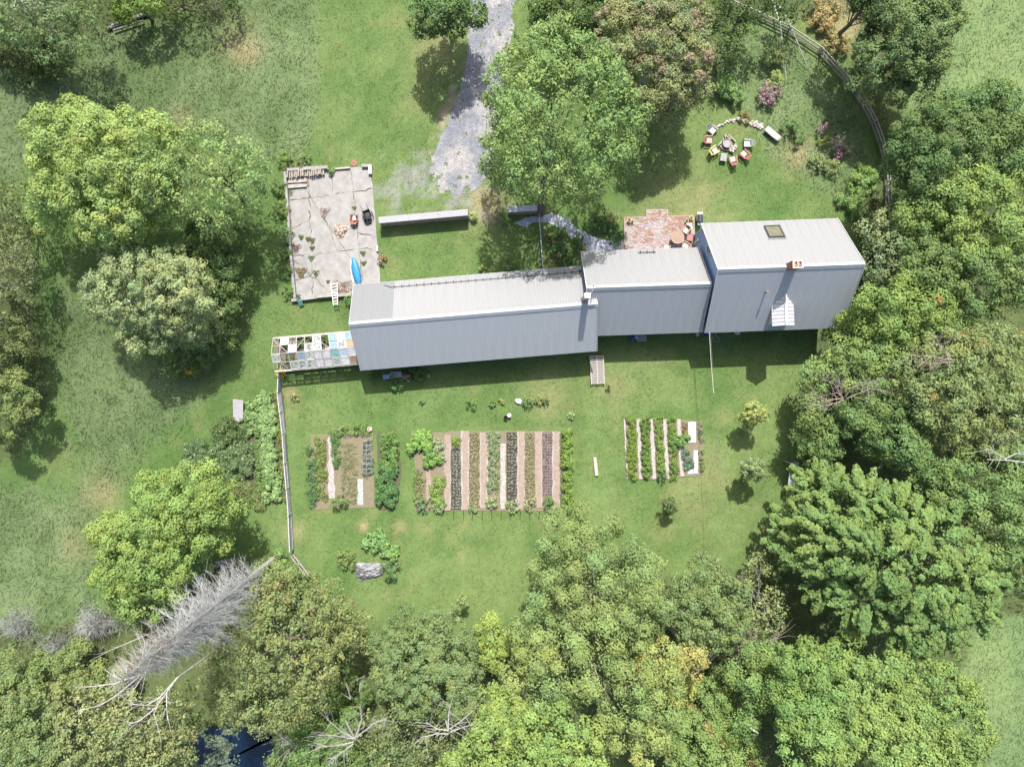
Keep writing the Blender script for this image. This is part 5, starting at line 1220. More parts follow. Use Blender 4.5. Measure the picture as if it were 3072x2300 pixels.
# single seedlings, each a plant of its own
def sprout_mesh(name, colour, r, h, n, seed, wd=.3):
    rg = np.random.default_rng(seed); mb = MB()
    for i in range(n):
        a = rg.random() * 6.283; q = r * (.55 + .45 * rg.random()); z = h * (.4 + .6 * rg.random()); tn = .75 + .5 * rg.random(); c = tuple(k * tn for k in colour); u = Vector((math.cos(a), math.sin(a), 0)); v = Vector((-u.y, u.x, 0))
        mb.add([u * .01 + Vector((0, 0, .01)), u * q * .55 + v * q * wd + Vector((0, 0, z)), u * q + Vector((0, 0, z * .7)), u * q * .55 - v * q * wd + Vector((0, 0, z))], [(0, 1, 2, 3)], c)
    o = mb.build(name, LEAF); return o
def seedlings(name, label, cat, x0, x1, y0, y1, nx, ny, colour, r, h, group, n=7, seed=1, skip=.10, wd=.3):
    src = None; k = 0
    for j in range(ny):
        for i in range(nx):
            if rnd.random() < skip: continue
            p = P(x0 + (x1 - x0) * (i + .5 + rnd.uniform(-.16, .16)) / nx, y0 + (y1 - y0) * (j + .5 + rnd.uniform(-.16, .16)) / ny)
            if src is None: src = sprout_mesh(name, colour, r, h, n, seed, wd); o = src; tag(o, label, cat, group)
            else: o = src.copy(); col.objects.link(o)
            o['label'] = label + ', ' + ('upper third' if j < ny / 3 else 'middle' if j < 2 * ny / 3 else 'lower third')
            o.location = (p.x, p.y, .06); o.rotation_euler.z = rnd.random() * 6.28; s_ = rnd.uniform(.75, 1.25); o.scale = (s_, s_, s_); k += 1
seedlings('seedling', 'grey-green seedling on the black strip below the parsley', 'seedling', 1356, 1384, 1350, 1526, 3, 19, (.30, .34, .24), .17, .14, 'seedlings in the left black strip', seed=3)
seedlings('seedling', 'pale-leaved seedling on the black strip mid bed', 'seedling', 1521, 1551, 1298, 1505, 3, 21, (.33, .36, .25), .17, .15, 'seedlings in the middle black strip', seed=4)
seedlings('seedling', 'tiny dark seedling on the purplish soil strip', 'seedling', 1628, 1656, 1298, 1486, 4, 22, (.045, .055, .04), .10, .10, 'seedlings on the purplish strip', seed=5, n=6)
leaves_patch('dry_seedling_row', 'wide strip of thin dry-looking onion tops in the left half of the big bed', 1423, 1296, 1423, 1520, 30, .16, (.19, .18, .10), dens=70, leaf=.11, cl=.12, seed=6)
leaves_patch('dry_seedling_row', 'wide strip of thin dry-looking onion tops right of the middle path', 1589, 1298, 1589, 1505, 30, .16, (.20, .185, .10), dens=60, leaf=.11, cl=.12, seed=7)
leaves_patch('pale_leaf_row', 'row of pale green leafy crops in the middle of the big bed', 1480, 1292, 1479, 1475, 32, .35, (.16, .21, .10), dens=110, leaf=.13, cl=.2, seed=8, accent=(.30, .34, .26), accp=.12)
leaves_patch('bean_row', 'tall lush row of beans along the right end of the big bed', 1700, 1288, 1703, 1530, 26, .9, (.13, .20, .045), dens=140, leaf=.16, cl=.24, seed=9)
leaves_patch('low_crops', 'ragged row of small crops just inside the bean row', 1683, 1296, 1685, 1525, 8, .2, (.13, .17, .07), dens=80, leaf=.10, cl=.12, seed=10)
leaves_patch('weedy_crops', 'loose yellow-green crops in the lower left corner of the big bed', 1258, 1405, 1258, 1500, 30, .3, (.16, .19, .07), dens=70, leaf=.12, cl=.2, seed=11)
leaves_patch('leafy_crops', 'bright leafy crops beside the short mulch path', 1312, 1430, 1315, 1515, 40, .4, (.15, .22, .06), dens=110, leaf=.15, cl=.22, seed=12)
for x0, x1, wd, hh2, c_, lab, sd_ in ((1892, 1898, 26, .55, (.13, .19, .04), 'first lush row of bushy bean plants nearest the lying beam', 13), (1934, 1941, 24, .5, (.10, .16, .04), 'second lush row of bushy plants in the small bed', 14), (1974, 1983, 19, .45, (.13, .19, .05), 'third lush row with a reddish plant near its top', 15),
                                 (2014, 2022, 22, .5, (.11, .17, .045), 'fourth lush row in the small bed', 16)):
    leaves_patch('bush_bean_row', lab, x0, 1252, x1, 1436, wd, hh2, c_, dens=170, leaf=.14, cl=.19, seed=sd_)
leaves_patch('mixed_crops', 'thin reddish and green crops beside the bright white sheet', 2052, 1262, 2056, 1300, 14, .3, (.17, .13, .06), dens=80, leaf=.12, cl=.16, seed=17)
leaves_patch('mixed_crops', 'grey-green drooping crop in the lower right of the small bed', 2058, 1345, 2064, 1405, 26, .45, (.10, .16, .11), dens=140, leaf=.13, cl=.2, seed=18)
leaves_patch('mixed_crops', 'small round clumps of crops at the right edge of the small bed', 2098, 1270, 2102, 1325, 14, .25, (.12, .15, .08), dens=90, leaf=.11, cl=.14, seed=19)
leaves_patch('mixed_crops', 'small climbing crops at the lower right edge of the small bed', 2103, 1345, 2106, 1410, 14, .4, (.12, .18, .06), dens=90, leaf=.12, cl=.14, seed=20)
# left weedy bed
leaves_patch('weedy_crops', 'dark green weeds along the outer edge of the weedy left bed', 935, 1340, 942, 1515, 24, .4, (.08, .14, .06), dens=90, leaf=.14, cl=.24, seed=21)
leaves_patch('weedy_crops', 'green crops and yellow flowers left of the winding white path', 964, 1312, 968, 1500, 30, .35, (.12, .17, .05), dens=80, leaf=.14, cl=.22, seed=22, accent=(.45, .38, .05), accp=.04)
leaves_patch('leafy_crops', 'deep green crops along the right side of the winding white path', 1006, 1300, 1012, 1400, 20, .4, (.09, .16, .05), dens=110, leaf=.15, cl=.22, seed=23)
leaves_patch('weedy_crops', 'sparse seedlings and weeds over the bare soil of the left bed', 1050, 1330, 1048, 1510, 46, .15, (.16, .17, .08), dens=26, leaf=.10, cl=.16, seed=24)
leaves_patch('leafy_crops', 'tangle of leafy growth at the top of the weedy left bed', 1000, 1292, 1110, 1290, 26, .4, (.13, .19, .06), dens=90, leaf=.14, cl=.22, seed=25)
leaves_patch('net_crops', 'grey-green brassicas under the netting tunnel', 1103, 1318, 1104, 1424, 26, .3, (.13, .17, .13), dens=100, leaf=.14, cl=.2, seed=26)
t = thing('net_tunnel', 'low wire hoop tunnel over the brassicas in the left bed', 'tunnel', P(1103, 1370))
for i in range(8):
    y = 1320 + i * 14; c = P(1103, y); mb = MB(); mb.tube([(c.x - .5, c.y, 0), (c.x - .42, c.y, .35), (c.x, c.y, .55), (c.x + .42, c.y, .35), (c.x + .5, c.y, 0)], .014, 5); mb.build('hoop', DEADP, t, world=True)
for dx in (-.42, 0, .42):
    mb = MB(); a, b = P(1103, 1320), P(1103, 1418); z = .56 if dx == 0 else .36; mb.tube([(a.x + dx, a.y, z), (b.x + dx, b.y, z)], .01, 4); mb.build('wire', DEADP, t, world=True)
cyl_thing('planter_ring', 'round pale planter with soil at the top corner of the left bed', 'planter', 1111, 1286, [(.20, 0), (.24, .3), (.24, .32), (.17, .32), (.16, .24)], mat('pale_plastic', (.50, .40, .36), None, 4), 0)
mb = MB(); mb.tube([P(1000, 1300, .35), P(1032, 1277, .5)], .035, 6); tag(mb.build('garden_stick', DEADP), 'pale stick leaning at the top of the weedy left bed', 'stick')
leaves_patch('potato_row', 'tall bushy row of potato plants standing alone between the two big beds', 1168, 1300, 1172, 1400, 40, .8, (.11, .185, .055), dens=130, leaf=.18, cl=.30, seed=27)
leaves_patch('potato_row', 'broad lower part of the lone bushy row between the beds', 1168, 1400, 1160, 1520, 58, .8, (.08, .155, .055), dens=130, leaf=.18, cl=.30, seed=28)
# stakes along the foot of the big bed
src = None
for i in range(13):
    x = 1362 + i * 28.5; p = P(x, 1533)
    if src is None: mb = MB(); mb.tube([(0, 0, -.05), (.01, 0, 1.15)], .03, 5); src = mb.build('garden_stake', DARK); tag(src, 'thin dark stake in the line along the foot of the big garden bed', 'stake', 'stakes below the big bed'); o = src
    else: o = src.copy(); col.objects.link(o)
    o.location = (p.x, p.y, 0); o.rotation_euler.y = rnd.uniform(-.04, .04)

# beds west of the fence
leaves_patch('squash_row', 'thick pale green row of broad leaves next to the silvery fence', 797, 1180, 823, 1500, 44, .6, (.17, .25, .10), dens=100, leaf=.24, cl=.34, seed=29)
leaves_patch('squash_row', 'short pale green row of broad leaves beside the grey board', 755, 1206, 757, 1305, 34, .5, (.16, .24, .09), dens=100, leaf=.24, cl=.32, seed=30)
leaves_patch('leafy_crops', 'green crops filling the gap between the two pale squash rows', 778, 1200, 792, 1500, 40, .35, (.12, .18, .06), dens=90, leaf=.16, cl=.26, seed=35)
leaves_patch('yellow_weeds', 'yellow-green weeds in a thin line against the silvery fence', 832, 1170, 862, 1500, 12, .4, (.16, .19, .045), dens=90, leaf=.14, cl=.2, seed=31)
leaves_patch('weed_patch', 'dark rank weeds spreading below the grey board', 640, 1290, 745, 1290, 70, .7, (.085, .125, .045), dens=110, leaf=.17, cl=.38, seed=32, accent=(.42, .40, .36), accp=.03)
leaves_patch('weed_patch', 'grey-green weeds with small white flowers in the western bed', 560, 1375, 760, 1390, 110, .8, (.10, .15, .065), dens=100, leaf=.17, cl=.40, seed=33, accent=(.45, .44, .38), accp=.045)
leaves_patch('weed_patch', 'yellowing low growth between western bed and the bright tree', 640, 1450, 800, 1500, 60, .5, (.14, .17, .065), dens=80, leaf=.15, cl=.34, seed=34)
mb = MB(); mb.prism([tuple(P(*q)[:2]) for q in ((704, 1196), (735, 1200), (734, 1263), (722, 1264), (705, 1259))], .42, .46); tag(mb.build('grey_board', mat('grey_sheeting', (.29, .275, .285), (.23, .22, .23), 4, .7)), 'grey rectangular board lying on the western bed beside the squash rows', 'board')

# ------------------------------------------------------------------ loose things on the lawn
t = thing('slatted_ramp', 'whitish slatted wooden rack standing on the lawn by the barn corner', 'rack', P(1790, 1109))
a0, a1, b0, b1 = P(1768, 1067, .35), P(1811, 1066, .35), P(1773, 1153, .35), P(1814, 1152, .35)
for i in range(15):
    q = (i + .3) / 15; u_, v_ = a0.lerp(b0, q), a1.lerp(b1, q); mb = MB(); mb.beam(u_, v_, .10, .03); mb.build('slat', mat('bleached_wood', (.42, .385, .35), (.34, .31, .28), 6, .85), t, world=True)
for q in (.03, .5, .97):
    mb = MB(); mb.beam(a0.lerp(a1, q) + Vector((0, 0, .03)), b0.lerp(b1, q) + Vector((0, 0, .03)), .07, .09); mb.build('rail', MT['bleached_wood'], t, world=True)
    for e in (a0.lerp(a1, q), b0.lerp(b1, q)): mb = MB(); mb.beam((e.x, e.y, 0), (e.x, e.y, .33), .07, .07); mb.build('leg', MT['bleached_wood'], t, world=True)
mb = MB(); a, b = P(1784, 1371, .12), P(1790, 1426, .12); mb.beam(a, b, .32, .24); tag(mb.build('beam', TIMB), 'pale squared timber beam lying alone on the grass beside the small bed', 'beam')
cyl_thing('bucket', 'white lidded bucket touching a black bucket on the lawn', 'bucket', 1528, 1245, [(.15, 0), (.19, .38), (.20, .38), (.20, .41)], WHITE)
BK = cyl_thing('bucket', 'black open bucket touching a white bucket on the lawn', 'bucket', 1517, 1252, [(.15, 0), (.20, .36), (.21, .37), (.17, .37), (.14, .06)], DARK)
V, fs = lofted([(-.38, .10, .10, .05), (-.3, .24, .14, .12), (0, .27, .15, .13), (.25, .2, .13, .10), (.36, .08, .1, .03)], 10)
mb = MB(); mb.add([(x + .03 * math.sin(y * 19), y, z + .03 * math.sin(x * 23 + y * 17)) for x, y, z in V], fs); o = mb.build('feed_sack', WHITE); o.location = P(1556, 1203); o.rotation_euler.z = R(65); tag(o, 'pale sack lying among the plants of the narrow lawn flower strip', 'sack')
# tarp
t = thing('tarpaulin', 'crumpled grey and black tarpaulin on the lower lawn beside squash vines', 'tarpaulin', P(1100, 1712))
n = 30; V = []; TP = [(1053, 1688), (1160, 1688), (1146, 1728), (1078, 1745)]
for j in range(n + 1):
    for i in range(n + 1):
        a, b = i / n, j / n; x = (TP[0][0] * (1 - a) + TP[1][0] * a) * (1 - b) + (TP[3][0] * (1 - a) + TP[2][0] * a) * b; y = (TP[0][1] * (1 - a) + TP[1][1] * a) * (1 - b) + (TP[3][1] * (1 - a) + TP[2][1] * a) * b
        p = P(x + 7 * (fbm(np.array([b * 4]), np.array([a * 2.]), 81)[0] - .5), y + 8 * (fbm(np.array([a * 4]), np.array([b * 2.]), 82)[0] - .5)); z = .08 + .75 * abs(fbm(np.array([x / 16.]), np.array([y / 6. + x / 30.]), 83)[0] - .5) + .25 * math.sin(math.pi * a) * math.sin(math.pi * b)
        V.append((p.x, p.y, z * (.2 + .8 * min(1, 6 * min(a, 1 - a, b, 1 - b)))))
mb = MB(); mb.add(V, [(j * (n + 1) + i, j * (n + 1) + i + 1, (j + 1) * (n + 1) + i + 1, (j + 1) * (n + 1) + i) for j in range(n) for i in range(n)])
mb.build('sheet', mat('tarp', (.20, .21, .22), (.06, .055, .055), 1.6, .45, bump=.03, bscale=6, stretch=(1, 2.5, 1)), t, world=True, smooth_=True)
# metal roofed lean-to at the wood edge
t = thing('metal_lean_to', 'long narrow sheet-metal roof half hidden by the big spreading tree', 'shelter', P(2375, 1432))
A_, B_, C_, D_ = P(2371, 1388, 1.6), P(2396, 1389, 1.5), P(2385, 1470, 1.4), P(2362, 1470, 1.5)
for i in range(5):
    q0, q1 = i / 5 + .01, (i + 1) / 5 - .01; u_ = [A_.lerp(B_, q0), A_.lerp(B_, q1), D_.lerp(C_, q1), D_.lerp(C_, q0)]; w_ = Vector((0, 0, .05 if i % 2 else .0))
    mb = MB(); mb.add([p + w_ for p in u_] + [p + w_ - Vector((0, 0, .04)) for p in u_], [(3, 2, 1, 0), (4, 5, 6, 7), (0, 1, 5, 4), (1, 2, 6, 5), (2, 3, 7, 6), (3, 0, 4, 7)]); mb.build('roof_sheet', mat('shiny_metal', (.36, .375, .40), (.30, .315, .34), 2, .35), t, world=True)
for p in (A_, B_, C_, D_): mb = MB(); mb.beam((p.x, p.y, 0), (p.x, p.y, p.z - .05), .1, .1); mb.build('post', WOOD, t, world=True)
# things under the south eaves
t = thing('satellite_dish', 'white satellite dish on a stub mast below the blue house eave', 'satellite dish', P(2184, 1003))
mb = MB(); mb.tube([(0, .3, 2.4), (0, 0, 2.5), (0, 0, 2.75)], .03, 6); mb.build('mast', DARK, t)
mb = MB(); k = 16; V = [(r_ * math.cos(6.283 * i / k), r_ * .8 * math.sin(6.283 * i / k) - .02, 2.85 + z) for r_, z in ((.02, -.06), (.18, -.04), (.28, 0), (.28, .02), (.02, -.03)) for i in range(k)]
mb.add(V, [(a * k + i, a * k + (i + 1) % k, (a + 1) * k + (i + 1) % k, (a + 1) * k + i) for a in range(4) for i in range(k)]); mb.build('dish', WHITE, t)
def coil(name, label, px, py, r, turns, m, tail=None, rr=.02):
    c = P(px, py); pts = [(c.x + (r - .012 * i / 6) * math.cos(i * .5) * (1 + .06 * math.sin(i * 1.3)), c.y + (r - .012 * i / 6) * .9 * math.sin(i * .5), .04 + .012 * (i % 5)) for i in range(int(turns * 12.6))]
    if tail: pts += [tuple(P(*q, .05)) for q in tail]
    mb = MB(); mb.tube(pts, rr, 5); return tag(mb.build(name, m), label, 'hose')
coil('garden_hose', 'coiled green garden hose on the shaded lawn below the satellite dish', 2174, 1027, .38, 3.5, mat('green_hose', (.03, .22, .13), None, 3, .4))
pts = [(2136, 996), (2137, 1012), (2143, 1022), (2152, 1027), (2158, 1022), (2156, 1012), (2149, 1008), (2146, 1000)]
mb = MB(); mb.tube([P(*q, .05) for q in pts], .025, 6); tag(mb.build('garden_hose', mat('pale_hose', (.42, .50, .46), None, 3, .5)), 'pale looping hose on the shaded lawn at the house corner', 'hose')
mb = MB(); mb.lathe(0, 0, [(.26, 0), (.30, .85), (.28, .9), (.05, .95)], 14); o = mb.build('rain_barrel', mat('deep_blue', (.02, .05, .30), None, 3, .4)); o.location = P(2119, 1001, 0); tag(o, 'deep blue barrel at the corner between wing and tall house', 'barrel')
cyl_thing('bucket', 'white bucket under the wing eave near the deep blue barrel', 'bucket', 2090, 1004, [(.13, 0), (.17, .35), (.17, .37)], WHITE)
mb = MB(); mb.lathe(0, 0, [(.2, 0), (.24, .55), (.2, .6)], 12); o = mb.build('drum', MT['deep_blue']); o.location = P(1896, 1017, 0); tag(o, 'small deep blue drum at the back step of the middle wing', 'drum')
cyl_thing('bucket', 'white bucket beside the back step of the middle wing', 'bucket', 1907, 1013, [(.13, 0), (.16, .33), (.16, .35)], WHITE)
mb = MB(); mb.box(-.5, .5, -.32, .32, 0, .22); o = mb.build('back_step', CONC); o.location = P(1923, 1014); tag(o, 'low concrete step outside the middle wing', 'step')
mb = MB(); mb.box(-.55, .55, -.3, .3, .4, .46)
for x in (-.5, .5):
    for y in (-.25, .25): mb.box(x - .03, x + .03, y - .03, y + .03, 0, .4)
o = mb.build('work_table', mat('grey_plank', (.25, .25, .28), None, 5)); o.location = P(1190, 1124); o.rotation_euler.z = R(5); tag(o, 'low grey work table cluttered under the barn eave', 'table')
mb = MB(); mb.box(-.36, .36, -.2, .2, 0, .3); mb.box(-.38, .38, -.22, .22, .3, .34); o = mb.build('crate', mat('blue_crate', (.07, .16, .38), (.3, .38, .5), 5, .5)); o.location = P(1162, 1130); o.rotation_euler.z = R(6); tag(o, 'blue and white crate at the left end of the barn clutter', 'crate')
mb = MB(); mb.box(-.36, .36, -.16, .16, 0, .42); mb.tube([(-.36, 0, .44), (.36, 0, .44)], .15, 10); o = mb.build('tool_chest', mat('salmon_red', (.44, .12, .09), None, 5, .6)); o.location = P(1222, 1128); o.rotation_euler.z = R(2); tag(o, 'salmon red round-topped chest beside the barn work table', 'chest')
t = thing('cable_reel', 'small pale ring-shaped reel between the work table and red chest', 'reel', P(1205, 1122))
mb = MB(); mb.tube([(.13 * math.cos(i * .524), .13 * math.sin(i * .524), .5) for i in range(13)], .05, 8); mb.build('ring', WHITE, t); mb = MB(); mb.beam((0, 0, 0), (0, 0, .48), .06, .06); mb.build('stand', DARK, t)
mb = MB(); mb.beam(P(1204, 1128, .5), P(1228, 1143, .1), .08, .03); mb.beam(P(1222, 1146, .08), P(1236, 1137, .1), .07, .03); tag(mb.build('plank', WOOD), 'crossed grey planks leaning against the red chest', 'plank')

# ------------------------------------------------------------------ shrubs and flowers
BRT = (.16, .23, .055); MID = (.10, .155, .05); DRK = (.055, .095, .035); PAL = (.20, .255, .14); GRY = (.15, .19, .13); YEL_ = (.24, .26, .05); OLV = (.13, .155, .075); BLU = (.085, .14, .085)
SH = [
 ('hosta', 'round variegated pale shrub at the end of the long woodshed', 1419, 646, 13, .8, (.26, .30, .13), {}),
 ('shrub', 'spiky green shrub beside the short grey woodshed', 1507, 645, 21, 1.0, (.11, .18, .06), {}),
 ('daylily', 'pale spray of narrow leaves at the barn eave', 1461, 812, 19, .6, (.20, .25, .06), {}),
 ('daylily', 'darker spray of narrow leaves at the barn eave', 1526, 804, 24, .7, (.11, .17, .06), {}),
 ('flower_clump', 'pinkish dry flower clump at the lawn edge of the pad', 1147, 780, 14, .4, (.20, .16, .09), dict(accent=(.34, .22, .17), accp=.3)),
 ('parsley', 'bright bushy parsley at the top of the left black strip', 1374, 1322, 17, .5, (.14, .20, .035), {}),
 ('squash', 'big bright squash clump at the upper left of the big bed', 1262, 1325, 34, .7, (.15, .24, .05), dict(leaf=.20)),
 ('squash', 'lower lobe of bright squash leaves spilling towards the mulch', 1296, 1375, 28, .65, (.15, .24, .05), dict(leaf=.20)),
 ('silver_herb', 'silvery herb clump beside the squash in the big bed', 1313, 1336, 19, .5, (.26, .31, .25), dict(leaf=.10)),
 ('silver_herb', 'lower silvery herb clump touching the first mulch path', 1321, 1374, 15, .5, (.22, .28, .22), dict(leaf=.10)),
 ('cabbage', 'blue-green cabbage clump at the lower left foot of the big bed', 1268, 1518, 19, .5, (.12, .17, .11), {}),
 ('cabbage', 'white-veined cabbage clump at the foot of the leafy crops', 1318, 1520, 16, .5, (.17, .22, .13), {}),
 ('cabbage', 'pale plant clump at the foot of the first onion strip', 1420, 1522, 14, .4, (.2, .24, .16), {}),
 ('cabbage', 'silvery clump at the foot of the pale leafy row', 1477, 1508, 17, .45, (.20, .25, .16), dict(accent=(.45, .45, .4), accp=.1)),
 ('cabbage', 'silvery clump at the foot of the middle black strip', 1536, 1520, 18, .45, (.19, .23, .15), dict(accent=(.45, .45, .4), accp=.1)),
 ('cabbage', 'whitish clump at the foot of the second onion strip', 1590, 1515, 18, .4, (.22, .24, .17), dict(accent=(.45, .45, .4), accp=.14)),
 ('chard', 'dark tall leafy plant at the foot of the purplish strip', 1644, 1508, 16, .8, (.09, .16, .045), {}),
 ('bush', 'rounded pale bush at the foot of the weedy left bed', 1014, 1504, 23, .9, (.14, .20, .08), {}),
 ('chard', 'broad-leaved bright plant overhanging the small bed\'s right paths', 2046, 1318, 19, .8, (.13, .22, .06), dict(leaf=.18)),
 ('cabbage', 'dark clump casting a shadow at the foot of the third lush row', 1986, 1424, 15, .9, (.10, .15, .08), {}),
 ('marigold', 'small orange flower clump at the foot of the small bed', 2076, 1395, 6, .3, (.18, .2, .06), dict(accent=(.7, .28, .03), accp=.45)),
 ('strip_plant', 'rounded green plant at the left end of the lawn flower strip', 1413, 1210, 15, .6, (.12, .19, .06), {}),
 ('strip_plant', 'small dark plant left of centre in the lawn flower strip', 1477, 1208, 10, .5, (.11, .17, .06), {}),
 ('strip_plant', 'yellowish weeds at the middle of the lawn flower strip', 1504, 1205, 8, .3, (.18, .2, .07), {}),
 ('strip_plant', 'bushy plant casting a long shadow right of the pale sack', 1583, 1203, 16, .8, (.13, .20, .07), {}),
 ('strip_plant', 'straggly dry plant towards the right of the lawn flower strip', 1615, 1200, 13, .5, (.18, .20, .09), {}),
 ('strip_plant', 'dark plant at the far right end of the lawn flower strip', 1638, 1202, 11, .6, (.12, .17, .07), {}),
 ('small_plant', 'small grey-green plant alone on the lawn above the big bed', 1714, 1246, 10, .3, (.22, .27, .16), {}),
 ('small_plant', 'tiny dark weed alone on the lawn near the flower strip', 1267, 1207, 8, .3, (.09, .16, .06), {}),
 ('dahlia', 'small plant with an orange bloom at the foot of the slatted rack', 1826, 1158, 8, .8, (.13, .2, .07), dict(accent=(.6, .2, .08), accp=.3)),
 ('rose_plant', 'small plant with pale yellow blooms just east of the garden fence', 884, 1190, 11, .6, (.15, .2, .08), dict(accent=(.65, .5, .28), accp=.3)),
 ('marigold', 'orange-yellow flower clump at the corner of greenhouse and fence', 843, 1124, 14, .7, (.2, .22, .05), dict(accent=(.62, .36, .03), accp=.5)),
 ('squash', 'squash vine with big round leaves above the tarpaulin', 1130, 1632, 32, .5, (.14, .22, .09), dict(leaf=.24, dens=150)),
 ('squash', 'squash vine lobe reaching right over the lower lawn', 1172, 1655, 26, .5, (.15, .23, .08), dict(leaf=.24, dens=150)),
 ('squash', 'thin squash tendril pointing up the lawn', 1136, 1595, 9, .35, (.15, .22, .09), dict(leaf=.2, dens=150)),
 ('seedling_tree', 'small blue-green bush at the right edge of the tarpaulin', 1172, 1706, 24, 1.5, (.10, .16, .08), {}),
 ('weed_clump', 'yellow-green weeds left of the tarpaulin', 1040, 1680, 30, .5, (.15, .19, .07), {}),
 ('shade_plant', 'leafy shade plant below the barn clutter', 1190, 1148, 22, .7, (.10, .18, .06), {}),
 ('shade_plant', 'shade plant between barn wall and greenhouse corner', 1125, 1128, 20, .5, (.09, .15, .05), {}),
 ('shade_plant', 'weedy plant right of the red chest at the barn wall', 1262, 1122, 20, .6, (.10, .16, .06), dict(accent=(.5, .52, .48), accp=.06)),
 ('shade_plant', 'dark foliage against the barn wall behind the clutter', 1232, 1112, 22, .8, (.06, .11, .04), {}),
 ('iris_clump', 'clump of sword leaves and dry heads left of the brick patio', 1838, 650, 20, .8, (.20, .21, .11), dict(accent=(.4, .30, .2), accp=.12)),
 ('bed_shrub', 'dark glossy shrub along the upper side of the gravel path', 1785, 668, 30, .9, (.07, .13, .04), {}),
 ('bed_shrub', 'deep green shrub against the patio\'s left edge', 1845, 706, 26, .9, (.06, .12, .035), {}),
 ('bed_shrub', 'blue-green leafy plant between the dark shrub and the patio', 1815, 682, 18, .6, (.10, .17, .09), {}),
 ('bed_shrub', 'green shrub at the inner bend of the gravel path', 1735, 722, 22, .8, (.08, .15, .04), {}),
 ('lily', 'small plant with yellow blooms at the wing corner', 1746, 748, 13, .7, (.11, .17, .05), dict(accent=(.6, .48, .06), accp=.22)),
 ('bed_shrub', 'green shrub next to the narrow bed fence by the path', 1672, 693, 22, .7, (.09, .15, .045), {}),
 ('bed_flowers', 'reddish flowering plants in the bed beside the narrow fence', 1655, 715, 18, .5, (.13, .12, .06), dict(accent=(.36, .12, .08), accp=.22)),
 ('bed_flowers', 'leafy perennials in the middle of the triangular flower bed', 1672, 748, 26, .6, (.10, .16, .05), dict(accent=(.45, .30, .2), accp=.08)),
 ('bed_flowers', 'low dark perennials where flower bed meets the barn eave', 1700, 782, 24, .5, (.07, .11, .04), {}),
 ('flower_bush', 'large pale leafy bush above the stone arc', 2170, 262, 30, 1.3, (.17, .24, .09), dict(leaf=.18)),
 ('flower_bush', 'rounded leafy bush left of the biggest pink flower clump', 2205, 285, 24, 1.1, (.16, .23, .09), dict(leaf=.18)),
 ('pink_flowers', 'largest clump of pink flowers above the stone arc', 2298, 282, 27, 1.3, (.16, .2, .10), dict(accent=(.50, .27, .38), accp=.55)),
 ('pink_flowers', 'small outlying tuft of pink flowers by the tall grass', 2340, 270, 14, 1.1, (.17, .2, .1), dict(accent=(.46, .26, .32), accp=.4)),
 ('pink_flowers', 'tapering lower tip of pink flowers towards the arc', 2315, 312, 11, 1.0, (.16, .2, .1), dict(accent=(.50, .27, .36), accp=.5)),
 ('ornamental_grass', 'pale tuft of ornamental grass behind the pink flowers', 2325, 240, 24, 1.2, (.22, .26, .10), {}),
 ('pink_flowers', 'single magenta flower clump in the tall wild grass', 2466, 383, 15, 1.1, (.15, .19, .09), dict(accent=(.48, .20, .36), accp=.6)),
 ('pink_flowers', 'broad mauve flower clump in the wild border', 2515, 430, 22, 1.1, (.17, .2, .1), dict(accent=(.48, .30, .42), accp=.5)),
 ('pink_flowers', 'small bright pink clump at the bottom of the mauve flowers', 2514, 468, 12, .9, (.17, .2, .1), dict(accent=(.52, .22, .38), accp=.6)),
 ('pink_flowers', 'pink flowers at the right end of the mauve clump', 2543, 448, 12, 1.0, (.17, .2, .1), dict(accent=(.50, .26, .38), accp=.5)),
 ('yellow_flowers', 'small yellow flower clump beside the mauve flowers', 2470, 421, 13, .8, (.17, .2, .07), dict(accent=(.58, .42, .05), accp=.35)),
 ('grey_bush', 'greyish bush at the foot of the wild flower border', 2450, 490, 26, .9, (.18, .21, .12), {}),
 ('grey_bush', 'dry-leaved bush beside the pink flowers near the lawn edge', 2500, 500, 24, .8, (.19, .21, .12), {}),
 ('wild_bush', 'rounded green bush in the tall grass behind the stone bench', 2370, 385, 24, 1.1, (.12, .18, .07), {}),
 ('wild_bush', 'dark green bush in the tall grass near the wild border', 2392, 412, 20, 1.0, (.10, .16, .06), {}),
 ('wild_bush', 'thin brownish sapling in the wild corner behind the flowers', 2330, 165, 38, 2.2, (.15, .18, .085), {}),
 ('reed_patch', 'tall dry pinkish reeds inside the upper rail fence', 2470, 50, 48, 1.3, (.28, .22, .15), dict(leaf=.14)),
 ('reed_patch', 'dry pinkish reeds thinning out along the rail fence', 2510, 130, 36, 1.1, (.26, .22, .14), dict(leaf=.14)),
 ('vine_patch', 'vigorous vine covering the fence between lawn and the lower wood', 2590, 540, 40, 1.0, (.16, .23, .07), {}),
 ('vine_patch', 'vine leaves spreading over the lawn edge behind the tall house', 2560, 610, 42, 1.0, (.15, .22, .07), {}),
 ('stone_arc_herb', 'pinkish creeping plants behind the top of the stone arc', 2232, 352, 18, .35, (.2, .18, .09), dict(accent=(.35, .22, .16), accp=.2)),
 ('pad_shrub', 'yellow-green weeds behind the split log stack', 856, 480, 20, .8, (.16, .21, .06), {}),
 ('pad_shrub', 'leafy weeds over the wall at the top of the pad', 905, 492, 26, .5, (.14, .18, .08), dict(accent=(.34, .2, .18), accp=.06)),
 ('pad_shrub', 'green weeds between kerb and log stack', 993, 513, 12, .5, (.12, .19, .05), {}),
 ('pad_shrub', 'tall weeds along the west wall near the board stack', 838, 560, 20, .8, (.12, .17, .07), {}),
 ('pad_shrub', 'yellowish weeds along the middle of the west wall', 846, 625, 20, .8, (.16, .19, .07), {}),
 ('pad_shrub', 'silver-blue leafy shrub overhanging the west wall of the pad', 862, 705, 20, 1.1, (.17, .21, .17), {}),
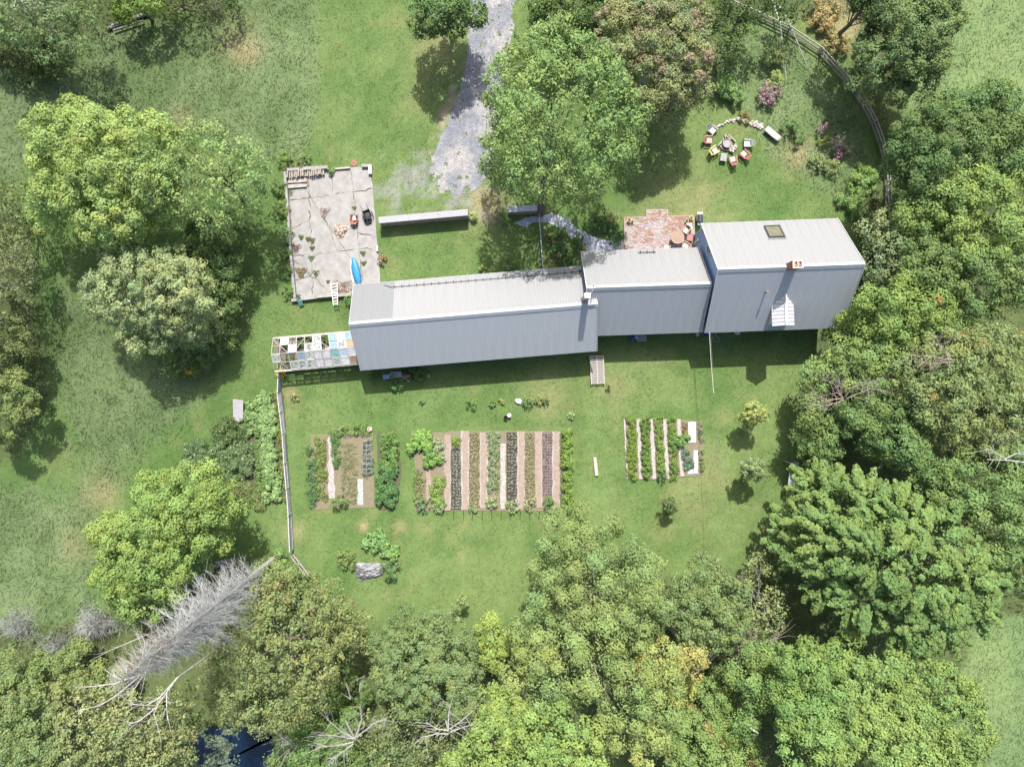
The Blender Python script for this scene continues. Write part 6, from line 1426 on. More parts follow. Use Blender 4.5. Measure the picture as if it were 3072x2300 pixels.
 ('pad_shrub', 'dark green weeds below the silver-blue shrub', 856, 760, 16, .8, (.09, .14, .05), {}),
 ('pad_shrub', 'green weeds beside the lower west wall of the pad', 860, 815, 18, .8, (.11, .17, .06), {}),
 ('pad_shrub', 'leafy weeds at the outer corner of the pad wall', 863, 875, 17, .7, (.12, .18, .06), {}),
 ('pad_shrub', 'small plant beside the barn corner and ladder', 1046, 900, 13, .6, (.12, .2, .05), {}),
]
LEAFY = {}
for nm, lab, x, y, r_, h_, c_, kw in SH:
    shrub(nm, lab, x, y, r_, h_, c_, cat=nm.replace('_', ' '), **kw)
mb = MB(); mb.rock(0, 0, .5, .9, .7, .7, 5); o = mb.build('boulder', pale, smooth_=True); o.location = P(585, 748); tag(o, 'pale grey boulder in the shade below the two bright trees', 'boulder')
mb = MB(); mb.rock(0, 0, .3, .5, .4, .4, 9); o = mb.build('boulder', STONE); o.location = P(672, 842); tag(o, 'small brown boulder hidden among dark shrubs', 'boulder')

# ------------------------------------------------------------------ trees (px, py, radius, top height)
Gd = 'young trees on the lawn'
T = [
 # left side
 ('maple_tree', 'big bright yellow-green tree with billowing crown at upper left', [(330, 480, 125, 12), (220, 440, 105, 10.5), (430, 470, 110, 11), (330, 590, 120, 11), (200, 560, 90, 8.5), (420, 600, 95, 9.5), (270, 400, 70, 9.5), (160, 650, 60, 6), (370, 680, 70, 7.5), (480, 620, 60, 8)], (.240, .295, .105), 'clump', dict(dens=95)),
 ('ash_tree', 'pale green loose-crowned tree touching the bright yellow-green one', [(600, 480, 90, 10.5), (690, 520, 85, 10), (560, 560, 80, 9.5), (650, 590, 90, 9), (730, 590, 65, 7.5), (520, 490, 60, 9.5), (620, 430, 50, 8.5), (760, 500, 45, 7)], (.190, .245, .115), 'loose', dict(dens=100, leaf=.17)),
 ('willow_tree', 'silvery pale tree with white limbs showing through at left', [(420, 860, 100, 9.5), (520, 880, 95, 9), (350, 880, 80, 7.5), (450, 950, 90, 7.5), (560, 930, 80, 7), (380, 780, 60, 7.5), (600, 980, 55, 5), (520, 800, 50, 6.5)], (.245, .275, .185), 'fine', dict(bark=DEADP, dens=110, limbn=30, leaf=.15, loose=.8)),
 ('shrub_tree', 'dark shrubby tree in shade right of the boulder', [(650, 780, 60, 4), (690, 850, 50, 3.5), (660, 920, 50, 3.5), (620, 720, 55, 4.5), (700, 700, 45, 4)], (.085, .135, .055), 'loose', {}),
 ('shrub_tree', 'low olive shrub with yellow flowers below the silvery tree', [(590, 1050, 50, 3), (650, 1010, 45, 3), (555, 1110, 30, 1.8)], (.11, .15, .06), 'loose', dict(accent=(.5, .36, .04), accp=.02)),
 ('willow_tree', 'grey-leaved tree leaning in at the left frame edge', [(10, 790, 70, 7), (40, 850, 55, 6), (-10, 900, 70, 7), (60, 800, 40, 5)], (.155, .175, .11), 'loose', dict(dens=80, base=(-60, 810), bark=DEADW, limbn=22)),
 ('willow_tree', 'pale bushy tree at the left edge above the grey-leaved one', [(10, 640, 70, 6), (60, 600, 45, 4.5), (40, 700, 45, 4.5)], (.14, .17, .085), 'loose', dict(dens=85)),
 ('willow_tree', 'dark olive tree at the left edge over the meadow', [(10, 1010, 60, 6), (40, 1060, 40, 5), (0, 1100, 50, 5)], (.125, .15, .075), 'loose', dict(dens=85, base=(-60, 1020), bark=DEADW)),
 ('willow_tree', 'bright olive tree at the left edge, lowest of that line', [(20, 1180, 60, 6), (70, 1210, 40, 5), (0, 1250, 60, 6)], (.16, .195, .085), 'loose', dict(base=(-40, 1200))),
 ('poplar_tree', 'grey-green tree arching in from the top left corner', [(60, 40, 90, 10), (140, 90, 75, 9), (200, 130, 50, 7.5), (10, 20, 90, 10), (230, 40, 60, 7), (150, 10, 80, 9), (225, 150, 28, 7)], (.15, .195, .11), 'loose', dict(dens=95, base=(20, -60), bark=DEADP, limbn=20)),
 ('shrub_tree', 'yellow-green bush at the top edge beside the long log pile', [(400, 15, 40, 4), (370, 30, 25, 3), (440, 0, 35, 4)], (.13, .20, .035), 'clump', {}),
 ('shrub_tree', 'thin dark thicket at the top edge left of the drive', [(560, 0, 60, 3.5), (640, -10, 60, 3.5), (500, 20, 40, 2.5), (310, 40, 30, 2.5)], (.08, .11, .035), 'loose', dict(dens=60)),
 ('shrub_tree', 'dark brown-green thicket under the arching tree', [(60, 160, 70, 3), (150, 170, 50, 2.5), (0, 120, 60, 3)], (.075, .09, .045), 'loose', dict(dens=60)),
 ('maple_tree', 'bright green tree standing alone in the lower left meadow', [(590, 1480, 80, 8.5), (660, 1500, 65, 7.5), (500, 1560, 85, 9), (420, 1640, 90, 8.5), (500, 1700, 75, 8.5), (380, 1720, 70, 7.5), (440, 1800, 55, 7), (340, 1590, 50, 6), (590, 1590, 70, 7), (640, 1560, 60, 6), (470, 1480, 50, 6)], (.17, .225, .06), 'clump', dict(dens=95)),
 # centre
 ('ash_tree', 'huge light green tree overhanging the gravel drive', [(1680, 330, 130, 14.5), (1570, 260, 95, 12), (1560, 400, 100, 12.5), (1640, 470, 110, 13), (1780, 430, 110, 13.5), (1840, 370, 85, 12.5), (1760, 250, 105, 13), (1670, 180, 95, 12), (1600, 150, 60, 10), (1530, 330, 70, 10), (1510, 470, 60, 9.5), (1745, 525, 75, 11.5), (1600, 530, 62, 10.5), (1850, 450, 65, 10), (1520, 220, 50, 8.5), (1680, 555, 50, 9.5)], (.150, .205, .080), 'loose', dict(base=(1618, 640), dens=115, leaf=.17, limbn=20)),
 ('crab_apple', 'brownish reddish tree beside the huge light green one', [(1960, 130, 95, 9.5), (2040, 180, 80, 9), (1880, 110, 75, 8.5), (1980, 240, 85, 8.5), (2060, 260, 55, 7), (1930, 60, 75, 8.5), (2040, 60, 70, 8), (1990, 310, 50, 6.5), (1850, 60, 50, 7.5)], (.185, .185, .115), 'loose', dict(accent=(.30, .235, .16), accp=.16, dens=105, leaf=.17, bark=DEADW, limbn=24)),
 ('dark_tree', 'dense green tree at the top edge left of the drive', [(1330, 30, 70, 7.5), (1290, 50, 50, 6.5), (1390, 10, 60, 7), (1330, -40, 80, 8), (1370, 60, 35, 5)], (.10, .155, .065), 'loose', {}),
 ('dark_tree', 'dark tree behind the huge one at the top edge', [(1680, 40, 70, 6), (1740, 20, 60, 6), (1640, 60, 45, 4.5), (1790, 50, 50, 5)], (.075, .125, .045), 'loose', {}),
 ('dark_tree', 'dark tree at the top edge behind the leaning birch poles', [(2240, 0, 60, 6.5), (2300, 30, 45, 5), (2190, 60, 45, 5), (2160, 140, 45, 4.5), (2130, 30, 45, 5), (2380, 10, 40, 4.5)], (.06, .105, .04), 'loose', dict(dens=85)),
 ('fir_tree', 'narrow dark tree at the top edge right of the reeds', [(2610, 10, 42, 8), (2620, 60, 36, 6), (2590, -30, 45, 8)], (.05, .09, .04), 'loose', {}),
 # right side
 ('willow_tree', 'tall feathery tree leaning beyond the rail fence at upper right', [(2780, 80, 60, 10), (2740, 150, 60, 9), (2830, 40, 50, 9.5), (2720, 30, 65, 9), (2790, 180, 50, 8), (2760, 250, 50, 7)], (.125, .165, .08), 'fine', dict(dens=120)),
 ('thorn_tree', 'round dark-shaded bush tree beside the bend of the rail fence', [(2650, 190, 70, 7.5), (2610, 240, 50, 6), (2680, 260, 50, 6), (2620, 160, 45, 6), (2690, 170, 45, 6.5)], (.13, .165, .08), 'loose', {}),
 ('oak_tree', 'large grey-green tree with deep shaded gaps at the right edge', [(2850, 400, 95, 11), (2760, 420, 75, 9.5), (2950, 380, 90, 11), (2800, 500, 80, 10), (2900, 500, 85, 10.5), (3010, 470, 80, 10), (2720, 500, 55, 7.5), (2980, 330, 60, 9), (3060, 400, 60, 9), (2750, 560, 55, 7.5)], (.095, .145, .062), 'clump', {}),
 ('maple_tree', 'yellow-green tree at the right edge below the grey-green one', [(2850, 640, 80, 10.5), (2930, 600, 85, 11), (2760, 640, 60, 8.5), (3030, 580, 80, 10.5), (2900, 720, 80, 10.5), (3000, 700, 85, 11.5), (3080, 680, 70, 11)], (.155, .205, .060), 'clump', {}),
 ('poplar_tree', 'grey-leaved tree touching the east gable of the tall house', [(2640, 690, 50, 7), (2670, 760, 55, 7.5), (2625, 800, 50, 7), (2700, 830, 55, 8), (2680, 650, 35, 5.5)], (.155, .185, .125), 'loose', dict(dens=100)),
 ('ash_tree', 'loose olive tree between the grey-leaved one and the right edge', [(2790, 790, 75, 10), (2850, 850, 70, 9.5), (2780, 870, 50, 8), (2940, 820, 80, 11), (3030, 810, 75, 11), (2900, 900, 65, 10)], (.12, .165, .065), 'loose', {}),
 ('maple_tree', 'bright clustered maple just off the house\'s lower east corner', [(2620, 930, 55, 9), (2700, 900, 60, 10), (2770, 930, 60, 10), (2690, 980, 60, 9.5), (2600, 990, 50, 8), (2770, 1000, 50, 9), (2820, 950, 40, 9), (2565, 960, 30, 6)], (.155, .205, .052), 'clump', dict(accent=(.36, .22, .08), accp=.02)),
 ('maple_tree', 'pale green maple in the shade edge below the house corner', [(2600, 1060, 50, 8), (2640, 1090, 50, 8.5), (2530, 1070, 40, 6.5), (2490, 1110, 38, 6), (2450, 1130, 38, 5.5), (2560, 1120, 40, 7), (2660, 1040, 35, 7.5)], (.14, .195, .070), 'clump', {}),
 ('ash_tree', 'large pale olive tree spreading towards the right edge', [(2760, 1130, 75, 10.5), (2850, 1080, 80, 11.5), (2940, 1120, 90, 12), (2820, 1190, 85, 11.5), (2900, 1240, 80, 11.5), (3000, 1200, 80, 12), (2990, 1060, 70, 11), (2720, 1180, 50, 8.5)], (.15, .18, .085), 'loose', dict(accent=(.28, .21, .08), accp=.03)),
 ('willow_tree', 'silvery olive tree at the right edge above the bare limbs', [(2980, 1320, 80, 11), (3050, 1280, 70, 11), (2920, 1340, 60, 9.5), (2950, 1260, 60, 10)], (.155, .175, .105), 'fine', {}),
 ('maple_tree', 'deep green maple with a dark hollow beneath it', [(2640, 1230, 60, 9), (2700, 1250, 55, 9), (2590, 1270, 55, 8.5), (2700, 1320, 55, 9.5), (2740, 1380, 50, 9), (2640, 1300, 50, 8), (2560, 1220, 38, 7)], (.10, .165, .065), 'clump', {}),
 ('maple_tree', 'rounded olive tree at the lawn edge by the metal lean-to', [(2450, 1270, 45, 6), (2480, 1310, 45, 6.5), (2420, 1310, 35, 5), (2440, 1220, 32, 5), (2470, 1360, 38, 5.5)], (.125, .17, .06), 'clump', {}),
 ('walnut_tree', 'giant dark-green tree with radiating sprays at lower right', [(2480, 1500, 75, 9.5), (2580, 1520, 85, 11.5), (2680, 1560, 90, 12.5), (2780, 1620, 95, 13), (2420, 1580, 65, 9), (2510, 1620, 90, 12), (2620, 1660, 100, 14), (2730, 1720, 100, 14), (2850, 1710, 90, 13), (2900, 1800, 80, 12.5), (2480, 1720, 75, 11), (2590, 1780, 80, 12), (2800, 1850, 85, 13), (2440, 1450, 50, 7), (2350, 1600, 42, 6.5), (2940, 1720, 55, 11.5), (2410, 1660, 55, 9), (2350, 1540, 32, 5), (2700, 1860, 60, 12)], (.105, .165, .055), 'spray', dict(limbn=22)),
 ('maple_tree', 'dark green clustered tree right of the giant one', [(2860, 1480, 70, 11), (2940, 1430, 75, 12), (3020, 1480, 80, 12.5), (2920, 1550, 70, 11.5), (3000, 1600, 75, 12.5), (3060, 1560, 60, 12), (2790, 1440, 50, 9), (3050, 1700, 60, 12), (2990, 1690, 50, 11), (3040, 1400, 70, 12)], (.11, .17, .065), 'clump', {}),
 ('maple_tree', 'bright green crown filling the bottom right, left part', [(2420, 2000, 70, 11), (2500, 2060, 75, 12), (2420, 2140, 70, 12), (2530, 1980, 55, 10.5), (2380, 2080, 55, 10), (2500, 2180, 75, 13), (2400, 2250, 70, 13), (2340, 1980, 45, 8)], (.145, .205, .060), 'clump', {}),
 ('maple_tree', 'bright green crown filling the bottom right, outer part', [(2620, 2080, 85, 13), (2700, 2160, 90, 14), (2800, 2080, 80, 13.5), (2600, 2200, 85, 14), (2860, 2200, 85, 14.5), (2720, 2020, 65, 12), (2700, 2270, 90, 15), (2840, 2290, 80, 15), (2890, 2110, 50, 13), (2560, 2280, 80, 14)], (.155, .205, .065), 'loose', dict(dens=110, leaf=.19)),
 # bottom centre
 ('maple_tree', 'big cauliflower-crowned maple nearest the bean row', [(1700, 1620, 65, 9), (1770, 1600, 65, 9.5), (1840, 1640, 65, 10), (1660, 1690, 60, 9), (1750, 1700, 75, 11), (1860, 1730, 75, 11.5), (1930, 1700, 55, 10), (1660, 1800, 60, 10), (1770, 1790, 80, 12), (1900, 1810, 80, 12.5), (1970, 1790, 55, 11), (1700, 1580, 40, 7)], (.155, .195, .085), 'lump', {}),
 ('maple_tree', 'twin cauliflower-crowned maple lower down, with deep crevices', [(1620, 1890, 65, 10.5), (1700, 1900, 70, 11.5), (1790, 1910, 75, 12.5), (1880, 1930, 65, 12), (1600, 1970, 65, 11.5), (1690, 1990, 75, 12.5), (1780, 2020, 75, 13), (1570, 2040, 55, 11), (1640, 2080, 60, 12), (1870, 2080, 80, 13), (1950, 2060, 65, 12.5), (1960, 2150, 65, 13), (1880, 2180, 60, 13)], (.165, .205, .078), 'lump', {}),
 ('maple_tree', 'bright yellow-green maple at the bottom middle edge', [(1540, 2150, 65, 12), (1600, 2200, 70, 13), (1500, 2220, 65, 12.5), (1440, 2270, 60, 12), (1580, 2280, 75, 14), (1680, 2200, 70, 13.5), (1740, 2250, 70, 14), (1480, 2110, 40, 9.5), (1670, 2290, 65, 14), (1380, 2290, 50, 11)], (.165, .215, .055), 'clump', {}),
 ('birch_tree', 'fine-leaved olive tree right of the cauliflower maples', [(2110, 1740, 60, 8), (2160, 1790, 60, 8.5), (2090, 1830, 60, 9), (2150, 1880, 60, 9.5), (2060, 1780, 45, 8), (2200, 1840, 40, 8), (2080, 1900, 45, 8.5)], (.13, .165, .08), 'fine', {}),
 ('birch_tree', 'grey-olive tree with dead twigs left of the giant one', [(2280, 1720, 45, 6.5), (2260, 1790, 45, 7), (2300, 1850, 45, 7.5), (2250, 1880, 35, 6.5), (2310, 1780, 35, 6.5), (2300, 1680, 30, 5)], (.145, .165, .09), 'loose', dict(dens=85, bark=DEADW)),
 ('yellow_maple', 'small golden-yellow tree among the lower green crowns', [(1985, 1965, 40, 11), (2010, 1990, 30, 10.5), (1960, 1990, 30, 11)], (.225, .235, .085), 'clump', {}),
 ('yellow_maple', 'orange-tinged yellow tree beside the old rails', [(2082, 1960, 32, 9), (2070, 2000, 26, 8.5)], (.25, .235, .09), 'clump', dict(accent=(.36, .27, .10), accp=.06)),
 ('yellow_maple', 'pale yellow tree near the bottom edge below the golden one', [(1950, 2220, 32, 12), (1940, 2260, 30, 12), (1965, 2185, 22, 11)], (.225, .24, .085), 'clump', {}),
 ('yellow_maple', 'yellow bush over the reddish clearing', [(2030, 2060, 35, 4.5), (2010, 2020, 25, 4)], (.20, .22, .065), 'clump', {}),
 ('sumac_bush', 'sprawling light green thicket at the bottom, right of the pale yellow tree', [(2100, 2130, 60, 5), (2160, 2080, 50, 5), (2060, 2200, 65, 6), (2150, 2200, 60, 5.5), (2080, 2280, 65, 7), (2200, 2260, 60, 6), (2230, 2120, 40, 4.5), (2160, 2290, 50, 7)], (.155, .205, .070), 'loose', dict(accent=(.26, .24, .08), accp=.05)),
 ('maple_tree', 'green crown between the clearing and the bright right crowns', [(2250, 2030, 50, 8), (2300, 2080, 45, 8), (2220, 2180, 38, 7), (2280, 1970, 40, 7.5)], (.12, .18, .055), 'clump', {}),
 ('shrub_tree', 'yellow-green shrub at the lawn edge before the cauliflower maples', [(1475, 1890, 32, 5), (1510, 1930, 34, 5.5), (1480, 1960, 32, 5), (1460, 1930, 22, 4)], (.18, .225, .05), 'clump', {}),
 ('willow_tree', 'blue-green feathery tree below the lower lawn', [(1230, 1880, 55, 6.5), (1300, 1900, 60, 7.5), (1180, 1930, 60, 7), (1260, 1980, 75, 9), (1350, 1980, 65, 8.5), (1190, 2020, 60, 8.5), (1310, 2060, 70, 9.5), (1390, 2040, 55, 9), (1240, 2090, 55, 9), (1370, 1900, 40, 6), (1390, 2110, 50, 9)], (.13, .165, .085), 'fine', {}),
 ('alder_tree', 'huge fine-textured olive tree between dead spruce and lower lawn', [(820, 1780, 65, 8), (900, 1780, 70, 8.5), (970, 1800, 60, 7.5), (780, 1860, 80, 10), (870, 1880, 90, 11), (970, 1880, 75, 9.5), (1040, 1870, 55, 7.5), (720, 1960, 80, 11), (820, 1980, 95, 12), (920, 1990, 85, 11.5), (720, 2080, 80, 12), (820, 2100, 85, 12.5), (910, 2080, 60, 11), (660, 2030, 55, 10), (1080, 1920, 38, 6), (850, 1740, 45, 6)], (.155, .175, .085), 'fine', dict(accent=(.25, .22, .10), accp=.03, dens=135)),
 ('willow_tree', 'grey olive tree with bare limbs at the bottom edge', [(1230, 2190, 60, 8), (1310, 2200, 60, 8), (1180, 2250, 60, 8), (1280, 2280, 65, 9), (1120, 2190, 50, 7), (1370, 2190, 35, 7)], (.135, .155, .085), 'fine', dict(dens=100)),
 ('shrub_tree', 'mixed green thicket at the bottom edge beside the pond', [(1010, 2180, 55, 5), (960, 2240, 60, 6), (1050, 2260, 55, 6), (1100, 2290, 50, 6), (890, 2230, 45, 5), (930, 2290, 55, 6), (850, 2270, 30, 4.5)], (.12, .17, .055), 'loose', {}),
 ('shrub_tree', 'dark low shrubs in the gap between olive and blue-green trees', [(1010, 2060, 45, 3), (1000, 2120, 45, 3.2), (1070, 2080, 35, 3)], (.08, .14, .045), 'loose', {}),
 ('willow_tree', 'pale olive thicket tree at lower left under the dead limbs', [(330, 2140, 80, 8), (420, 2180, 80, 8.5), (250, 2200, 80, 9), (500, 2140, 65, 7.5), (350, 2250, 80, 9), (460, 2270, 70, 9), (540, 2220, 45, 7), (220, 2080, 55, 7), (520, 2290, 50, 8)], (.17, .185, .105), 'fine', dict(dens=95)),
 ('willow_tree', 'green thicket tree in the bottom left corner', [(100, 2180, 75, 8), (40, 2120, 70, 8), (120, 2270, 75, 9), (20, 2250, 75, 9), (180, 2290, 60, 9), (10, 2010, 50, 6)], (.135, .17, .085), 'fine', {}),
 ('shrub_tree', 'olive thicket between the dead brush and the dead limbs', [(160, 2010, 60, 4), (240, 1990, 55, 4), (320, 2040, 50, 4), (100, 2060, 50, 4.5)], (.14, .17, .07), 'loose', {}),
 ('shrub_tree', 'green shrub around the foot of the dead spruces', [(850, 1700, 35, 2.5), (800, 1730, 35, 2.5), (870, 1760, 28, 2.2)], (.13, .19, .05), 'loose', {}),
 # young trees on the lawn
 ('young_tree', 'young yellow-green lawn tree with a long shadow, nearest the house', [(2258, 1236, 24, 4.3), (2280, 1238, 20, 4.0), (2240, 1250, 17, 3.2), (2246, 1268, 13, 2.0)], (.24, .26, .10), 'loose', dict(cr=.30, leaf=.13, dens=800, limbn=6, base=(2237, 1268))),
 ('young_tree', 'young silvery lawn tree below the yellow-green one', [(2262, 1400, 24, 4.4), (2246, 1396, 19, 4.2), (2268, 1420, 18, 3.2), (2244, 1418, 14, 2.2)], (.18, .215, .13), 'loose', dict(cr=.30, leaf=.12, dens=800, limbn=6, base=(2230, 1390))),
 ('young_tree', 'small sparse lawn tree between the small bed and cauliflower maple', [(2007, 1512, 17, 2.8), (2014, 1524, 13, 2.2), (2000, 1530, 10, 1.4)], (.11, .14, .07), 'loose', dict(cr=.22, leaf=.11, dens=800, limbn=5)),
 ('young_tree', 'small pale lawn tree above the blue-green feathery tree', [(1385, 1800, 15, 2.4), (1372, 1822, 14, 2.2)], (.15, .19, .09), 'loose', dict(cr=.24, leaf=.12, dens=800, limbn=5)),
]
for nm, lab, L_, c_, st_, kw in T:
    tree(nm, lab, L_, c_, st_, cat='tree' if not nm.endswith('bush') else 'bush', **kw)

# ------------------------------------------------------------------ dead trees, brush, logs
def dead_spruce(label, base, tip, h, seed, wid):
    rr = random.Random(seed); b, tp = P(*base), P(tip[0], tip[1], h); t = thing('dead_spruce', label, 'dead tree', b)
    mb = MB(); k = 10; mb.tube([b.lerp(tp, i / k) + Vector((rr.uniform(-.05, .05), rr.uniform(-.05, .05), 0)) for i in range(k + 1)], [.26 * (1 - i / k) + .02 for i in range(k + 1)], 8); mb.build('trunk', DEADW, t, world=True)
    mb = MB(); ax = (tp - b).normalized(); n = 0
    for i in range(400):
        q = .22 + .77 * rr.random() ** .85; p = b.lerp(tp, q); a = rr.random() * 6.283; d = Vector((math.cos(a), math.sin(a), -.10 + .2 * rr.random())); L = wid * (.15 + 1.0 * min(1, q / .5)) * min(1, (1.12 - q) / .5) * (.35 + .75 * rr.random())
        e = p + d * L; e.z -= L * .20; mid_ = p.lerp(e, .55) + Vector((0, 0, .05 * L)); tn = .75 + .5 * rr.random()
        c = (tn * .92, tn * .95, tn * .97) if q < .78 or rr.random() < .5 else (tn * .78, tn * .70, tn * .64)
        mb.tube([p, mid_, e], [.017, .011, .004], 3, c, cap=False)
        for _ in range(int(5 + 6 * q)):
            s = p.lerp(e, .3 + .65 * rr.random()); f = s + Vector((d.x + rr.uniform(-.9, .9), d.y + rr.uniform(-.9, .9), rr.uniform(-.5, .1))).normalized() * rr.uniform(.25, .75)
            mb.tube([s, f], [.010, .004], 3, c, cap=False)
    mb.build('twigs', mat('dead_twigs', (.34, .335, .32), (.25, .245, .235), 3, .95, attr=True), t, world=True)
dead_spruce('tall dead grey spruce with bare twigs, the longer trunk of two', (838, 1662), (352, 2046), 26, 4, 2.9)
dead_spruce('dead grey spruce standing just behind its longer twin', (815, 1690), (430, 2010), 23, 9, 2.9)
def bare(name, label, base, h0, segs, r0, m, cat='dead tree', twig=6, seed=1):
    """segs: lists of picture points with heights, each a limb"""
    rr = random.Random(seed); b = P(*base, 0); t = thing(name, label, cat, b); p0 = P(*segs[0][0]); mb = MB(); mb.tube([b, b.lerp(p0, .5), p0], [r0 * 1.1, r0 * .8, r0 * .55], 8); mb.build('trunk', m, t, world=True)
    for sg in segs:
        q = [P(*s) for s in sg]; k = len(q); mb = MB(); mb.tube(q, [r0 * (.55 if sg is segs[0] else .4) * (1 - .8 * i / (k - 1)) + .01 for i in range(k)], 6)
        for i in range(k - 1):
            for _ in range(twig):
                s = q[i].lerp(q[i + 1], rr.random()); d = (q[i + 1] - q[i]).normalized(); e = s + (d * .8 + Vector((rr.uniform(-1, 1), rr.uniform(-1, 1), rr.uniform(-.2, .6)))).normalized() * rr.uniform(.4, 1.5) ; g = e + (e - s) * .5 + Vector((rr.uniform(-.3, .3), rr.uniform(-.3, .3), 0))
                mb.tube([s, e, g], [.018, .011, .005], 4, cap=False)
        mb.build('branch', m, t, world=True)
    return t
bare('dead_birch', 'pale bare birch limbs reaching to the lower left beyond the dead spruce', (700, 1790), 9, [[(425, 2022, 15), (340, 2050, 15.5), (237, 2063, 16)], [(425, 2022, 15), (350, 2085, 15.5), (300, 2115, 16), (225, 2133, 16.5)], [(440, 2010, 15), (400, 2070, 15), (370, 2100, 15)]], .11, DEADP, twig=2, seed=3)
bare('dead_birch', 'pale bare forked limbs pointing down between the thickets', (790, 1850), 9, [[(534, 2030, 14), (480, 2090, 14.5), (440, 2115, 15), (385, 2110, 15.5)], [(534, 2030, 14), (475, 2110, 14.6), (462, 2140, 15), (472, 2175, 15.3)], [(470, 2120, 14.7), (420, 2160, 15.2), (385, 2172, 15.5)], [(500, 2075, 14.4), (500, 2120, 15), (503, 2160, 15.3)]], .11, DEADP, twig=3, seed=5)
bare('dead_limb', 'single pale bare stem lying left of the dead spruce', (475, 1885), 1, [[(470, 1890, .5), (390, 1925, 1.2), (330, 1950, 1.8), (268, 1982, 2.5)]], .07, DEADP, 'dead tree', 1, 7)
bare('dead_tree', 'starburst of grey bare limbs above the pond thicket', (1010, 2110), 9, [[(1065, 2215, 9.5), (1085, 2160, 10), (1080, 2110, 10.5)], [(1065, 2215, 9.5), (1020, 2190, 10), (975, 2150, 10.5)], [(1060, 2215, 9.5), (1000, 2205, 10), (960, 2205, 10.3)], [(1060, 2225, 9.5), (1015, 2235, 10), (955, 2240, 10.5)], [(1070, 2210, 9.5), (1120, 2170, 10), (1160, 2155, 10.5)], [(1060, 2230, 9.5), (1020, 2260, 10), (990, 2280, 10.4)]], .13, DEADW, twig=7, seed=11)
bare('dead_tree', 'fan of pale bare limbs at the bottom right of the blue-green tree', (1310, 2060), 9, [[(1345, 2190, 10.5), (1345, 2140, 11), (1355, 2100, 11.5)], [(1345, 2190, 10.5), (1310, 2185, 11), (1280, 2165, 11.3)], [(1350, 2185, 10.5), (1385, 2160, 11), (1420, 2130, 11.4)], [(1345, 2200, 10.5), (1310, 2200, 11), (1265, 2210, 11.4)], [(1350, 2195, 10.5), (1390, 2180, 11), (1430, 2170, 11.3)]], .11, DEADP, twig=6, seed=12)
bare('dead_tree', 'small pale bare snag in the dark gap right of the olive tree', (1030, 2030), 5, [[(1052, 2096, 6), (1040, 2050, 6.5), (1032, 2035, 7)], [(1052, 2096, 6), (1025, 2078, 6.4)], [(1078, 2075, 6), (1080, 2050, 6.3), (1095, 2025, 6.6)]], .06, DEADP, twig=2, seed=13)
bare('dead_tree', 'grey bare branches reaching over the dark pond', (840, 2200), 4, [[(905, 2240, 5.5), (860, 2230, 6), (825, 2240, 6.4)], [(880, 2235, 5.7), (855, 2255, 6)], [(900, 2238, 5.5), (860, 2222, 6.1), (845, 2210, 6.4)]], .06, DEADW, twig=5, seed=14)
bare('dead_tree', 'tangle of brown bare branches over the maple below the house corner', (2480, 1150), 6, [[(2530, 1195, 8.6), (2480, 1200, 9.2), (2430, 1175, 9.6)], [(2530, 1195, 8.6), (2500, 1150, 9.2), (2460, 1135, 9.6)], [(2535, 1190, 8.6), (2560, 1160, 9.2), (2610, 1150, 9.8)], [(2530, 1200, 8.6), (2490, 1215, 9.2), (2440, 1215, 9.6)], [(2540, 1195, 8.6), (2600, 1170, 9.4), (2625, 1160, 9.9)], [(2525, 1190, 8.6), (2520, 1150, 9.4), (2515, 1130, 9.8)]], .09, mat('brown_dead_wood', (.30, .24, .20), (.20, .16, .13), 7, .9), twig=9, seed=15)
bare('dead_tree', 'brown twiggy dead crown in the large pale olive tree', (2760, 1050), 8, [[(2860, 1080, 12.2), (2800, 1070, 12.6), (2730, 1065, 13)], [(2860, 1085, 12.2), (2810, 1090, 12.7), (2760, 1090, 13)], [(2850, 1075, 12.2), (2820, 1040, 12.7), (2810, 1010, 13)]], .08, MT['brown_dead_wood'], twig=9, seed=16)
bare('dead_tree', 'white bare limbs crossing the right edge', (2900, 1340), 8, [[(3100, 1390, 12), (3020, 1380, 12.3), (2960, 1378, 12.6)], [(3020, 1380, 12.2), (2990, 1360, 12.6), (2965, 1345, 12.9)], [(3010, 1378, 12.2), (3050, 1360, 12.6), (3075, 1355, 12.9)]], .11, DEADP, twig=3, seed=17)
bare('dead_tree', 'brown twisted dead branches in the gap left of the giant tree', (2230, 1830), 4, [[(2260, 1930, 6.5), (2220, 1910, 7), (2195, 1890, 7.3)], [(2260, 1930, 6.5), (2250, 1900, 7), (2240, 1880, 7.4)], [(2260, 1935, 6.5), (2300, 1920, 7), (2330, 1915, 7.3)], [(2255, 1935, 6.5), (2230, 1950, 7)]], .06, MT['brown_dead_wood'], twig=9, seed=18)
bare('dead_tree', 'slender white snag in the dark hollow below the cauliflower maples', (1760, 2000), 4, [[(1808, 2100, 7), (1812, 2150, 7.6), (1815, 2200, 8.2), (1830, 2240, 8.8)], [(1815, 2180, 8), (1800, 2210, 8.5)]], .06, DEADP, twig=2, seed=19)
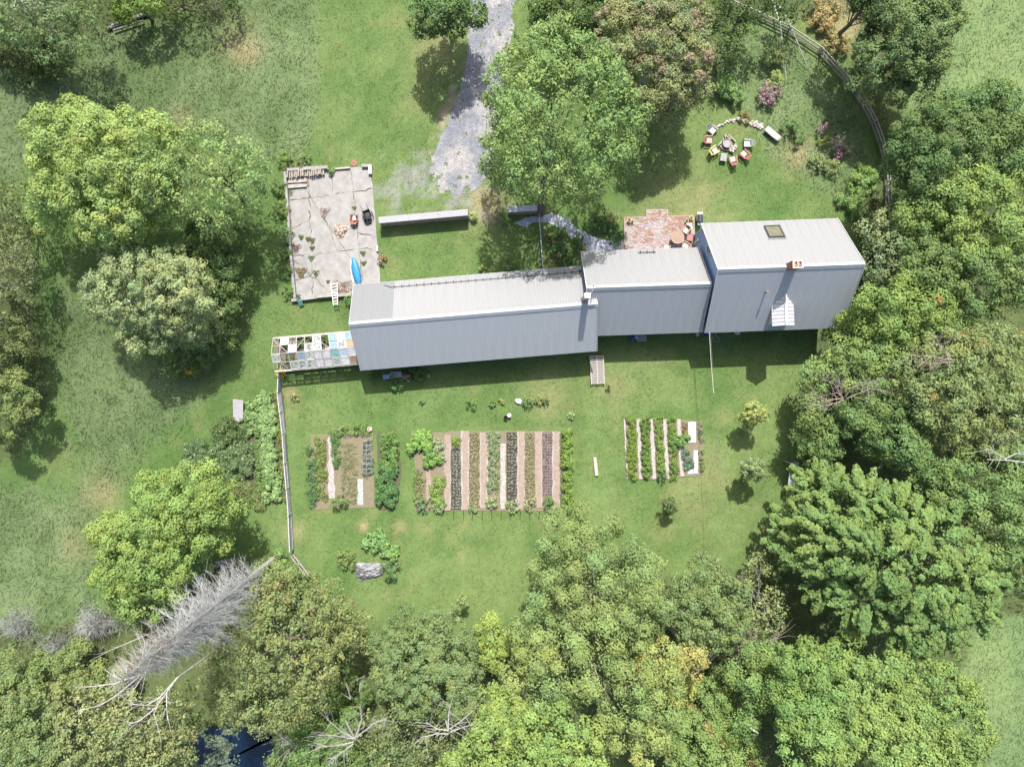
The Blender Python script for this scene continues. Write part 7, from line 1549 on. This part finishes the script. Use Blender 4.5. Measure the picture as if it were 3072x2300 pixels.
def brush(label, px, py, rx, ry, h, n, seed, c1=(.80, .84, .80)):
    rr = random.Random(seed); c = P(px, py); mb = MB()
    for i in range(n):
        a = rr.random() * 6.283; q = min(1.5, abs(rr.gauss(0, .62))) * (.75 + .35 * math.sin(a * 3 + seed)); p = Vector((c.x + math.cos(a) * rx * M * q, c.y + math.sin(a) * ry * M * q, h * max(.05, 1 - q * q) * rr.random() + .05)); d = Vector((rr.uniform(-1, 1), rr.uniform(-1, 1), rr.uniform(-.1, .8))).normalized(); L = rr.uniform(.4, 1.3); tn = .7 + .6 * rr.random(); cc = tuple(k * tn for k in c1)
        mb.tube([p, p + d * L * .5 + Vector((rr.uniform(-.1, .1), rr.uniform(-.1, .1), 0)), p + d * L], [.018, .012, .005], 3, cc, cap=False)
    o = mb.build('dead_brush', MT['dead_twigs']); return tag(o, label, None, None, 'stuff')
brush('grey dead brush heaped left of the dead spruce', 300, 1860, 75, 48, 1.6, 1500, 21)
brush('grey-brown dead brush trailing to the left edge', 190, 1930, 90, 36, .9, 800, 22, (.58, .62, .56))
brush('thin grey dead brush in the lower left meadow', 60, 1870, 90, 60, .7, 700, 23, (.72, .78, .72))
brush('brown dead twigs among the flowers west of the fence', 640, 40, 80, 24, .5, 250, 24, (.6, .5, .42))
t = thing('fallen_logs', 'long grey fallen logs lying along the wood edge at the top left', 'log pile', P(390, 60))
for i, (x0, y0, x1, y1, r_) in enumerate(((322, 88, 450, 40, .14), (335, 78, 462, 34, .13), (352, 66, 440, 40, .12), (340, 92, 430, 62, .10))):
    mb = MB(); a, b = P(x0, y0, .2 + .1 * (i % 2)), P(x1, y1, .2 + .1 * (i % 2)); mb.tube([a, a.lerp(b, .5), b], [r_, r_ * .95, r_ * .8], 8); mb.build('log', LOGG, t, world=True)
t = thing('fallen_logs', 'short dark logs between the bright tree and the dead spruce', 'log pile', P(668, 1690))
for i, (x0, y0, x1, y1, r_) in enumerate(((648, 1688, 700, 1678, .18), (640, 1700, 688, 1690, .16), (700, 1712, 740, 1700, .13))):
    mb = MB(); a, b = P(x0, y0, .2), P(x1, y1, .2); mb.tube([a, b], [r_, r_ * .9], 8); mb.build('log', LOGG, t, world=True)
t = thing('fallen_logs', 'reddish fallen planks in the dark hollow of the lower woods', 'log pile', P(1700, 2070))
for i in range(4):
    mb = MB(); a, b = P(1685, 2062 + i * 8, .15), P(1725, 2060 + i * 9, .2); mb.beam(a, b, .14, .08); mb.build('log', mat('reddish_wood', (.36, .24, .19), None, 6), t, world=True)
t = thing('fallen_logs', 'grey poles fallen crosswise in the dark gap at the bottom right', 'log pile', P(2225, 2190))
for i, (x0, y0, x1, y1) in enumerate(((2192, 2152, 2240, 2215), (2198, 2150, 2246, 2212), (2238, 2210, 2252, 2182), (2204, 2158, 2236, 2196))):
    mb = MB(); a, b = P(x0, y0, .6), P(x1, y1, 1.2); mb.tube([a, b], [.09, .07], 6); mb.build('log', LOGM, t, world=True)
# floating weed and mud on the pond
wx, wy = scatter(2600, 575, 720, 2185, 2330, lambda x, y: (fbm(x / 30, y / 30, 88) > .42) * (1 - smooth(660, 730, x)))
k = len(wx); tag(quads('pond_weed', g2w(wx, wy, .035 + .02 * rng.random(k)), norm(rng.normal(size=(k, 3)) * .15 + np.array((0, 0, 1))), .25 * (.5 + rng.random(k)), np.array((.10, .13, .085)) * (.5 + .9 * rng.random((k, 1))), DRY), 'dull green weed floating over the left half of the pond', None, None, 'stuff')
